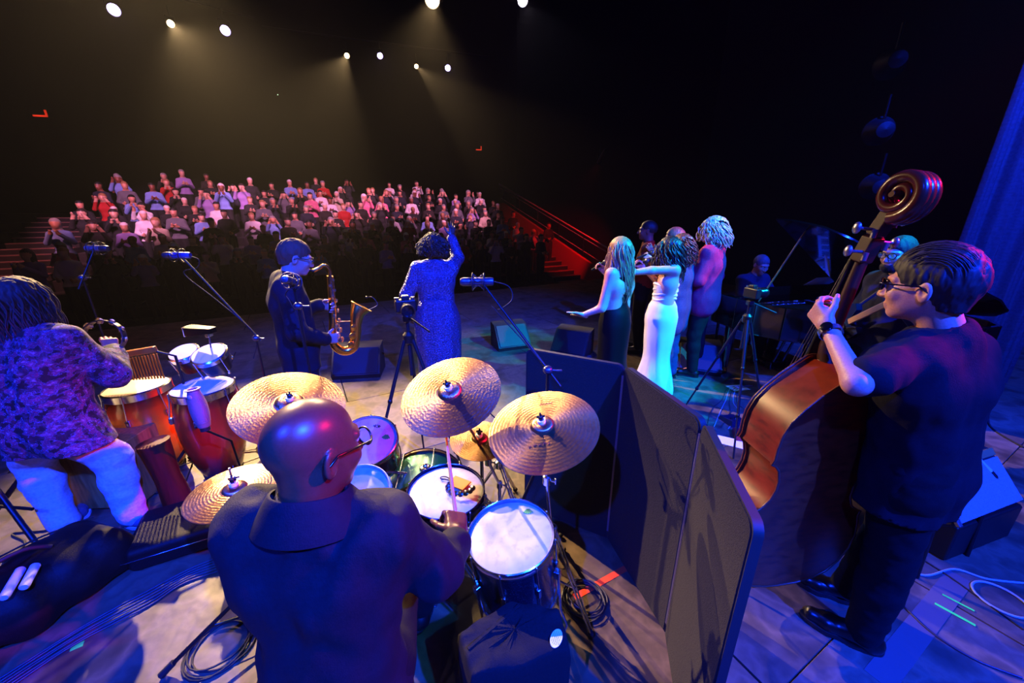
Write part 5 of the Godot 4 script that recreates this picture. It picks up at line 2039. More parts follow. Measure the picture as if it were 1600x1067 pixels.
# palm, four fingers and a thumb; d points along the fingers, n out of the palm, side +1 right hand, -1 left hand
func hand_into(g: G, w: Vector3, d: Vector3, n: Vector3, side: float, curl: Array, k: float, cell: float, shift: Vector3, spread := 0.0, thumb := 0.5) -> void:
	d = d.normalized()
	n = (n - d * n.dot(d)).normalized()
	var t := d.cross(n) * side
	var bb := bounds([w, w + d * 0.19 * k, w + n * 0.10 * k + d * 0.05, w - n * 0.03, w + t * 0.08 * k, w - t * 0.06 * k, w + d * 0.16 * k + t * 0.06 * k, w + d * 0.16 * k - t * 0.06 * k, w + d * 0.12 * k + n * 0.09 * k], 0.025)
	var f := Fld.new(bb[0], bb[1], cell)
	f.cap(w - d * 0.03, w + d * 0.02, 0.026 * k, 0.025 * k, 0.012)
	for q in [0.028, 0.010, -0.010, -0.028]:
		f.cap(w + d * 0.015 * k + t * q * 0.7 * k, w + d * 0.088 * k + t * q * k, 0.0150 * k, 0.0125 * k, 0.012)
	f.cap(w + d * 0.02 * k + t * 0.018 * k + n * 0.006, w + d * 0.05 * k + t * 0.024 * k + n * 0.008, 0.016 * k, 0.014 * k, 0.012)
	var lens := [0.074, 0.082, 0.076, 0.060]
	for q in 4:
		var off: float = [0.030, 0.0105, -0.0095, -0.029][q]
		var p := w + d * (0.090 - 0.004 * absf(q - 1.2)) * k + t * off * k
		var ang := 0.0
		var l: float = lens[q] * k
		var dir0 := (d + t * spread * (1.5 - q) * 0.35).normalized()
		for s in 3:
			ang += curl[q] * [0.85, 1.15, 0.8][s]
			var dd := (dir0 * cos(ang) + n * sin(ang)).normalized()
			var e: Vector3 = p + dd * l * [0.46, 0.31, 0.25][s]
			f.cap(p, e, [0.0098, 0.0088, 0.0080][s] * k, [0.0088, 0.0080, 0.0068][s] * k, 0.004)
			p = e
	var tp := w + d * 0.028 * k + t * 0.027 * k + n * 0.004 * k
	var td := (t * (0.85 - thumb * 0.6) + d * 0.65 + n * thumb).normalized()
	var t2 := tp + td * 0.042 * k
	f.cap(tp, t2, 0.0135 * k, 0.0110 * k, 0.008)
	var td2 := (td + d * 0.45 - t * 0.35 * thumb + n * thumb * 0.35).normalized()
	f.cap(t2, t2 + td2 * 0.030 * k, 0.0105 * k, 0.0095 * k, 0.005)
	f.cap(t2 + td2 * 0.030 * k, t2 + td2 * 0.052 * k, 0.0095 * k, 0.0075 * k, 0.005)
	f.into(g, shift)


# the whole bare figure as one mesh
func body_of(j: Dictionary, o: Dictionary, shift: Vector3) -> G:
	var g := G.new()
	var cell: float = o.get("cell", 0.016)
	var pts := []
	for q in ["neck", "chest", "hip", "sl", "sr", "el", "er", "wl", "wr", "hl", "hr", "kl", "kr", "al", "ar", "tl", "tr"]:
		pts.append(j[q])
	var bb := bounds(pts, 0.13)
	var f := Fld.new(bb[0], bb[1], cell)
	var k: float = j.k
	torso(f, j, -0.004, o.get("wide", 1.0))
	var th: float = o.get("arm_thick", 1.0)
	arm(f, j.sl, j.el, j.wl, k, 0.0, 1.0, th)
	arm(f, j.sr, j.er, j.wr, k, 0.0, 1.0, th)
	leg(f, j.hl, j.kl, j.al, k, -0.004)
	leg(f, j.hr, j.kr, j.ar, k, -0.004)
	f.cap(j.al, j.tl, 0.034 * k, 0.022 * k, 0.02)
	f.cap(j.ar, j.tr, 0.034 * k, 0.022 * k, 0.02)
	f.into(g, shift)
	head_into(g, j, o.get("head_cell", 0.006), shift)
	for s in 2:
		var hd: Array = o.get("hand_l" if s == 0 else "hand_r", [])
		var w: Vector3 = j.wl if s == 0 else j.wr
		var e: Vector3 = j.el if s == 0 else j.er
		var d: Vector3 = hd[0] if hd.size() else (w - e).normalized()
		var n: Vector3 = hd[1] if hd.size() else (-(j.sl - j.sr).normalized() if s == 0 else (j.sl - j.sr).normalized())
		var cu: Array = hd[2] if hd.size() else [0.3, 0.33, 0.36, 0.4]
		hand_into(g, w, d, n, 1.0 if s == 1 else -1.0, cu, k, o.get("hand_cell", 0.006), shift, hd[3] if hd.size() > 3 else 0.1, hd[4] if hd.size() > 4 else 0.4)
	return g


func top_of(j: Dictionary, o: Dictionary, shift: Vector3) -> G:
	var g := G.new()
	var inf: float = o.get("inf", 0.018)
	var sleeve: float = o.get("sleeve", 1.0)
	var hem: float = o.get("hem", 0.0)
	var bb := bounds([j.sl, j.sr, j.el, j.er, j.wl, j.wr, j.neck, j.hip - Vector3(0, hem, 0), j.chest], 0.2 + inf)
	var f := Fld.new(bb[0], bb[1], o.get("cell", 0.014))
	var k: float = j.k
	var w: float = o.get("wide", 1.0)
	torso(f, j, inf, w)
	if hem > 0.0:
		var x: Vector3 = (j.sr - j.sl).normalized()
		var dn: Vector3 = o.get("hem_dir", Vector3.DOWN)
		for s in [-1.0, 1.0]:
			f.cap(j.hip + x * s * 0.06 * w, j.hip + dn * hem + x * s * o.get("hem_x", 0.07) * w, 0.105 * k * w + inf, 0.11 * k * w + inf, 0.05)
	var th: float = o.get("arm_thick", 1.0)
	if sleeve > 0.0:
		arm(f, j.sl, j.el, j.wl, k, inf * 0.9, sleeve, th)
		arm(f, j.sr, j.er, j.wr, k, inf * 0.9, sleeve, th)
	var am: float = o.get("fold", 0.006)
	if am > 0.0:
		f.rough(am, o.get("fold_freq", Vector3(9, 5, 9)), int(o.get("seed", 3)))
	if o.has("hem_cut"):
		f.trim(o.hem_cut[0], o.hem_cut[1])
	# the neck opening
	var nw: float = o.get("neck_hole", 0.068)
	f.ell(j.neck + (j.head - j.neck) * 0.42, Vector3(nw, nw * 1.15, nw) * k, Basis.IDENTITY, 0.006, true)
	f.into(g, shift)
	return g


func trousers_of(j: Dictionary, o: Dictionary, shift: Vector3) -> G:
	var g := G.new()
	var inf: float = o.get("inf", 0.016)
	var bb := bounds([j.hl, j.hr, j.kl, j.kr, j.al, j.ar, j.waist], 0.16)
	var f := Fld.new(bb[0], bb[1], o.get("cell", 0.014))
	var k: float = j.k
	var x: Vector3 = (j.hr - j.hl).normalized()
	for s in [-1.0, 1.0]:
		f.cap(j.hip.lerp(j.waist, 0.5) + x * s * 0.055, j.hip + x * s * 0.07 - Vector3(0, 0.02, 0), 0.098 * k + inf, 0.102 * k + inf, 0.04)
	var w: float = o.get("wide", 1.0)
	leg(f, j.hl, j.kl, j.al, k, inf, w)
	leg(f, j.hr, j.kr, j.ar, k, inf, w)
	f.rough(o.get("fold", 0.006), Vector3(8, 11, 8), int(o.get("seed", 5)))
	f.into(g, shift)
	return g


func shoe_of(a: Vector3, tt: Vector3, k: float, shift: Vector3, cell := 0.009) -> G:
	var g := G.new()
	var d := tt - a
	d.y = 0
	d = d.normalized()
	var bb := bounds([a - d * 0.08, tt + d * 0.05, a], 0.08)
	var f := Fld.new(bb[0], bb[1], cell)
	var base := a.y - 0.085 * k
	var heel := Vector3(a.x, base + 0.045, a.z) - d * 0.035
	var toe := Vector3(tt.x, base + 0.036, tt.z) + d * 0.03
	f.cap(a, heel, 0.046 * k, 0.043 * k, 0.02)
	f.cap(heel, toe, 0.043 * k, 0.034 * k, 0.02)
	f.cap(a - Vector3(0, 0.015, 0), heel.lerp(toe, 0.55), 0.045 * k, 0.036 * k, 0.02)
	var q := d.cross(Vector3.UP)
	f.cap(heel.lerp(toe, 0.72) - q * 0.012, heel.lerp(toe, 0.72) + q * 0.012, 0.036 * k, 0.036 * k, 0.02)
	f.trim(Vector3(0, base + 0.004, 0), Vector3.DOWN)
	f.into(g, shift)
	return g


func sole_of(a: Vector3, tt: Vector3, k: float, shift: Vector3) -> G:
	var g := G.new()
	var d := tt - a
	d.y = 0
	d = d.normalized()
	var q := d.cross(Vector3.UP)
	var base := a.y - 0.085 * k
	var poly := PackedVector2Array()
	var l := Vector2(a.x - tt.x, a.z - tt.z).length() + 0.16
	for i in 20:
		var an := TAU * i / 20
		var u := (cos(an) * 0.5 + 0.5) * l
		var wd := 0.047 + (0.008 if cos(an) > 0.1 else 0.0) - (0.006 if absf(cos(an)) < 0.3 else 0.0)
		poly.append(Vector2(u - 0.085, sin(an) * wd))
	g.prism(poly, 0.02, Transform3D(Basis(d, q, Vector3.UP), Vector3(a.x, base + 0.011, a.z) - shift))
	return g


func shoes(t: Node3D, j: Dictionary, m: Material, shift: Vector3, sole: Material = null) -> void:
	for s in 2:
		var a: Vector3 = j.al if s == 0 else j.ar
		var tt: Vector3 = j.tl if s == 0 else j.tr
		var o := part(t, "shoe", shoe_of(a, tt, j.k, shift), m)
		part(o, "sole", sole_of(a, tt, j.k, shift), sole if sole else rubber())


# locks of hair: each a tapering tube that leaves the scalp and falls
func locks(g: G, j: Dictionary, cnt: int, length: float, wave: float, shift: Vector3, sd: int, back_only := 0.15, rad := 0.007, flare := 0.03, drop := 1.0) -> void:
	var r := RandomNumberGenerator.new()
	r.seed = sd
	var xf := head_frame(j)
	var k: float = j.k
	for i in cnt:
		var a := r.randf_range(-PI, PI)
		var el := r.randf_range(-0.25, 1.0)
		var dz := cos(a) * cos(el * 1.3)
		var dir := Vector3(sin(a) * cos(el * 1.3), sin(el * 1.3), dz)
		if dir.z < -back_only and dir.y < 0.62:
			continue
		var p := Vector3(dir.x * 0.082, dir.y * 0.094 + 0.03, dir.z * 0.104 + 0.014) * k
		var pts := [xf * p - shift]
		var rd := [rad * 0.8]
		var out := Vector3(dir.x, 0, dir.z).normalized()
		var l := length * r.randf_range(0.75, 1.05)
		var q := xf * p
		var side := xf.basis * out
		var cnt2 := 9
		var ph := r.randf_range(0, TAU)
		for s in cnt2:
			var f := (s + 1.0) / cnt2
			var fall := Vector3.DOWN * (l / cnt2) * drop
			var lift := side * (flare * (1.0 - f) * 0.55)
			if f < 0.25 and dir.y > 0.3:
				lift += side * 0.018
			q += fall * (0.65 if f < 0.2 else 1.0) + lift * 0.5
			var tw := Vector3(sin(ph + f * 9.0), 0, cos(ph * 1.3 + f * 8.0)) * wave
			pts.append(q + tw - shift)
			rd.append(rad * (1.1 - 0.75 * f * f))
		g.tube(curve(pts, 2), lerp_radii(rd, 2), 5)


func lerp_radii(rd: Array, per: int) -> Array:
	var out := []
	for i in rd.size() - 1:
		for s in per:
			out.append(lerpf(rd[i], rd[i + 1], float(s) / per))
	out.append(rd[-1])
	return out


# a close cap of hair over the skull, cut away from the face
func cap_hair(j: Dictionary, thick: float, shift: Vector3, cell := 0.007, low := -0.06, fringe := 0.055, rough := 0.004, sd := 1, side := 0.4) -> G:
	var g := G.new()
	var xf := head_frame(j)
	var b := xf.basis
	var k: float = j.k
	var bb := bounds([xf * (Vector3(0.13, 0.17, 0.15) * k), xf * (Vector3(-0.13, -0.12, -0.14) * k), xf * (Vector3(-0.13, 0.17, -0.14) * k), xf * (Vector3(0.13, -0.12, 0.15) * k)], 0.07)
	var f := Fld.new(bb[0], bb[1], cell)
	f.ell(xf * (Vector3(0, 0.034, 0.016) * k), (Vector3(0.078, 0.088, 0.099) + Vector3(thick * side, thick, thick * 0.8)) * k, b, 0.01)
	f.cap(xf * (Vector3(0, 0.02, 0.06) * k), xf * (Vector3(0, low, 0.055) * k), (0.058 + thick * side) * k, (0.048 + thick * side * 0.6) * k, 0.03)
	f.ell(xf * (Vector3(0, -0.055, -0.105) * k), Vector3(0.13, 0.055 + fringe, 0.075) * k, b, 0.01, true)
	for s in [-1.0, 1.0]:
		f.ell(xf * (Vector3(s * 0.09, -0.045, -0.02) * k), Vector3(0.035, 0.055, 0.045) * k, b, 0.01, true)
	f.trim(xf * (Vector3(0, low, 0) * k), -xf.basis.y)
	f.rough(rough, Vector3(40, 14, 40), sd)
	f.into(g, shift)
	return g


func glasses(t: Node3D, j: Dictionary, shift: Vector3, dark := false) -> void:
	var xf := head_frame(j)
	var k: float = j.k
	var g := G.new()
	for s in [-1.0, 1.0]:
		var c := Vector3(s * 0.033, 0.002, -0.109) * k
		var pts := []
		for i in 20:
			var a := TAU * i / 20
			pts.append(xf * (c + Vector3(cos(a) * 0.026, sin(a) * 0.021, absf(cos(a)) * 0.003) * k) - shift)
		g.tube(pts, 0.0026 * k, 6, true)
		g.tube([xf * (Vector3(s * 0.060, 0.008, -0.105) * k) - shift, xf * (Vector3(s * 0.079, 0.008, -0.09) * k) - shift, xf * (Vector3(s * 0.086, 0.006, 0.0) * k) - shift, xf * (Vector3(s * 0.086, -0.012, 0.022) * k) - shift], 0.0028 * k, 6)
	g.tube([xf * (Vector3(-0.008, 0.006, -0.113) * k) - shift, xf * (Vector3(0.008, 0.006, -0.113) * k) - shift], 0.0024 * k, 6)
	var fr := part(t, "glasses", g, mat("spectacle_frame", Color(0.03, 0.025, 0.025), 0.25))
	for s in [-1.0, 1.0]:
		g = G.new()
		g.lathe([Vector2(0, 0.0006), Vector2(0.0245 * k, 0.0006), Vector2(0.0245 * k, -0.0006), Vector2(0, -0.0006)], 20, xf.translated(-shift) * Transform3D(Basis(Vector3.RIGHT, PI / 2).scaled_local(Vector3(1, 1, 0.82)), Vector3(s * 0.033, 0.002, -0.109) * k))
		var lm := mat("dark_lens" if dark else "clear_lens", Color(0.02, 0.02, 0.03, 0.85) if dark else Color(0.9, 0.92, 0.95, 0.12), 0.05)
		lm.transparency = BaseMaterial3D.TRANSPARENCY_ALPHA
		part(fr, "spectacle_lens", g, lm)


func figure(label: String, j: Dictionary, o: Dictionary) -> Node3D:
	var t := thing("person", label, "person", j.at)
	part(t, "body", body_of(j, o, j.at), o.skin)
	return t


# ---------------------------------------------------------------- the players
func build_players() -> void:
	var brown := skin("brown_skin", Color(0.36, 0.21, 0.15), 0.34)
	var fair := skin("fair_skin", Color(0.80, 0.58, 0.47), 0.5)
	drummer(brown)
	bass_player(fair)
	guitarist(fair)
	percussionist(fair)
	sax_player(fair)
	pianist(fair)
	lead_singer(skin("deep_skin", Color(0.30, 0.17, 0.12), 0.4))


func drummer(sk: Material) -> void:
	var j := {
		"head": Vector3(-0.478, 1.360, -0.80), "neck": Vector3(-0.50, 1.205, -0.775), "chest": Vector3(-0.50, 1.02, -0.775), "waist": Vector3(-0.50, 0.80, -0.755), "hip": Vector3(-0.50, 0.615, -0.75),
		"sl": Vector3(-0.675, 1.135, -0.79), "sr": Vector3(-0.325, 1.135, -0.785), "el": Vector3(-0.735, 0.90, -0.90), "er": Vector3(-0.225, 0.905, -0.855), "wl": Vector3(-0.66, 0.86, -1.11), "wr": Vector3(-0.188, 0.828, -1.055),
		"hl": Vector3(-0.60, 0.585, -0.80), "hr": Vector3(-0.41, 0.585, -0.80), "kl": Vector3(-0.78, 0.55, -1.16), "kr": Vector3(-0.46, 0.55, -1.20), "al": Vector3(-0.82, 0.085, -1.22), "ar": Vector3(-0.44, 0.105, -1.36),
		"tl": Vector3(-0.84, 0.03, -1.38), "tr": Vector3(-0.43, 0.06, -1.53), "face": Vector3(0.52, -0.16, -0.83), "up": Vector3(0.02, 1, -0.12).normalized(), "at": Vector3(-0.50, 0, -0.76), "k": 1.08,
	}
	var stick := (Vector3(-0.28, 1.0, -1.417) - Vector3(-0.172, 0.842, -1.085)).normalized()
	var o := {"skin": sk, "head_cell": 0.0038, "hand_cell": 0.0036, "cell": 0.018, "hand_r": [Vector3(-0.22, 0.10, -0.95), Vector3(-0.42, -0.9, 0.0), [0.82, 0.86, 0.9, 0.95], 0.05, 0.5], "hand_l": [Vector3(0.2, 0.0, -1), Vector3(0.5, -0.8, 0), [0.8, 0.9, 0.9, 0.95], 0.0, 0.6]}
	var t := figure("bald drummer in a navy jacket seen from behind, seated at the drum kit", j, o)
	var navy := cloth("navy_twill", Color(0.07, 0.07, 0.105), 0.8, 7.0)
	part(t, "jacket", top_of(j, {"inf": 0.026, "cell": 0.0105, "fold": 0.024, "fold_freq": Vector3(6.5, 3.4, 6.5), "hem": 0.04, "wide": 0.94, "seed": 11, "sleeve": 0.89}, j.at), navy)
	# turned down collar
	var g := G.new()
	var nk: Vector3 = j.neck - j.at
	var prev := []
	var rings := []
	for q in [[0.078, 0.062], [0.084, 0.062], [0.095, 0.044], [0.114, 0.010], [0.132, -0.022], [0.129, -0.028], [0.106, -0.006], [0.086, 0.020]]:
		var row := []
		for i in 33:
			var a := -PI * 0.5 + 0.30 + (TAU - 0.60) * i / 32.0
			var back := 0.5 + 0.5 * sin(a)
			var d := Vector3(cos(a), 0, sin(a))
			row.append(nk + Vector3(d.x * q[0] * 1.12, q[1] + 0.022 * back - 0.012 - 0.035 * (1.0 - back), d.z * q[0] * 0.98 - 0.012))
		rings.append(row)
	for i in rings.size():
		var row := []
		for k in 33:
			var du: Vector3 = rings[i][mini(k + 1, 32)] - rings[i][maxi(k - 1, 0)]
			var dv: Vector3 = rings[mini(i + 1, 7)][k] - rings[maxi(i - 1, 0)][k]
			row.append(g.add(rings[i][k], dv.cross(du).normalized()))
		if prev.size():
			for k in 32:
				g.quad(prev[k], prev[k + 1], row[k + 1], row[k])
		prev = row
	part(t, "collar", g, navy)
	part(t, "trousers", trousers_of(j, {"inf": 0.02, "cell": 0.018}, j.at), cloth("black_denim", Color(0.04, 0.04, 0.05), 0.85))
	shoes(t, j, mat("black_leather", Color(0.03, 0.03, 0.032), 0.35), j.at)
	glasses(t, j, j.at)
	eyes(t, j, j.at)


func bass_player(sk: Material) -> void:
	var j := {
		"head": Vector3(1.405, 1.665, -1.29), "neck": Vector3(1.47, 1.505, -1.25), "chest": Vector3(1.50, 1.32, -1.25), "waist": Vector3(1.535, 1.12, -1.25), "hip": Vector3(1.565, 0.95, -1.25),
		"sl": Vector3(1.345, 1.435, -1.225), "sr": Vector3(1.615, 1.43, -1.30), "el": Vector3(1.12, 1.375, -1.14), "er": Vector3(1.66, 1.15, -1.45), "wl": Vector3(1.165, 1.50, -1.36), "wr": Vector3(1.46, 1.02, -1.60),
		"hl": Vector3(1.51, 0.91, -1.22), "hr": Vector3(1.64, 0.91, -1.29), "kl": Vector3(1.58, 0.50, -1.235), "kr": Vector3(1.69, 0.50, -1.37), "al": Vector3(1.61, 0.09, -1.245), "ar": Vector3(1.72, 0.09, -1.47),
		"tl": Vector3(1.49, 0.03, -1.34), "tr": Vector3(1.60, 0.03, -1.535), "face": Vector3(-0.52, -0.06, -0.85), "up": Vector3(0, 1, 0), "at": Vector3(1.62, 0, -1.30), "k": 1.0,
	}
	var o := {"skin": sk, "head_cell": 0.0038, "hand_cell": 0.0036, "cell": 0.0105, "arm_thick": 0.9, "hand_l": [Vector3(-0.05, 0.55, -0.85), Vector3(0.92, 0.2, -0.15), [0.75, 0.8, 0.85, 0.9], 0.3, 0.55], "hand_r": [Vector3(-0.9, -0.3, -0.3), Vector3(-0.2, -0.2, 0.9), [0.4, 0.4, 0.5, 0.5], 0.0, 0.4]}
	var t := figure("man in a dark T-shirt and sunglasses seen from behind, playing the double bass", j, o)
	var tee := cloth("navy_jersey", Color(0.06, 0.055, 0.08), 0.85, 7.0)
	part(t, "t_shirt", top_of(j, {"inf": 0.022, "cell": 0.0105, "sleeve": 0.36, "fold": 0.012, "fold_freq": Vector3(8, 4.5, 8), "hem": 0.20, "wide": 0.96, "seed": 21, "hem_cut": [Vector3(1.5, 0.80, 0), Vector3(0, -1, 0)]}, j.at), tee)
	part(t, "trousers", trousers_of(j, {"inf": 0.022, "cell": 0.014, "fold": 0.008, "seed": 9}, j.at), cloth("black_denim"))
	shoes(t, j, mat("shoe_leather", Color(0.06, 0.045, 0.035), 0.3), j.at, mat("crepe", Color(0.05, 0.04, 0.03), 0.6))
	var hm := mat("dark_hair", Color(0.075, 0.045, 0.035), 0.62)
	part(t, "hair", cap_hair(j, 0.024, j.at, 0.0042, -0.075, 0.062, 0.005, 4, 0.10), hm)
	var g := G.new()
	swept(g, j, 420, j.at, 31)
	part(t, "combed_hair", g, hm)
	glasses(t, j, j.at, true)
	eyes(t, j, j.at)
	# wrist watch
	var w: Vector3 = j.wl.lerp(j.el, 0.10) - j.at
	var d: Vector3 = (j.wl - j.el).normalized()
	g = G.new()
	g.lathe([Vector2(0.034, -0.010), Vector2(0.0365, -0.010), Vector2(0.0365, 0.010), Vector2(0.034, 0.010), Vector2(0.034, -0.010)], 28, up_frame(d, w))
	var wt := part(t, "watch_strap", g, mat("steel_strap", Color(0.6, 0.6, 0.65), 0.25, 0.9))
	g = G.new()
	var face := (Vector3(-0.62, 0.1, 0.75) - d * d.dot(Vector3(-0.62, 0.1, 0.75))).normalized()
	g.lathe([Vector2(0, 0.0), Vector2(0.019, 0.0), Vector2(0.019, 0.008), Vector2(0.016, 0.010), Vector2(0, 0.010)], 24, up_frame(face, w + face * 0.033))
	part(wt, "watch_face", g, mat("watch_black", Color(0.03, 0.03, 0.04), 0.15))


# strands combed back over the crown
func swept(g: G, j: Dictionary, cnt: int, shift: Vector3, sd: int) -> void:
	var r := RandomNumberGenerator.new()
	r.seed = sd
	var xf := head_frame(j)
	var k: float = j.k
	for i in cnt:
		var x := r.randf_range(-0.9, 0.9)
		var pts := []
		var a0 := r.randf_range(-0.9, 0.2)
		var lift := r.randf_range(0.0, 0.007)
		for s in 7:
			var a := a0 + s * 0.27
			var c := sqrt(maxf(0.0, 1.0 - x * x))
			pts.append(xf * (Vector3(x * (0.078 + lift), 0.034 + cos(a) * (0.108 + lift) * c, 0.014 + sin(a) * (0.111 + lift) * c) * k + Vector3(r.randf_range(-1, 1), r.randf_range(-1, 1), 0) * 0.0012) - shift)
		g.tube(pts, [0.0008, 0.0013, 0.0016, 0.0016, 0.0015, 0.0013, 0.0008], 5)


func guitarist(sk: Material) -> void:
	var at := Vector3(2.85, 0, -2.85)
	var turn := 0.98                            # faces left of the camera
	var j := stand(at, turn + 0.55, 1.73, {"sl": Vector3(-0.18, 1.41, 0.02), "el": Vector3(-0.30, 1.16, 0.02), "wl": Vector3(-0.30, 1.33, -0.21), "er": Vector3(0.27, 1.14, 0.03), "wr": Vector3(0.08, 1.02, -0.22)})
	j.face = Vector3(-0.93, -0.10, 0.22).normalized()
	j.head += Vector3(-0.03, 0.0, 0.0)
	var nd := (Vector3(0, 1, 0) * 0.62 + Basis(Vector3.UP, turn + 0.55) * Vector3(-0.8, 0, -0.1)).normalized()
	var o := {"skin": sk, "head_cell": 0.005, "hand_cell": 0.005, "cell": 0.018, "hand_l": [(nd.cross(Vector3(0, 0, 1)) * 0.2 + Vector3(-0.2, 0.5, 0.3)).normalized(), Vector3(0.2, 0.2, -0.9), [0.8, 0.8, 0.85, 0.9], 0.2, 0.6]}
	var t := figure("guitarist in a dark blue shirt and glasses behind the double bass", j, o)
	part(t, "shirt", top_of(j, {"inf": 0.02, "cell": 0.014, "fold": 0.007, "sleeve": 0.95, "seed": 33}, j.at), cloth("blue_shirt", Color(0.12, 0.13, 0.24), 0.85))
	part(t, "trousers", trousers_of(j, {"cell": 0.02}, j.at), cloth("black_denim"))
	shoes(t, j, mat("black_leather"), j.at)
	var hm := mat("brown_hair", Color(0.10, 0.06, 0.045), 0.75)
	part(t, "hair", cap_hair(j, 0.012, j.at, 0.006, -0.06, 0.058, 0.004, 8, 0.15), hm)
	var g := G.new()
	var xf := head_frame(j)
	g.ball(xf * Vector3(0, 0.02, 0.125) - j.at, Vector3(0.035, 0.035, 0.035), Basis.IDENTITY, 12, 8)
	part(t, "hair_bun", g, hm)
	g = G.new()
	var f := Fld.new(xf * Vector3.ZERO - Vector3.ONE * 0.17, xf * Vector3.ZERO + Vector3.ONE * 0.17, 0.006)
	f.ell(xf * Vector3(0, -0.085, -0.058), Vector3(0.058, 0.046, 0.045), xf.basis, 0.01)
	f.ell(xf * Vector3(0, -0.030, -0.10), Vector3(0.05, 0.034, 0.06), xf.basis, 0.01, true)
	f.rough(0.003, Vector3(50, 40, 50), 5)
	f.into(g, j.at)
	part(t, "beard", g, hm)
	glasses(t, j, j.at)
	eyes(t, j, j.at)
	# electric guitar hanging from his shoulder
	var c: Vector3 = j.waist + Basis(Vector3.UP, turn + 0.55) * Vector3(0.10, -0.03, -0.21)
	var gt := thing("electric_guitar", "dark electric guitar held by the man in glasses, neck pointing up right", "guitar", c)
	var b := Basis(Vector3.UP, turn + 0.55)
	var along: Vector3 = (j.wl + b * Vector3(-0.01, 0.02, -0.03) - c).normalized()
	var fz := b * Vector3.FORWARD
	fz = (fz - along * fz.dot(along)).normalized()
	var fx := along.cross(fz)
	var fr := Transform3D(Basis(fx, along, fz), Vector3.ZERO)
	var poly := PackedVector2Array([Vector2(-0.02, 0.12), Vector2(-0.06, 0.2), Vector2(-0.11, 0.21), Vector2(-0.14, 0.14), Vector2(-0.12, 0.05), Vector2(-0.12, -0.02), Vector2(-0.16, -0.1), Vector2(-0.15, -0.18), Vector2(-0.08, -0.23), Vector2(0.04, -0.23), Vector2(0.13, -0.18), Vector2(0.15, -0.09), Vector2(0.11, -0.01), Vector2(0.12, 0.07), Vector2(0.11, 0.15), Vector2(0.06, 0.15), Vector2(0.03, 0.11)])
	g = G.new()
	g.prism(poly, 0.042, fr)
	part(gt, "body", g, mat("guitar_lacquer", Color(0.05, 0.05, 0.08), 0.2))
	g = G.new()
	g.bar(fr * Vector3(0, 0.10, 0.02), fr * Vector3(0, 0.62, 0.02), 0.045, 0.02, fz, 0.006)
	part(gt, "neck", g, mat("maple"))
	g = G.new()
	g.prism(PackedVector2Array([Vector2(-0.025, 0.62), Vector2(0.025, 0.62), Vector2(0.04, 0.66), Vector2(0.035, 0.80), Vector2(-0.01, 0.82), Vector2(-0.04, 0.78)]), 0.016, fr.translated_local(Vector3(0, 0, 0.012)))
	var hs := part(gt, "headstock", g, mat("guitar_lacquer"))
	for k in 6:
		g = G.new()
		g.tube([fr * Vector3(0.03, 0.66 + k * 0.024, 0.012), fr * Vector3(0.06, 0.66 + k * 0.024, 0.012)], 0.004, 6)
		g.ball(fr * Vector3(0.064, 0.66 + k * 0.024, 0.012), Vector3(0.010, 0.008, 0.008), Basis.IDENTITY, 8, 6)
		part(hs, "tuner", g, chrome())
	for k in 6:
		g = G.new()
		g.tube([fr * Vector3((k - 2.5) * 0.009, -0.12, 0.036), fr * Vector3((k - 2.5) * 0.0065, 0.64, 0.034)], 0.0008, 4)
		part(gt, "string", g, mat("string_steel"))
	g = G.new()
	for y in [-0.03, 0.04]:
		g.box(Vector3(0.07, 0.025, 0.012), fr * Transform3D(Basis.IDENTITY, Vector3(0, y, 0.025)), 0.004)
	part(gt, "pickup", g, mat("camera_black"))
	g = G.new()
	g.tube(curve([fr * Vector3(-0.1, 0.19, -0.01), j.sl.lerp(j.neck, 0.35) - c + Vector3(0, 0.085, 0) + fz * 0.06, j.sl.lerp(j.neck, 0.35) - c + Vector3(0, 0.09, 0), j.chest - c - fz * 0.17, fr * Vector3(0.02, -0.24, -0.01)], 6), 0.012, 6)
	part(gt, "strap", g, mat("strap", Color(0.05, 0.05, 0.06), 0.7))


func floral() -> StandardMaterial3D:
	if mats.has("floral"):
		return mats["floral"]
	var m := mat("floral", Color(1, 1, 1), 0.8)
	m.albedo_texture = noise_tex("floral", FastNoiseLite.TYPE_SIMPLEX, 0.022, [[0.0, 0.36, 0.44, 0.50, 0.55, 0.62, 0.68, 1.0], [Color(0.02, 0.02, 0.04), Color(0.03, 0.03, 0.06), Color(0.06, 0.06, 0.13), Color(0.42, 0.50, 0.66), Color(0.12, 0.12, 0.24), Color(0.55, 0.20, 0.38), Color(0.25, 0.12, 0.25), Color(0.75, 0.72, 0.8)]], 512, 4)
	return triplanar(m, 1.5)


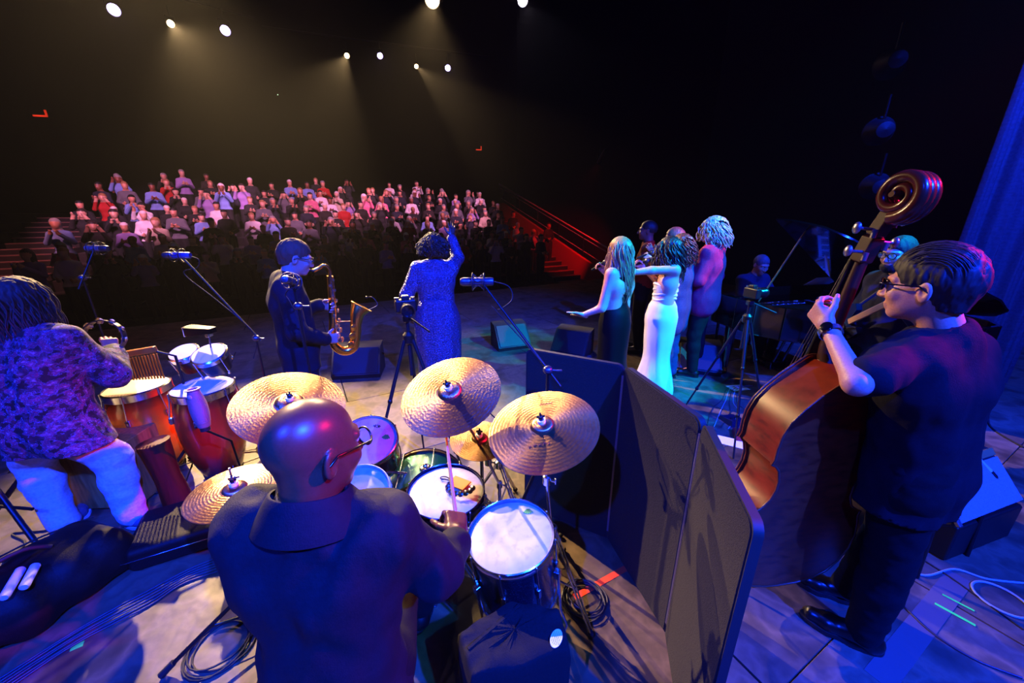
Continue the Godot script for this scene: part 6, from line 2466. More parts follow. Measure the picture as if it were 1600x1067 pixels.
func percussionist(sk: Material) -> void:
	var j := {
		"head": Vector3(-2.665, 1.44, -2.055), "neck": Vector3(-2.67, 1.275, -2.02), "chest": Vector3(-2.67, 1.10, -1.99), "waist": Vector3(-2.66, 0.90, -1.96), "hip": Vector3(-2.655, 0.74, -1.95),
		"sl": Vector3(-2.85, 1.22, -1.98), "sr": Vector3(-2.49, 1.22, -2.02), "el": Vector3(-3.02, 0.98, -2.06), "er": Vector3(-2.42, 0.975, -2.15), "wl": Vector3(-2.98, 0.98, -2.32), "wr": Vector3(-2.60, 1.035, -2.345),
		"hl": Vector3(-2.75, 0.68, -1.95), "hr": Vector3(-2.56, 0.68, -1.95), "kl": Vector3(-2.93, 0.47, -2.0), "kr": Vector3(-2.47, 0.47, -2.02), "al": Vector3(-2.78, 0.09, -1.90), "ar": Vector3(-2.41, 0.09, -1.965),
		"tl": Vector3(-2.85, 0.03, -2.05), "tr": Vector3(-2.27, 0.03, -1.955), "face": Vector3(0.25, -0.10, -0.95), "up": Vector3(0, 1, 0), "at": Vector3(-2.66, 0, -1.96), "k": 1.04,
	}
	var o := {"skin": sk, "head_cell": 0.005, "hand_cell": 0.0042, "cell": 0.018, "hand_r": [Vector3(-0.35, 0.75, -0.4), Vector3(-0.6, 0.2, -0.5), [0.7, 0.8, 0.85, 0.9], 0.1, 0.6]}
	var t := figure("long haired percussionist in a floral shirt and white trousers, raising a tambourine", j, o)
	part(t, "floral_shirt", top_of(j, {"inf": 0.042, "cell": 0.0115, "fold": 0.010, "hem": 0.2, "hem_x": 0.13, "wide": 1.0, "seed": 41, "hem_cut": [Vector3(0, 0.60, 0), Vector3.DOWN]}, j.at), floral())
	part(t, "trousers", trousers_of(j, {"inf": 0.026, "cell": 0.0115, "fold": 0.010, "seed": 43, "wide": 1.05}, j.at), cloth("white_denim", Color(0.80, 0.79, 0.80), 0.85))
	shoes(t, j, cloth("canvas", Color(0.35, 0.35, 0.45), 0.8), j.at, mat("white_rubber", Color(0.8, 0.8, 0.82), 0.5))
	var hm := mat("ash_hair", Color(0.22, 0.17, 0.15), 0.7)
	part(t, "hair", cap_hair(j, 0.014, j.at, 0.006, -0.08, 0.05, 0.006, 14, 1.0), hm)
	var g := G.new()
	locks(g, j, 340, 0.30, 0.008, j.at, 51, 0.1, 0.0045, 0.03)
	part(t, "long_hair", g, hm)
	eyes(t, j, j.at)


func sax_player(sk: Material) -> void:
	var at := Vector3(-1.64, 0, -2.80)
	var turn := -0.98
	var b := Basis(Vector3.UP, turn)
	var j := stand(at, turn, 1.74, {"head": Vector3(0, 1.60, -0.08), "neck": Vector3(0, 1.455, -0.01), "er": Vector3(0.28, 1.12, 0.02), "wr": Vector3(0.13, 0.99, -0.17), "el": Vector3(-0.25, 1.14, -0.02), "wl": Vector3(-0.06, 1.22, -0.20)})
	j.face = (b * Vector3(0, -0.28, -1)).normalized()
	j.up = (b * Vector3(0, 1, -0.28)).normalized()
	var o := {"skin": sk, "head_cell": 0.005, "hand_cell": 0.0045, "cell": 0.018, "hand_r": [b * Vector3(-0.35, -0.15, -0.9), b * Vector3(-0.7, 0, 0.5), [0.5, 0.55, 0.6, 0.65], 0.2, 0.5], "hand_l": [b * Vector3(0.6, -0.1, -0.7), b * Vector3(0.5, 0, 0.8), [0.6, 0.6, 0.65, 0.7], 0.2, 0.5]}
	var t := figure("saxophone player with red blond hair, glasses and a dark suit", j, o)
	var suit := cloth("navy_suit", Color(0.085, 0.085, 0.13), 0.8)
	part(t, "jacket", top_of(j, {"inf": 0.026, "cell": 0.0125, "fold": 0.007, "hem": 0.24, "wide": 1.0, "seed": 61, "hem_cut": [Vector3(0, 0.76, 0), Vector3.DOWN]}, j.at), suit)
	part(t, "trousers", trousers_of(j, {"inf": 0.02, "cell": 0.018}, j.at), suit)
	shoes(t, j, mat("black_leather"), j.at)
	part(t, "hair", cap_hair(j, 0.016, j.at, 0.0055, -0.065, 0.058, 0.005, 17, 0.08), mat("ginger_hair", Color(0.40, 0.20, 0.08), 0.75))
	glasses(t, j, j.at)
	eyes(t, j, j.at)
	var g := G.new()
	g.lathe([Vector2(0.055, -0.012), Vector2(0.062, -0.016), Vector2(0.06, 0.022), Vector2(0.054, 0.022)], 24, up_frame(Vector3.UP + j.face * 0.3, j.neck - j.at + Vector3(0, 0.015, 0)))
	part(t, "shirt_collar", g, cloth("dark_shirt", Color(0.08, 0.08, 0.11), 0.8))
	# tenor saxophone
	var s := thing("saxophone", "brass tenor saxophone played by the man in the dark suit", "saxophone", at + b * Vector3(0.0, 1.08, -0.24))
	var fr := Transform3D(b, Vector3.ZERO)
	var m0: Vector3 = head_frame(j) * Vector3(0, -0.072, -0.105) - s.position
	var brass := mat("sax_brass", Color(0.90, 0.66, 0.30), 0.26, 1.0)
	g = G.new()
	var pts := curve([fr * Vector3(0, 0.36, -0.05), fr * Vector3(0, 0.2, -0.04), fr * Vector3(0, 0.0, -0.02), fr * Vector3(0, -0.16, 0.0), fr * Vector3(0, -0.235, -0.035), fr * Vector3(0, -0.26, -0.09), fr * Vector3(0, -0.235, -0.145), fr * Vector3(0, -0.15, -0.175), fr * Vector3(0, -0.05, -0.19), fr * Vector3(0, 0.04, -0.215), fr * Vector3(0, 0.095, -0.25)], 5)
	var rd := []
	for i in pts.size():
		var f := i / float(pts.size() - 1)
		rd.append(0.024 + 0.027 * f + (pow(maxf(0.0, f - 0.80) / 0.20, 2.0) * 0.036))
	g.tube(pts, rd, 20)
	part(s, "body_tube", g, brass)
	g = G.new()
	g.tube(ring_pts(pts[-1], rd[-1], (pts[-1] - pts[-2]).normalized(), 32), 0.004, 6, true)
	part(s, "bell_rim", g, brass)
	g = G.new()
	g.lathe([Vector2(rd[-1] - 0.002, 0.003), Vector2(0.05, -0.03), Vector2(0.0, -0.05)], 24, up_frame((pts[-1] - pts[-2]).normalized(), pts[-1]))
	part(s, "bell_inside", g, mat("bell_inner", Color(0.6, 0.4, 0.16), 0.35, 1.0))
	g = G.new()
	var n0 := fr * Vector3(0, 0.36, -0.05)
	g.tube(curve([n0, n0 + Vector3(0, 0.05, 0), n0 + fr * Vector3(0, 0.085, 0.03), m0.lerp(n0 + Vector3(0, 0.075, 0), 0.45), m0.lerp(n0 + Vector3(0, 0.03, 0), 0.16)], 6), 0.0125, 12)
	part(s, "neck", g, brass)
	g = G.new()
	g.tube([m0.lerp(n0, 0.18), m0, m0 - (n0 - m0).normalized() * 0.02], [0.013, 0.009, 0.004], 12)
	part(s, "mouthpiece", g, mat("ebonite", Color(0.02, 0.02, 0.02), 0.25))
	for k in 13:
		var y := 0.33 - k * 0.040
		var side := Vector3(0.024, y, -0.035 + 0.008 * sin(k * 2.0)) if k % 2 else Vector3(0.016, y, -0.058)
		g = G.new()
		var rr := 0.011 + 0.001 * k
		var nn := (fr * Vector3(side.x, 0, -0.02)).normalized()
		g.lathe([Vector2(0, 0), Vector2(rr, 0), Vector2(rr, 0.004), Vector2(rr * 0.5, 0.007), Vector2(0, 0.007)], 14, up_frame(nn, fr * side + nn * 0.008))
		part(s, "key", g, mat("pearl_brass", Color(0.92, 0.78, 0.5), 0.2, 0.9))
	for k in 3:
		g = G.new()
		var x := 0.03 + 0.006 * k
		g.tube([fr * Vector3(x, 0.38 - k * 0.06, -0.05), fr * Vector3(x, -0.15, -0.02)], 0.0026, 6)
		part(s, "rod", g, chrome())
	for k in 3:
		g = G.new()
		var p := fr * Vector3(0.045, -0.06 - k * 0.07, -0.16 + k * 0.02)
		g.lathe([Vector2(0, 0), Vector2(0.026, 0), Vector2(0.026, 0.006), Vector2(0, 0.01)], 16, up_frame(fr.basis.x, p))
		part(s, "bell_key", g, brass)
	g = G.new()
	g.tube([fr * Vector3(0, 0.0, -0.02), fr * Vector3(0, -0.02, -0.19)], 0.004, 6)
	part(s, "brace", g, brass)
	g = G.new()
	g.tube(curve([pts[-1] + fr * Vector3(0.03, -0.03, -0.03), pts[-1] + fr * Vector3(0.03, 0.0, -0.12), pts[-1] + fr * Vector3(0.0, 0.06, -0.10), pts[-1] + fr * Vector3(0, 0.07, -0.06)], 6), 0.003, 6)
	g.ball(pts[-1] + fr * Vector3(0, 0.07, -0.05), Vector3(0.009, 0.009, 0.014), Basis.IDENTITY, 10, 6)
	part(s, "clip_microphone", g, black_metal())


func pianist(sk: Material) -> void:
	var at := Vector3(2.46, 0, -4.58) + Vector3(0.9708, 0, -0.24) * 1.02 + Vector3(0.24, 0, 0.9708) * -0.50
	var turn := PI + 0.242
	var j := stand(at, turn, 1.75, {"head": Vector3(0, 1.24, -0.09), "neck": Vector3(0, 1.08, -0.02), "chest": Vector3(0, 0.9, 0.0), "waist": Vector3(0, 0.72, 0.02), "hip": Vector3(0, 0.58, 0.03), "sl": Vector3(-0.18, 1.03, 0.0), "sr": Vector3(0.18, 1.03, 0.0), "el": Vector3(-0.27, 0.82, -0.12), "er": Vector3(0.27, 0.82, -0.12), "wl": Vector3(-0.22, 0.86, -0.38), "wr": Vector3(0.22, 0.86, -0.38), "hl": Vector3(-0.1, 0.55, 0.0), "hr": Vector3(0.1, 0.55, 0.0), "kl": Vector3(-0.14, 0.53, -0.42), "kr": Vector3(0.14, 0.53, -0.42), "al": Vector3(-0.14, 0.085, -0.38), "ar": Vector3(0.14, 0.085, -0.45), "tl": Vector3(-0.15, 0.03, -0.54), "tr": Vector3(0.15, 0.03, -0.62)})
	j.face = (Basis(Vector3.UP, turn) * Vector3(0.15, -0.35, -1)).normalized()
	var o := {"skin": sk, "head_cell": 0.007, "hand_cell": 0.006, "cell": 0.02, "hand_l": [Basis(Vector3.UP, turn) * Vector3(0, -0.1, -1), Vector3.DOWN, [0.35, 0.35, 0.35, 0.35]], "hand_r": [Basis(Vector3.UP, turn) * Vector3(0, -0.1, -1), Vector3.DOWN, [0.35, 0.35, 0.35, 0.35]]}
	var t := figure("pianist with short grey hair looking down behind the grand piano", j, o)
	part(t, "shirt", top_of(j, {"inf": 0.018, "cell": 0.016, "seed": 71}, j.at), cloth("slate_shirt", Color(0.16, 0.17, 0.24), 0.85))
	part(t, "trousers", trousers_of(j, {"cell": 0.02}, j.at), cloth("black_denim"))
	shoes(t, j, mat("black_leather"), j.at)
	part(t, "hair", cap_hair(j, 0.010, j.at, 0.008, -0.03, 0.06, 0.003, 19), mat("grey_hair", Color(0.36, 0.35, 0.36), 0.6))
	eyes(t, j, j.at)


func sequins(key: String, c: Color) -> StandardMaterial3D:
	if mats.has(key):
		return mats[key]
	var m := mat(key, Color(1, 1, 1), 0.32, 0.55)
	m.albedo_texture = noise_tex(key, FastNoiseLite.TYPE_CELLULAR, 0.10, [[0.0, 0.5, 0.8, 1.0], [c.darkened(0.5), c, c.lightened(0.15), c.lightened(0.45)]], 256, 2)
	m.normal_enabled = true
	m.normal_texture = bump_tex("sequin", FastNoiseLite.TYPE_CELLULAR, 0.12, 10.0, 256, 1)
	m.normal_scale = 1.0
	return triplanar(m, 2.6)


func lead_singer(sk: Material) -> void:
	var at := Vector3(-0.80, 0, -4.0)
	var turn := 0.25
	var j := stand(at, turn, 1.68, {"er": Vector3(0.27, 1.50, -0.16), "wr": Vector3(0.22, 1.72, -0.24), "el": Vector3(-0.31, 1.15, 0.03), "wl": Vector3(-0.31, 0.93, -0.06)})
	var o := {"skin": sk, "head_cell": 0.006, "hand_cell": 0.0055, "cell": 0.02, "hand_r": [Vector3(0.1, 1, -0.2), Vector3(-0.5, 0, -0.8), [0.15, 0.15, 0.2, 0.25], 0.4, 0.2], "arm_thick": 1.2, "wide": 1.1}
	var t := figure("lead singer with short curly hair in a blue sequin gown, one arm raised", j, o)
	var sq := sequins("blue_sequin", Color(0.30, 0.31, 0.48))
	part(t, "gown_top", top_of(j, {"inf": 0.026, "cell": 0.014, "fold": 0.006, "wide": 1.02, "arm_thick": 1.15, "seed": 81, "sleeve": 0.96}, j.at), sq)
	var g := G.new()
	var secs := []
	for i in 20:
		var f := i / 19.0
		var rr := 0.155 + 0.085 * sin(minf(f * 3.2, 1.0) * PI * 0.5) - 0.02 * f
		secs.append([Vector3(0, 1.06 - f * 1.03, 0.02), rr * 1.06, rr * 0.92, 0.012 + 0.03 * f])
	g.loft(secs, 72, turn, 11.0)
	part(t, "gown_skirt", g, sq)
	var hm := mat("black_curls", Color(0.06, 0.035, 0.025), 0.55)
	g = cap_hair(j, 0.034, j.at, 0.007, -0.09, 0.04, 0.012, 23, 1.0)
	part(t, "hair", g, hm)
	g = G.new()
	locks(g, j, 360, 0.10, 0.012, j.at, 83, 0.3, 0.0055, 0.07)
	part(t, "curls", g, hm)


# ---------------------------------------------------------------- backing singers
func hand_mic(t_label: String, at: Vector3, dir: Vector3) -> void:
	var t := thing("hand_microphone", t_label, "microphone", at)
	dir = dir.normalized()
	var xf := up_frame(dir)
	var g := G.new()
	g.lathe([Vector2(0, -0.10), Vector2(0.011, -0.10), Vector2(0.013, -0.06), Vector2(0.017, 0.06), Vector2(0.020, 0.075)], 14, xf)
	part(t, "handle", g, mat("mic_handle", Color(0.12, 0.12, 0.14), 0.35, 0.5))
	g = G.new()
	g.lathe([Vector2(0.020, 0.075), Vector2(0.026, 0.085), Vector2(0.026, 0.105), Vector2(0.018, 0.125), Vector2(0, 0.130)], 14, xf)
	part(t, "mic_head", g, mat("mic_mesh"))


func gown(j: Dictionary, turn: float, prof: Array, ripple: float, folds: float) -> G:
	var g := G.new()
	var secs := []
	for i in 33:
		var f := i / 32.0
		var y: float = lerpf(prof[0][0], prof[-1][0], f)
		var rx := 0.1
		var rz := 0.1
		for q in prof.size() - 1:
			if y <= prof[q][0] and y >= prof[q + 1][0]:
				var s: float = (prof[q][0] - y) / maxf(prof[q][0] - prof[q + 1][0], 1e-5)
				s = s * s * (3.0 - 2.0 * s)
				rx = lerpf(prof[q][1], prof[q + 1][1], s)
				rz = lerpf(prof[q][2], prof[q + 1][2], s)
		secs.append([Vector3(0, y, 0.012), rx, rz, ripple * f * f])
	g.loft(secs, 72, turn, folds)
	return g


func build_singers() -> void:
	var fair := skin("fair_skin")
	# 1: long blond hair, black velvet gown
	var turn := 0.75
	var b := Basis(Vector3.UP, turn)
	var at := Vector3(1.03, 0, -3.72)
	var j := stand(at, turn, 1.68, {"el": Vector3(-0.27, 1.08, -0.02), "wl": Vector3(-0.34, 0.99, -0.24), "er": Vector3(0.20, 1.16, -0.10), "wr": Vector3(0.09, 1.38, -0.22), "head": Vector3(0.0, 1.63, -0.02)})
	j.el = at + Vector3(-0.17, 1.03, 0.12)
	j.wl = at + Vector3(-0.33, 0.95, 0.06)
	j.sl = at + Vector3(-0.10, 1.36, 0.10)
	var o := {"skin": fair, "head_cell": 0.006, "hand_cell": 0.0045, "cell": 0.013, "hand_l": [Vector3(-0.9, 0.25, 0.1), Vector3(-0.1, -0.8, 0.3), [0.05, 0.08, 0.12, 0.15], 0.35, 0.1], "hand_r": [b * Vector3(0, 0.6, -0.7), b * Vector3(-1, 0, 0), [0.9, 0.9, 0.9, 0.9], 0.0, 0.7]}
	var t := figure("singer with long wavy blond hair in a black gown, left hand held out low", j, o)
	part(t, "black_gown", gown(j, turn, [[1.33, 0.150, 0.100], [1.25, 0.152, 0.108], [1.08, 0.125, 0.10], [0.95, 0.165, 0.14], [0.86, 0.178, 0.15], [0.5, 0.165, 0.14], [0.02, 0.26, 0.24]], 0.06, 9.0), velvet("black_velvet", Color(0.02, 0.018, 0.024)))
	var hair := mat("blond_hair", Color(0.62, 0.44, 0.25), 0.45)
	part(t, "hair", cap_hair(j, 0.014, at, 0.007, -0.10, 0.055, 0.004, 27, 1.0), hair)
	var g := G.new()
	locks(g, j, 520, 0.50, 0.016, at, 91, 0.12, 0.0052, 0.03)
	part(t, "long_hair", g, hair)
	eyes(t, j, at)
	hand_mic("silver headed microphone held by the blond singer in black", j.wr + b * Vector3(-0.02, 0.06, -0.07), b * Vector3(-0.1, 0.4, 0.7))
	# 2: dark wavy hair, white satin gown
	turn = 1.05
	b = Basis(Vector3.UP, turn)
	at = Vector3(1.58, 0, -3.95)
	j = stand(at, turn, 1.66, {"er": Vector3(0.26, 1.18, -0.05), "wr": Vector3(0.02, 1.42, -0.24)})
	j.el = at + Vector3(-0.20, 1.36, 0.12)
	j.wl = at + Vector3(-0.44, 1.33, 0.10)
	j.sl = at + Vector3(0.02, 1.37, 0.15)
	o = {"skin": fair, "head_cell": 0.006, "hand_cell": 0.005, "cell": 0.013, "hand_r": [b * Vector3(0, 0.5, -0.8), b * Vector3(-1, 0, 0), [0.9, 0.9, 0.9, 0.9], 0.0, 0.7]}
	t = figure("singer with dark wavy hair in a long white satin gown", j, o)
	var satin := mat("white_satin", Color(0.82, 0.80, 0.80), 0.34)
	part(t, "white_gown", gown(j, turn, [[1.20, 0.150, 0.112], [1.06, 0.130, 0.105], [0.96, 0.165, 0.145], [0.86, 0.188, 0.165], [0.7, 0.18, 0.155], [0.45, 0.165, 0.14], [0.02, 0.23, 0.22]], 0.07, 8.0), satin)
	for k in 4:
		g = G.new()
		var pts := []
		for i in 40:
			var a := TAU * i / 40
			pts.append(b * Vector3(cos(a) * (0.148 - 0.004 * k), 1.20 - k * 0.045 + 0.016 * sin(a * 2.0 + k), sin(a) * (0.112 - 0.002 * k) + 0.012))
		g.tube(pts, 0.016, 8, true)
		part(t, "draped_fold", g, satin)
	hair = mat("dark_wavy_hair", Color(0.10, 0.05, 0.06), 0.45)
	part(t, "hair", cap_hair(j, 0.020, at, 0.007, -0.09, 0.05, 0.006, 29, 1.0), hair)
	g = G.new()
	locks(g, j, 460, 0.34, 0.024, at, 93, 0.12, 0.0055, 0.05)
	part(t, "long_hair", g, hair)
	eyes(t, j, at)
	hand_mic("dark microphone held up by the singer in white", j.wr + b * Vector3(-0.02, 0.05, -0.06), b * Vector3(0.0, 0.3, 0.8))
	# 3: auburn curls, blue suit, seen from behind
	turn = 0.85
	b = Basis(Vector3.UP, turn)
	at = Vector3(1.84, 0, -4.28)
	j = stand(at, turn, 1.66, {"er": Vector3(0.26, 1.18, -0.05), "wr": Vector3(0.06, 1.43, -0.22)})
	o = {"skin": fair, "head_cell": 0.007, "hand_cell": 0.006, "cell": 0.02}
	t = figure("singer with auburn curls in a loose blue grey suit behind the white gown", j, o)
	var blue := cloth("blue_suit", Color(0.20, 0.21, 0.34), 0.85)
	part(t, "suit_jacket", top_of(j, {"inf": 0.03, "cell": 0.014, "fold": 0.008, "hem": 0.2, "wide": 1.12, "seed": 101}, at), blue)
	part(t, "suit_trousers", trousers_of(j, {"inf": 0.035, "cell": 0.015, "fold": 0.009}, at), blue)
	shoes(t, j, mat("black_leather"), at)
	hair = mat("auburn_hair", Color(0.30, 0.09, 0.07), 0.5)
	part(t, "hair", cap_hair(j, 0.03, at, 0.007, -0.09, 0.05, 0.010, 37, 1.0), hair)
	g = G.new()
	locks(g, j, 420, 0.22, 0.024, at, 97, 0.2, 0.006, 0.05)
	part(t, "curls", g, hair)
	eyes(t, j, at)
	# 4: profile with pale hair between the others
	turn = 1.25
	b = Basis(Vector3.UP, turn)
	at = Vector3(2.0, 0, -4.88)
	j = stand(at, turn, 1.72, {"er": Vector3(0.24, 1.20, -0.08), "wr": Vector3(0.05, 1.46, -0.25), "el": Vector3(-0.24, 1.15, -0.05), "wl": Vector3(-0.10, 1.36, -0.26)})
	t = figure("singer in profile with short fair hair, half hidden between the other singers", j, {"skin": fair, "head_cell": 0.007, "hand_cell": 0.006, "cell": 0.02, "hand_l": [b * Vector3(0.2, 0.6, -0.6), b * Vector3(1, 0, 0), [0.9, 0.9, 0.9, 0.9], 0.0, 0.7]})
	part(t, "shirt", top_of(j, {"cell": 0.016, "seed": 103}, at), cloth("rust_shirt", Color(0.36, 0.16, 0.12), 0.85))
	part(t, "trousers", trousers_of(j, {"cell": 0.02}, at), cloth("black_denim"))
	shoes(t, j, mat("black_leather"), at)
	part(t, "hair", cap_hair(j, 0.016, at, 0.008, -0.05, 0.05, 0.005, 39), mat("fair_hair", Color(0.55, 0.42, 0.28), 0.5))
	eyes(t, j, at)
	hand_mic("microphone held level by the half hidden singer in profile", j.wl + b * Vector3(0.02, 0.06, -0.07), b * Vector3(0.05, 0.3, 0.75))
	# 5: cropped hair, brown shirt, standing farthest left of the back row
	turn = 1.2
	b = Basis(Vector3.UP, turn)
	at = Vector3(1.80, 0, -5.28)
	j = stand(at, turn, 1.80, {"el": Vector3(-0.25, 1.14, -0.05), "wl": Vector3(-0.10, 1.38, -0.26), "er": Vector3(0.25, 1.14, -0.02)})
	t = figure("man with cropped hair in a brown red shirt singing behind the blond singer", j, {"skin": skin("tan_skin", Color(0.52, 0.32, 0.24), 0.5), "head_cell": 0.007, "hand_cell": 0.006, "cell": 0.02, "hand_l": [b * Vector3(0.2, 0.6, -0.6), b * Vector3(1, 0, 0), [0.9, 0.9, 0.9, 0.9], 0.0, 0.7]})
	part(t, "shirt", top_of(j, {"cell": 0.016, "seed": 107}, at), cloth("brick_shirt", Color(0.50, 0.15, 0.08), 0.85))
	part(t, "trousers", trousers_of(j, {"cell": 0.02}, at), cloth("black_denim"))
	shoes(t, j, mat("black_leather"), at)
	part(t, "hair", cap_hair(j, 0.004, at, 0.008, -0.03, 0.06, 0.002, 43), mat("cropped_hair", Color(0.12, 0.07, 0.05), 0.6))
	eyes(t, j, at)
	hand_mic("microphone held up by the man with cropped hair", j.wl + b * Vector3(0.02, 0.06, -0.07), b * Vector3(0.05, 0.4, 0.7))
	# 6: tall, silver curls, magenta jacket
	turn = 0.9
	b = Basis(Vector3.UP, turn)
	at = Vector3(2.24, 0, -4.44)
	j = stand(at, turn, 1.83, {"el": Vector3(-0.25, 1.14, -0.02), "wl": Vector3(-0.12, 1.36, -0.24), "er": Vector3(0.27, 1.13, 0.06), "wr": Vector3(0.22, 0.90, 0.02)})
	t = figure("tall singer with silver curls in a magenta jacket at the right of the group", j, {"skin": fair, "head_cell": 0.007, "hand_cell": 0.006, "cell": 0.02})
	part(t, "magenta_jacket", top_of(j, {"inf": 0.03, "cell": 0.014, "fold": 0.008, "hem": 0.1, "wide": 1.1, "seed": 109}, at), cloth("magenta_cloth", Color(0.62, 0.10, 0.30), 0.75))
	part(t, "trousers", trousers_of(j, {"cell": 0.02}, at), cloth("black_denim"))
	shoes(t, j, mat("black_leather"), at)
	hair = mat("silver_hair", Color(0.58, 0.55, 0.52), 0.45)
	part(t, "hair", cap_hair(j, 0.036, at, 0.008, -0.10, 0.045, 0.012, 47, 1.0), hair)
	g = G.new()
	locks(g, j, 460, 0.22, 0.022, at, 113, 0.2, 0.0055, 0.06)
	part(t, "curls", g, hair)
	eyes(t, j, at)


func velvet(key: String, c: Color) -> StandardMaterial3D:
	if mats.has(key):
		return mats[key]
	var m := mat(key, c, 0.6)
	m.metallic_specular = 0.25
	return m


# ---------------------------------------------------------------- audience
# one standing listener as a single continuous mesh: surfaces skin, top, trousers, hair
func listener(kind: int) -> ArrayMesh:
	var over := {}
	match kind % 4:
		0:
			over = {"el": Vector3(-0.22, 1.16, -0.04), "er": Vector3(0.22, 1.16, -0.04), "wl": Vector3(-0.04, 1.26, -0.28), "wr": Vector3(0.05, 1.27, -0.28)}
		1:
			over = {"el": Vector3(-0.22, 1.20, -0.08), "er": Vector3(0.22, 1.20, -0.08), "wl": Vector3(-0.05, 1.42, -0.28), "wr": Vector3(0.06, 1.43, -0.28)}
		2:
			over = {"el": Vector3(-0.24, 1.15, 0.0), "er": Vector3(0.24, 1.15, 0.0), "wl": Vector3(-0.12, 1.05, -0.22), "wr": Vector3(0.10, 1.08, -0.24)}
		3:
			over = {"el": Vector3(-0.23, 1.28, -0.12), "er": Vector3(0.23, 1.28, -0.12), "wl": Vector3(-0.10, 1.58, -0.20), "wr": Vector3(0.10, 1.58, -0.20)}
	var long := kind % 2 == 1
	over["sl"] = Vector3(-0.150, 1.395, 0.02)
	over["sr"] = Vector3(0.150, 1.395, 0.02)
	var j := stand(Vector3.ZERO, 0.0, 1.70, over)
	var f := Fld.new(Vector3(-0.42, 0.0, -0.40), Vector3(0.42, 1.80, 0.28), 0.027)
	torso(f, j, 0.010, 0.82)
	arm(f, j.sl, j.el, j.wl, 1.0, 0.012)
	arm(f, j.sr, j.er, j.wr, 1.0, 0.012)
	leg(f, j.hl, j.kl, j.al, 1.0, 0.016)
	leg(f, j.hr, j.kr, j.ar, 1.0, 0.016)
	f.cap(j.al, j.tl, 0.045, 0.032, 0.02)
	f.cap(j.ar, j.tr, 0.045, 0.032, 0.02)
	for s in 2:
		var w: Vector3 = j.wl if s == 0 else j.wr
		f.cap(w, w + Vector3(0, 0.07, -0.05), 0.034, 0.024, 0.01)
		f.cap(w + Vector3(0, 0.02, -0.02), w + Vector3(0.03 if s == 0 else -0.03, 0.05, -0.06), 0.02, 0.016, 0.01)
	var h: Vector3 = j.head
	f.ell(h + Vector3(0, 0.02, 0.01), Vector3(0.078, 0.092, 0.098), Basis.IDENTITY, 0.02)
	f.ell(h + Vector3(0, -0.04, -0.03), Vector3(0.064, 0.085, 0.07), Basis.IDENTITY, 0.03)
	f.cap(h + Vector3(0, -0.03, -0.095), h + Vector3(0, -0.04, -0.11), 0.014, 0.014, 0.01)
	f.cap(h + Vector3(0, -0.05, 0.02), j.neck, 0.055, 0.06, 0.03)
	if long:
		f.ell(h + Vector3(0, 0.02, 0.03), Vector3(0.098, 0.108, 0.105), Basis.IDENTITY, 0.01)
		f.cap(h + Vector3(0, 0.0, 0.05), h + Vector3(0, -0.2, 0.06), 0.09, 0.08, 0.02)
	else:
		f.ell(h + Vector3(0, 0.045, 0.02), Vector3(0.084, 0.08, 0.10), Basis.IDENTITY, 0.01)
	var g := G.new()
	f.into(g)
	var sets := [PackedInt32Array(), PackedInt32Array(), PackedInt32Array(), PackedInt32Array()]
	for i in range(0, g.ix.size(), 3):
		var c := (g.v[g.ix[i]] + g.v[g.ix[i + 1]] + g.v[g.ix[i + 2]]) / 3.0
		var q := c - h
		var s := 1
		if c.y < 0.90:
			s = 2
		var hand := minf((c - j.wl - Vector3(0, 0.04, -0.03)).length(), (c - j.wr - Vector3(0, 0.04, -0.03)).length()) < 0.075
		if hand:
			s = 0
		elif q.y > -0.145 or (long and q.z > 0.03 and q.y > -0.3 and absf(q.x) < 0.12):
			s = 0
			if (q.y > 0.045 and q.z > -0.085) or q.y > 0.075 or (q.z > 0.0 and q.y > -0.07) or (long and q.z > -0.02 and q.length() > 0.09):
				s = 3
		sets[s].append(g.ix[i])
		sets[s].append(g.ix[i + 1])
		sets[s].append(g.ix[i + 2])
	var me := ArrayMesh.new()
	for s in 4:
		var a := []
		a.resize(Mesh.ARRAY_MAX)
		a[Mesh.ARRAY_VERTEX] = g.v
		a[Mesh.ARRAY_NORMAL] = g.n
		a[Mesh.ARRAY_INDEX] = sets[s]
		me.add_surface_from_arrays(Mesh.PRIMITIVE_TRIANGLES, a)
	return me


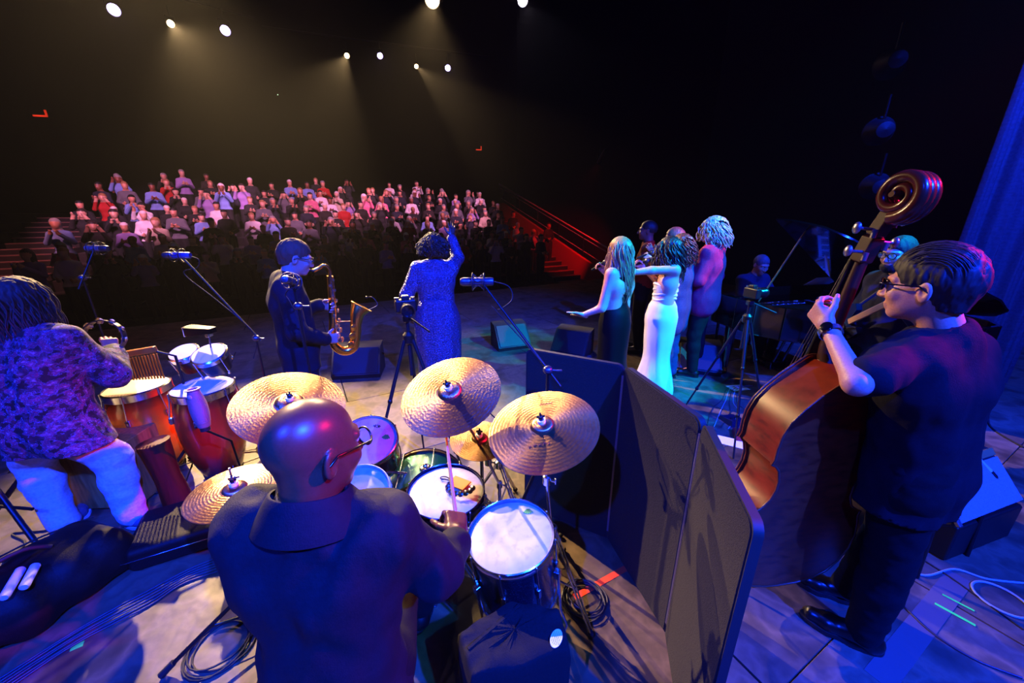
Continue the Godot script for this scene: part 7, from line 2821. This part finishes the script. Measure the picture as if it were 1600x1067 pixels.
func build_audience() -> void:
	var kinds := []
	for k in 8:
		kinds.append(listener(k))
	var r := RandomNumberGenerator.new()
	r.seed = 2024
	var tops := [["white", Color(0.82, 0.8, 0.8)], ["black", Color(0.03, 0.03, 0.035)], ["pink", Color(0.75, 0.38, 0.48)], ["navy", Color(0.06, 0.07, 0.14)], ["red", Color(0.62, 0.05, 0.07)], ["grey", Color(0.34, 0.34, 0.36)], ["lilac", Color(0.55, 0.45, 0.66)], ["light blue", Color(0.42, 0.52, 0.75)], ["dark brown", Color(0.10, 0.06, 0.05)], ["cream", Color(0.75, 0.68, 0.58)], ["charcoal", Color(0.07, 0.07, 0.08)]]
	var odds := [0, 0, 0, 1, 1, 1, 1, 2, 3, 3, 3, 4, 5, 5, 6, 6, 7, 8, 8, 9, 10, 10]
	var hairs := [["grey", Color(0.5, 0.49, 0.48)], ["white", Color(0.78, 0.76, 0.74)], ["brown", Color(0.12, 0.07, 0.05)], ["fair", Color(0.55, 0.40, 0.24)], ["dark", Color(0.03, 0.025, 0.02)]]
	var skins := [skin("fair_skin"), skin("pale_skin", Color(0.84, 0.66, 0.56), 0.5), skin("tan_skin", Color(0.52, 0.32, 0.24), 0.5)]
	var places := ["first", "second", "third", "fourth", "fifth", "sixth", "seventh", "eighth", "ninth", "tenth", "eleventh", "twelfth", "thirteenth", "fourteenth", "fifteenth", "sixteenth", "seventeenth", "eighteenth", "nineteenth", "twentieth", "twenty-first", "twenty-second"]
	var ord := ["front", "second", "third", "fourth", "fifth", "sixth", "seventh", "eighth", "ninth", "tenth"]
	for row in 9:
		var n := 22
		for i in n:
			var s := -10.15 + (i + 0.5) * 13.3 / n + r.randf_range(-0.04, 0.04) + (0.25 if row % 2 else 0.0)
			var skip := r.randf() < (0.06 if row < 7 else (0.2 if row == 7 else 0.6))
			var kd := r.randi_range(0, 7)
			var tp: Array = tops[odds[r.randi_range(0, odds.size() - 1)]]
			var ha: Array = hairs[r.randi_range(0, 4)]
			var sk: Material = skins[r.randi_range(0, 2) if r.randf() < 0.4 else r.randi_range(0, 1)]
			var sc := r.randf_range(0.90, 1.06)
			var ry := r.randf_range(-0.35, 0.35)
			var rr := 2.6 + row * 0.86 + 0.42 + r.randf_range(-0.06, 0.06)
			if skip or s > 3.2:
				continue
			var o := MeshInstance3D.new()
			o.name = numbered("audience_member")
			o.mesh = kinds[kd]
			o.set_surface_override_material(0, sk)
			o.set_surface_override_material(1, mat("top_" + tp[0], tp[1], 0.85))
			o.set_surface_override_material(2, mat("legs_dark", Color(0.04, 0.04, 0.05), 0.85))
			o.set_surface_override_material(3, mat("hair_" + ha[0], ha[1], 0.6))
			add_child(o)
			o.position = house(s, rr, -0.55 + row * 0.27)
			o.rotation.y = HOUSE_TURN + PI + ry
			o.scale = Vector3.ONE * sc
			o.set_meta("category", "person")
			o.set_meta("group", "standing audience")
			o.set_meta("label", "%s %s haired listener in %s, %s, %s row, %s from left" % ["long" if kd % 2 else "short", ha[0], tp[0], ["clapping", "clapping high", "hands low", "hands raised"][kd % 4], ord[row], places[i]])
	# a lone dark figure on the right steps and faint ones beyond the left stairs
	var extra := [[4.3, 4.7, -0.17, "dark figure sitting low on the right hand stairs"], [-13.0, 5.6, 0.26, "dim listener beyond the left stairs, lower one"], [-13.4, 7.4, 0.80, "dim listener beyond the left stairs, upper one"]]
	for e in extra:
		var o := MeshInstance3D.new()
		o.name = numbered("audience_member")
		o.mesh = kinds[2]
		o.set_surface_override_material(0, skins[2])
		for q in [1, 2]:
			o.set_surface_override_material(q, mat("top_black"))
		o.set_surface_override_material(3, mat("hair_dark"))
		add_child(o)
		o.position = house(e[0], e[1], e[2])
		o.rotation.y = HOUSE_TURN + PI
		o.set_meta("category", "person")
		o.set_meta("group", "listeners off the main block")
		o.set_meta("label", e[3])


# ---------------------------------------------------------------- bags, cables, tape
func cable(label: String, pts: Array, rad: float, m: Material, group := "") -> void:
	var c := Vector3(pts[0].x, 0, pts[0].z)
	var p := []
	for q in pts:
		p.append(q - c)
	var g := G.new()
	g.tube(curve(p, 6), rad, 6)
	single("cable", label, "cable", g, m, c, group)


func coil(label: String, at: Vector3, r: float, turns: int, m: Material, rad := 0.0045) -> void:
	var g := G.new()
	var pts := []
	var rg := RandomNumberGenerator.new()
	rg.seed = label.hash()
	for i in turns * 22:
		var a := TAU * i / 22.0
		var t := i / 22.0
		var rr := r * (1.0 + 0.12 * sin(t * 2.4) + 0.03 * sin(a * 3.0 + t))
		pts.append(Vector3(cos(a) * rr + 0.012 * sin(t * 1.7), rad + 0.0045 * t * (0.5 + 0.5 * sin(a * 0.5)), sin(a) * rr * 0.97 + 0.012 * cos(t * 2.1)))
	g.tube(pts, rad, 6)
	single("cable_coil", label, "cable", g, m, at)


func tape(label: String, a: Vector3, b: Vector3, w: float, m: Material, group := "", lift := 0.0) -> void:
	var g := G.new()
	var c := (a + b) * 0.5
	c.y = 0.0012 + lift
	g.bar(Vector3(a.x, c.y, a.z) - c, Vector3(b.x, c.y, b.z) - c, w, 0.0014, Vector3.UP, 0.0004)
	single("floor_tape", label, "tape", g, m, c, group)


func build_small_things() -> void:
	# soft black gig bag at the lower left
	var e1 := Vector3(-2.48, 0.15, -1.138)
	var e2 := Vector3(-2.374, 0.16, -1.539)
	var ctr := (e1 + e2) * 0.5
	var t := thing("gig_bag", "large soft black gig bag lying at the lower left", "bag", Vector3(ctr.x, 0, ctr.z))
	var ax := (e2 - e1)
	ax.y = 0
	ax = ax.normalized()
	var sd := ax.cross(Vector3.UP)
	var f := Fld.new(Vector3(-0.75, 0, -0.75), Vector3(0.75, 0.42, 0.75), 0.014)
	for q in [[-0.42, 0.9], [-0.25, 1.0], [0.0, 1.0], [0.2, 1.0], [0.36, 0.92]]:
		f.cap(ax * q[0] - sd * 0.17 + Vector3(0, 0.095, 0), ax * q[0] + sd * 0.15 + Vector3(0, 0.10, 0), 0.095 * q[1], 0.10 * q[1], 0.1)
		f.cap(ax * q[0] * 0.92 - sd * 0.09 + Vector3(0, 0.19, 0), ax * q[0] * 0.92 + sd * 0.12 + Vector3(0, 0.20, 0), 0.085 * q[1], 0.09 * q[1], 0.1)
	f.rough(0.009, Vector3(4, 6, 4), 3)
	f.trim(Vector3(0, 0.002, 0), Vector3.DOWN)
	var g := G.new()
	f.into(g)
	part(t, "bag_body", g, cloth("bag_nylon", Color(0.045, 0.042, 0.05), 0.6, 5.0))
	g = G.new()
	g.tube(curve([ax * -0.1 + Vector3(0, 0.27, 0) - sd * 0.02, ax * 0.0 + Vector3(0, 0.34, 0), ax * 0.12 + Vector3(0, 0.345, 0) + sd * 0.02, ax * 0.2 + Vector3(0, 0.29, 0) + sd * 0.03]), 0.011, 8)
	part(t, "handle", g, mat("strap"))
	g = G.new()
	g.tube(curve([ax * -0.45 + sd * -0.2 + Vector3(0, 0.17, 0), ax * -0.2 - sd * 0.27 + Vector3(0, 0.20, 0), ax * 0.2 - sd * 0.28 + Vector3(0, 0.2, 0), ax * 0.47 - sd * 0.2 + Vector3(0, 0.18, 0)]), 0.005, 6)
	part(t, "zip", g, rubber())
	var roll_white := mat("roll_white", Color(0.74, 0.70, 0.78), 0.7)
	for k in 2:
		var p0: Vector3 = [Vector3(-2.179, 0.315, -1.277), Vector3(-2.207, 0.315, -1.228)][k]
		var p1: Vector3 = [Vector3(-2.26, 0.315, -1.391), Vector3(-2.305, 0.315, -1.371)][k]
		var c := (p0 + p1) * 0.5
		var d := p1 - p0
		g = G.new()
		g.tube([-d * 0.5, -d * 0.46, d * 0.46, d * 0.5], [0.013, 0.018, 0.018, 0.013], 16)
		single("white_roll", ["short white roll lying on the gig bag, right one", "short white roll lying on the gig bag, left one"][k], "roll", g, roll_white, c, "white rolls on the gig bag")
	# flat blue black case behind the hi-hat stand
	t = thing("drum_case", "flat soft black case on the floor behind the hi-hat stand", "case", Vector3(-1.983, 0, -1.873), "", 0.5)
	g = G.new()
	g.box(Vector3(0.5, 0.16, 0.4), Transform3D(Basis.IDENTITY, Vector3(0, 0.081, 0)), 0.04)
	part(t, "shell", g, cloth("bag_nylon"))
	g = G.new()
	g.tube([Vector3(-0.25, 0.1, 0.2), Vector3(0.25, 0.1, 0.2), Vector3(0.25, 0.1, -0.2), Vector3(-0.25, 0.1, -0.2)], 0.004, 6, true)
	part(t, "zip", g, chrome())
	# fabric covered box in the foreground
	var q0 := Vector3(-0.219, 0.46, -0.991)
	var q1 := Vector3(0, 0.46, -1.105)
	var q2 := Vector3(0.198, 0.46, -1.087)
	var q3 := Vector3(0.224, 0.46, -0.933)
	var q4 := Vector3(-0.146, 0.46, -0.836)
	ctr = (q0 + q1 + q2 + q3 + q4) / 5.0
	t = thing("covered_case", "black cloth covered case with an oval white label, right of the drummer", "case", Vector3(ctr.x, 0, ctr.z))
	g = G.new()
	var shape := [q0, q1, q2, q3, q4]
	var rows := []
	for lv in [[0.0, 1.0], [0.2, 1.02], [0.40, 1.03], [0.445, 1.0], [0.46, 0.93], [0.465, 0.6], [0.466, 0.0]]:
		var row := []
		for i in 60:
			var u := i / 60.0 * 5.0
			var a := int(u)
			var p: Vector3 = shape[a % 5].lerp(shape[(a + 1) % 5], u - a) - ctr
			var rounded := p.normalized() * 0.125
			p = p.lerp(rounded, 0.22)
			p.y = 0
			row.append(Vector3(p.x * lv[1], lv[0] + 0.006 * sin(i * 0.9 + lv[0] * 9.0) * (1.0 if lv[0] > 0.42 else 0.0), p.z * lv[1]))
		rows.append(row)
	var prev := []
	for i in rows.size():
		var row := []
		for k in 60:
			var du: Vector3 = rows[i][(k + 1) % 60] - rows[i][(k + 59) % 60]
			var dv: Vector3 = rows[mini(i + 1, 6)][k] - rows[maxi(i - 1, 0)][k]
			var nn := dv.cross(du).normalized() if du.length() > 1e-4 else Vector3.UP
			if i >= 5:
				nn = Vector3.UP
			if nn.dot(rows[i][k] - Vector3(0, 0.2, 0)) < 0.0:
				nn = -nn
			row.append(g.add(rows[i][k], nn))
		if prev.size():
			for k in 60:
				g.quad(prev[k], prev[(k + 1) % 60], row[(k + 1) % 60], row[k])
		prev = row
	var fuzz := cloth("fuzzy_cloth", Color(0.085, 0.075, 0.095), 0.95, 9.0, 1.0)
	part(t, "cover", g, fuzz)
	g = G.new()
	g.bar(q4.lerp(q0, 0.5) - ctr + Vector3(0.03, 0.468, -0.01), q1.lerp(q2, 0.15) - ctr + Vector3(0, 0.468, 0.02), 0.012, 0.006, Vector3.UP, 0.002)
	part(t, "seam", g, fuzz)
	var sx := Transform3D(Basis(Vector3.UP, -0.45), Vector3(0.157, 0.467, -0.958) - ctr)
	sx.origin.y = 0.4695
	g = G.new()
	var ov := PackedVector2Array()
	for i in 28:
		var a := TAU * i / 28
		ov.append(Vector2(cos(a) * 0.020, sin(a) * 0.034))
	g.prism(ov, 0.0016, sx * Transform3D(Basis(Vector3.RIGHT, Vector3.BACK, Vector3.DOWN), Vector3.ZERO))
	var st := part(t, "oval_label", g, mat("label_white", Color(0.80, 0.80, 0.82), 0.6), "oval white label with rows of small handwriting")
	g = G.new()
	for row in 5:
		var x := -0.013 + row * 0.0065
		var l := 0.024 * sqrt(maxf(0.1, 1.0 - pow(x / 0.020, 2.0)))
		var z := -l
		var kk := 0
		while z < l:
			var w := 0.004 + 0.003 * ((kk * 7 + row * 3) % 3)
			g.bar(sx * Vector3(x, 0.0012, z), sx * Vector3(x + 0.0008 * sin(kk * 2.1), 0.0012, minf(z + w, l)), 0.0012, 0.0005, Vector3.UP, 0.0001)
			z += w + 0.0018
			kk += 1
	part(st, "handwriting", g, mat("ink", Color(0.06, 0.07, 0.12), 0.6))
	# cables
	var rb := rubber()
	var gl := mat("cable_grey", Color(0.16, 0.16, 0.19), 0.5)
	var wc := mat("cable_white", Color(0.62, 0.62, 0.66), 0.5)
	coil("coil of black cable lying between the floor tom and the acoustic screen", Vector3(0.371, 0, -1.462), 0.10, 7, gl)
	coil("coil of black cable under the hi-hat stand", Vector3(-1.346, 0, -1.236), 0.12, 4, rb)
	coil("coil of cable on the floor beside the tilted wedge monitor", Vector3(1.019, 0, -5.119), 0.16, 6, gl, 0.006)
	for k in 6:
		var o := k * 0.016
		cable("thin black cable past the gig bag, %s of the bundle of six" % ["nearest the bag", "second from the bag", "third from the bag", "fourth from the bag", "fifth from the bag", "farthest from the bag"][k], [Vector3(-2.198, 0, -1.103) + Vector3(o, 0.006, o * 0.5), Vector3(-2.074, 0, -1.323) + Vector3(o * 0.7, 0.006 + 0.004 * (k % 2), o), Vector3(-1.928, 0, -1.505) + Vector3(o, 0.006, o), Vector3(-1.757, 0, -1.681) + Vector3(0.0, 0.006, o * 1.5), Vector3(-1.472, 0, -1.815) + Vector3(0, 0.006, o * 1.5)], 0.0048, gl, "cable bundle past the gig bag")
	cable("black cable looping on the floor at the left edge", [Vector3(-2.911, 0, -1.681) + Vector3(0, 0.006, 0), Vector3(-2.944, 0, -1.815) + Vector3(0, 0.006, 0), Vector3(-3.111, 0, -1.888) + Vector3(0, 0.006, 0), Vector3(-2.941, 0, -1.914) + Vector3(0, 0.006, 0), Vector3(-2.837, 0, -1.966) + Vector3(0, 0.006, 0)], 0.006, rb)
	cable("grey cable lying on the blue floor behind the bass player's shoes", [Vector3(1.996, 0, -1.487) + Vector3(0, 0.005, 0), Vector3(1.997, 0, -1.308) + Vector3(0, 0.005, 0), Vector3(2.069, 0, -1.182) + Vector3(0, 0.005, 0), Vector3(2.193, 0, -1.107) + Vector3(0, 0.005, 0)], 0.005, gl)
	cable("pale cable curving towards the amplifier", [Vector3(2.177, 0, -1.66) + Vector3(0, 0.005, 0), Vector3(2.278, 0, -1.599) + Vector3(0, 0.005, 0), Vector3(2.481, 0, -1.639) + Vector3(0, 0.005, 0), Vector3(2.591, 0, -1.579) + Vector3(0, 0.005, 0), Vector3(2.764, 0, -1.553) + Vector3(0, 0.005, 0)], 0.0055, wc)
	cable("dark cable crossing the floor in front of the amplifier", [Vector3(2.324, 0, -1.815) + Vector3(0, 0.005, 0), Vector3(2.402, 0, -1.599) + Vector3(0, 0.005, 0), Vector3(2.454, 0, -1.308) + Vector3(0, 0.005, 0)], 0.004, rb)
	cable("cable lying near the drape at the right edge", [Vector3(4.858, 0, -3.49) + Vector3(0, 0.006, 0), Vector3(4.47, 0, -3.145) + Vector3(0, 0.006, 0), Vector3(4.359, 0, -2.816) + Vector3(0, 0.006, 0)], 0.008, rb)
	var g3 := G.new()
	g3.tube(ring_pts(Vector3(0, 0.006, 0), 0.10, Vector3.UP, 30), 0.006, 6, true)
	single("cable_ring", "single loop of pale cable on the floor in front of the amplifier", "cable", g3, wc, Vector3(2.53, 0, -1.462))
	for k in 5:
		var o := Vector3(k * 0.055, 0.004, k * 0.02)
		cable("thin %s cable on the floor behind the screen, strand %s" % ["grey" if k % 2 == 0 else "pale", ["nearest the screen", "second from the screen", "in the middle of the tangle", "second from the paper", "nearest the paper"][k]], [Vector3(1.839, 0, -3.179) + o, Vector3(2.034, 0, -3.49) + o * 1.4, Vector3(2.249, 0, -3.702) + o * 0.6, Vector3(2.478, 0, -4.003) + o * 0.5, Vector3(2.753, 0, -4.072) + o * 0.2], 0.0035, wc if k % 2 else gl, "tangle of thin cables")
	# pedals, papers and tape
	for a in [[Vector3(2.407, 0, -4.491), Color(0.7, 0.05, 0.06), "red effects pedal on the floor behind the white gown", 0.4], [Vector3(2.059, 0, -2.983), Color(0.65, 0.06, 0.12), "red effects pedal on the floor beside the double bass", -0.3], [Vector3(2.1, 0, -3.238), Color(0.1, 0.1, 0.2), "dark effects pedal on the floor left of the double bass", 0.2]]:
		t = thing("effects_pedal", a[2], "pedal", a[0], "", a[3])
		g = G.new()
		g.prism(PackedVector2Array([Vector2(-0.08, 0.0), Vector2(0.08, 0.0), Vector2(0.08, 0.04), Vector2(-0.08, 0.065)]), 0.14, Transform3D(Basis(Vector3.BACK * -1.0, Vector3.UP, Vector3.RIGHT), Vector3.ZERO))
		part(t, "case", g, mat("pedal_" + a[1].to_html(), a[1], 0.4))
		for k in 3:
			g = G.new()
			g.lathe([Vector2(0, 0.05), Vector2(0.012, 0.05), Vector2(0.011, 0.07), Vector2(0, 0.072)], 12, Transform3D(Basis.IDENTITY, Vector3(-0.04 + k * 0.04, 0.0, 0.03)))
			part(t, "knob", g, chrome() if k == 1 else rb)
	for a in [[Vector3(2.588, 0, -4.003), 0.2, "white set list on the blue floor beyond the acoustic screen"], [Vector3(1.901, 0, -2.912), -0.5, "small pale paper on the floor beside the double bass"]]:
		g = G.new()
		g.box(Vector3(0.21, 0.002, 0.14), Transform3D.IDENTITY, 0.0006)
		single("paper_sheet", a[2], "paper", g, mat("paper"), a[0] + Vector3(0, 0.002, 0), "", a[1])
	var green := mat("green_tape", Color(0.25, 0.95, 0.3), 0.5)
	tape("bright green tape mark on the floor, longer of two in front of the amplifier", Vector3(2.167, 0, -1.441), Vector3(2.248, 0, -1.329), 0.016, green, "", 0.0018)
	tape("bright green tape mark on the floor, upper of two in front of the amplifier", Vector3(2.258, 0, -1.49), Vector3(2.325, 0, -1.401), 0.012, green, "", 0.0018)
	tape("bright green tape mark on the floor below the gig bag", Vector3(-2.029, 0, -1.225), Vector3(-1.994, 0, -1.25), 0.03, green)
	var orange := mat("orange_tape", Color(0.92, 0.25, 0.12), 0.6)
	tape("orange tape strip on the floor between the cable coil and the screen", Vector3(0.324, 0, -1.476), Vector3(0.647, 0, -1.651), 0.035, orange)
	tape("grey tape strip running diagonally behind the bass player's shoes", Vector3(1.567, 0, -1.098), Vector3(2.472, 0, -1.599), 0.10, mat("gaffer", Color(0.34, 0.30, 0.29), 0.6))
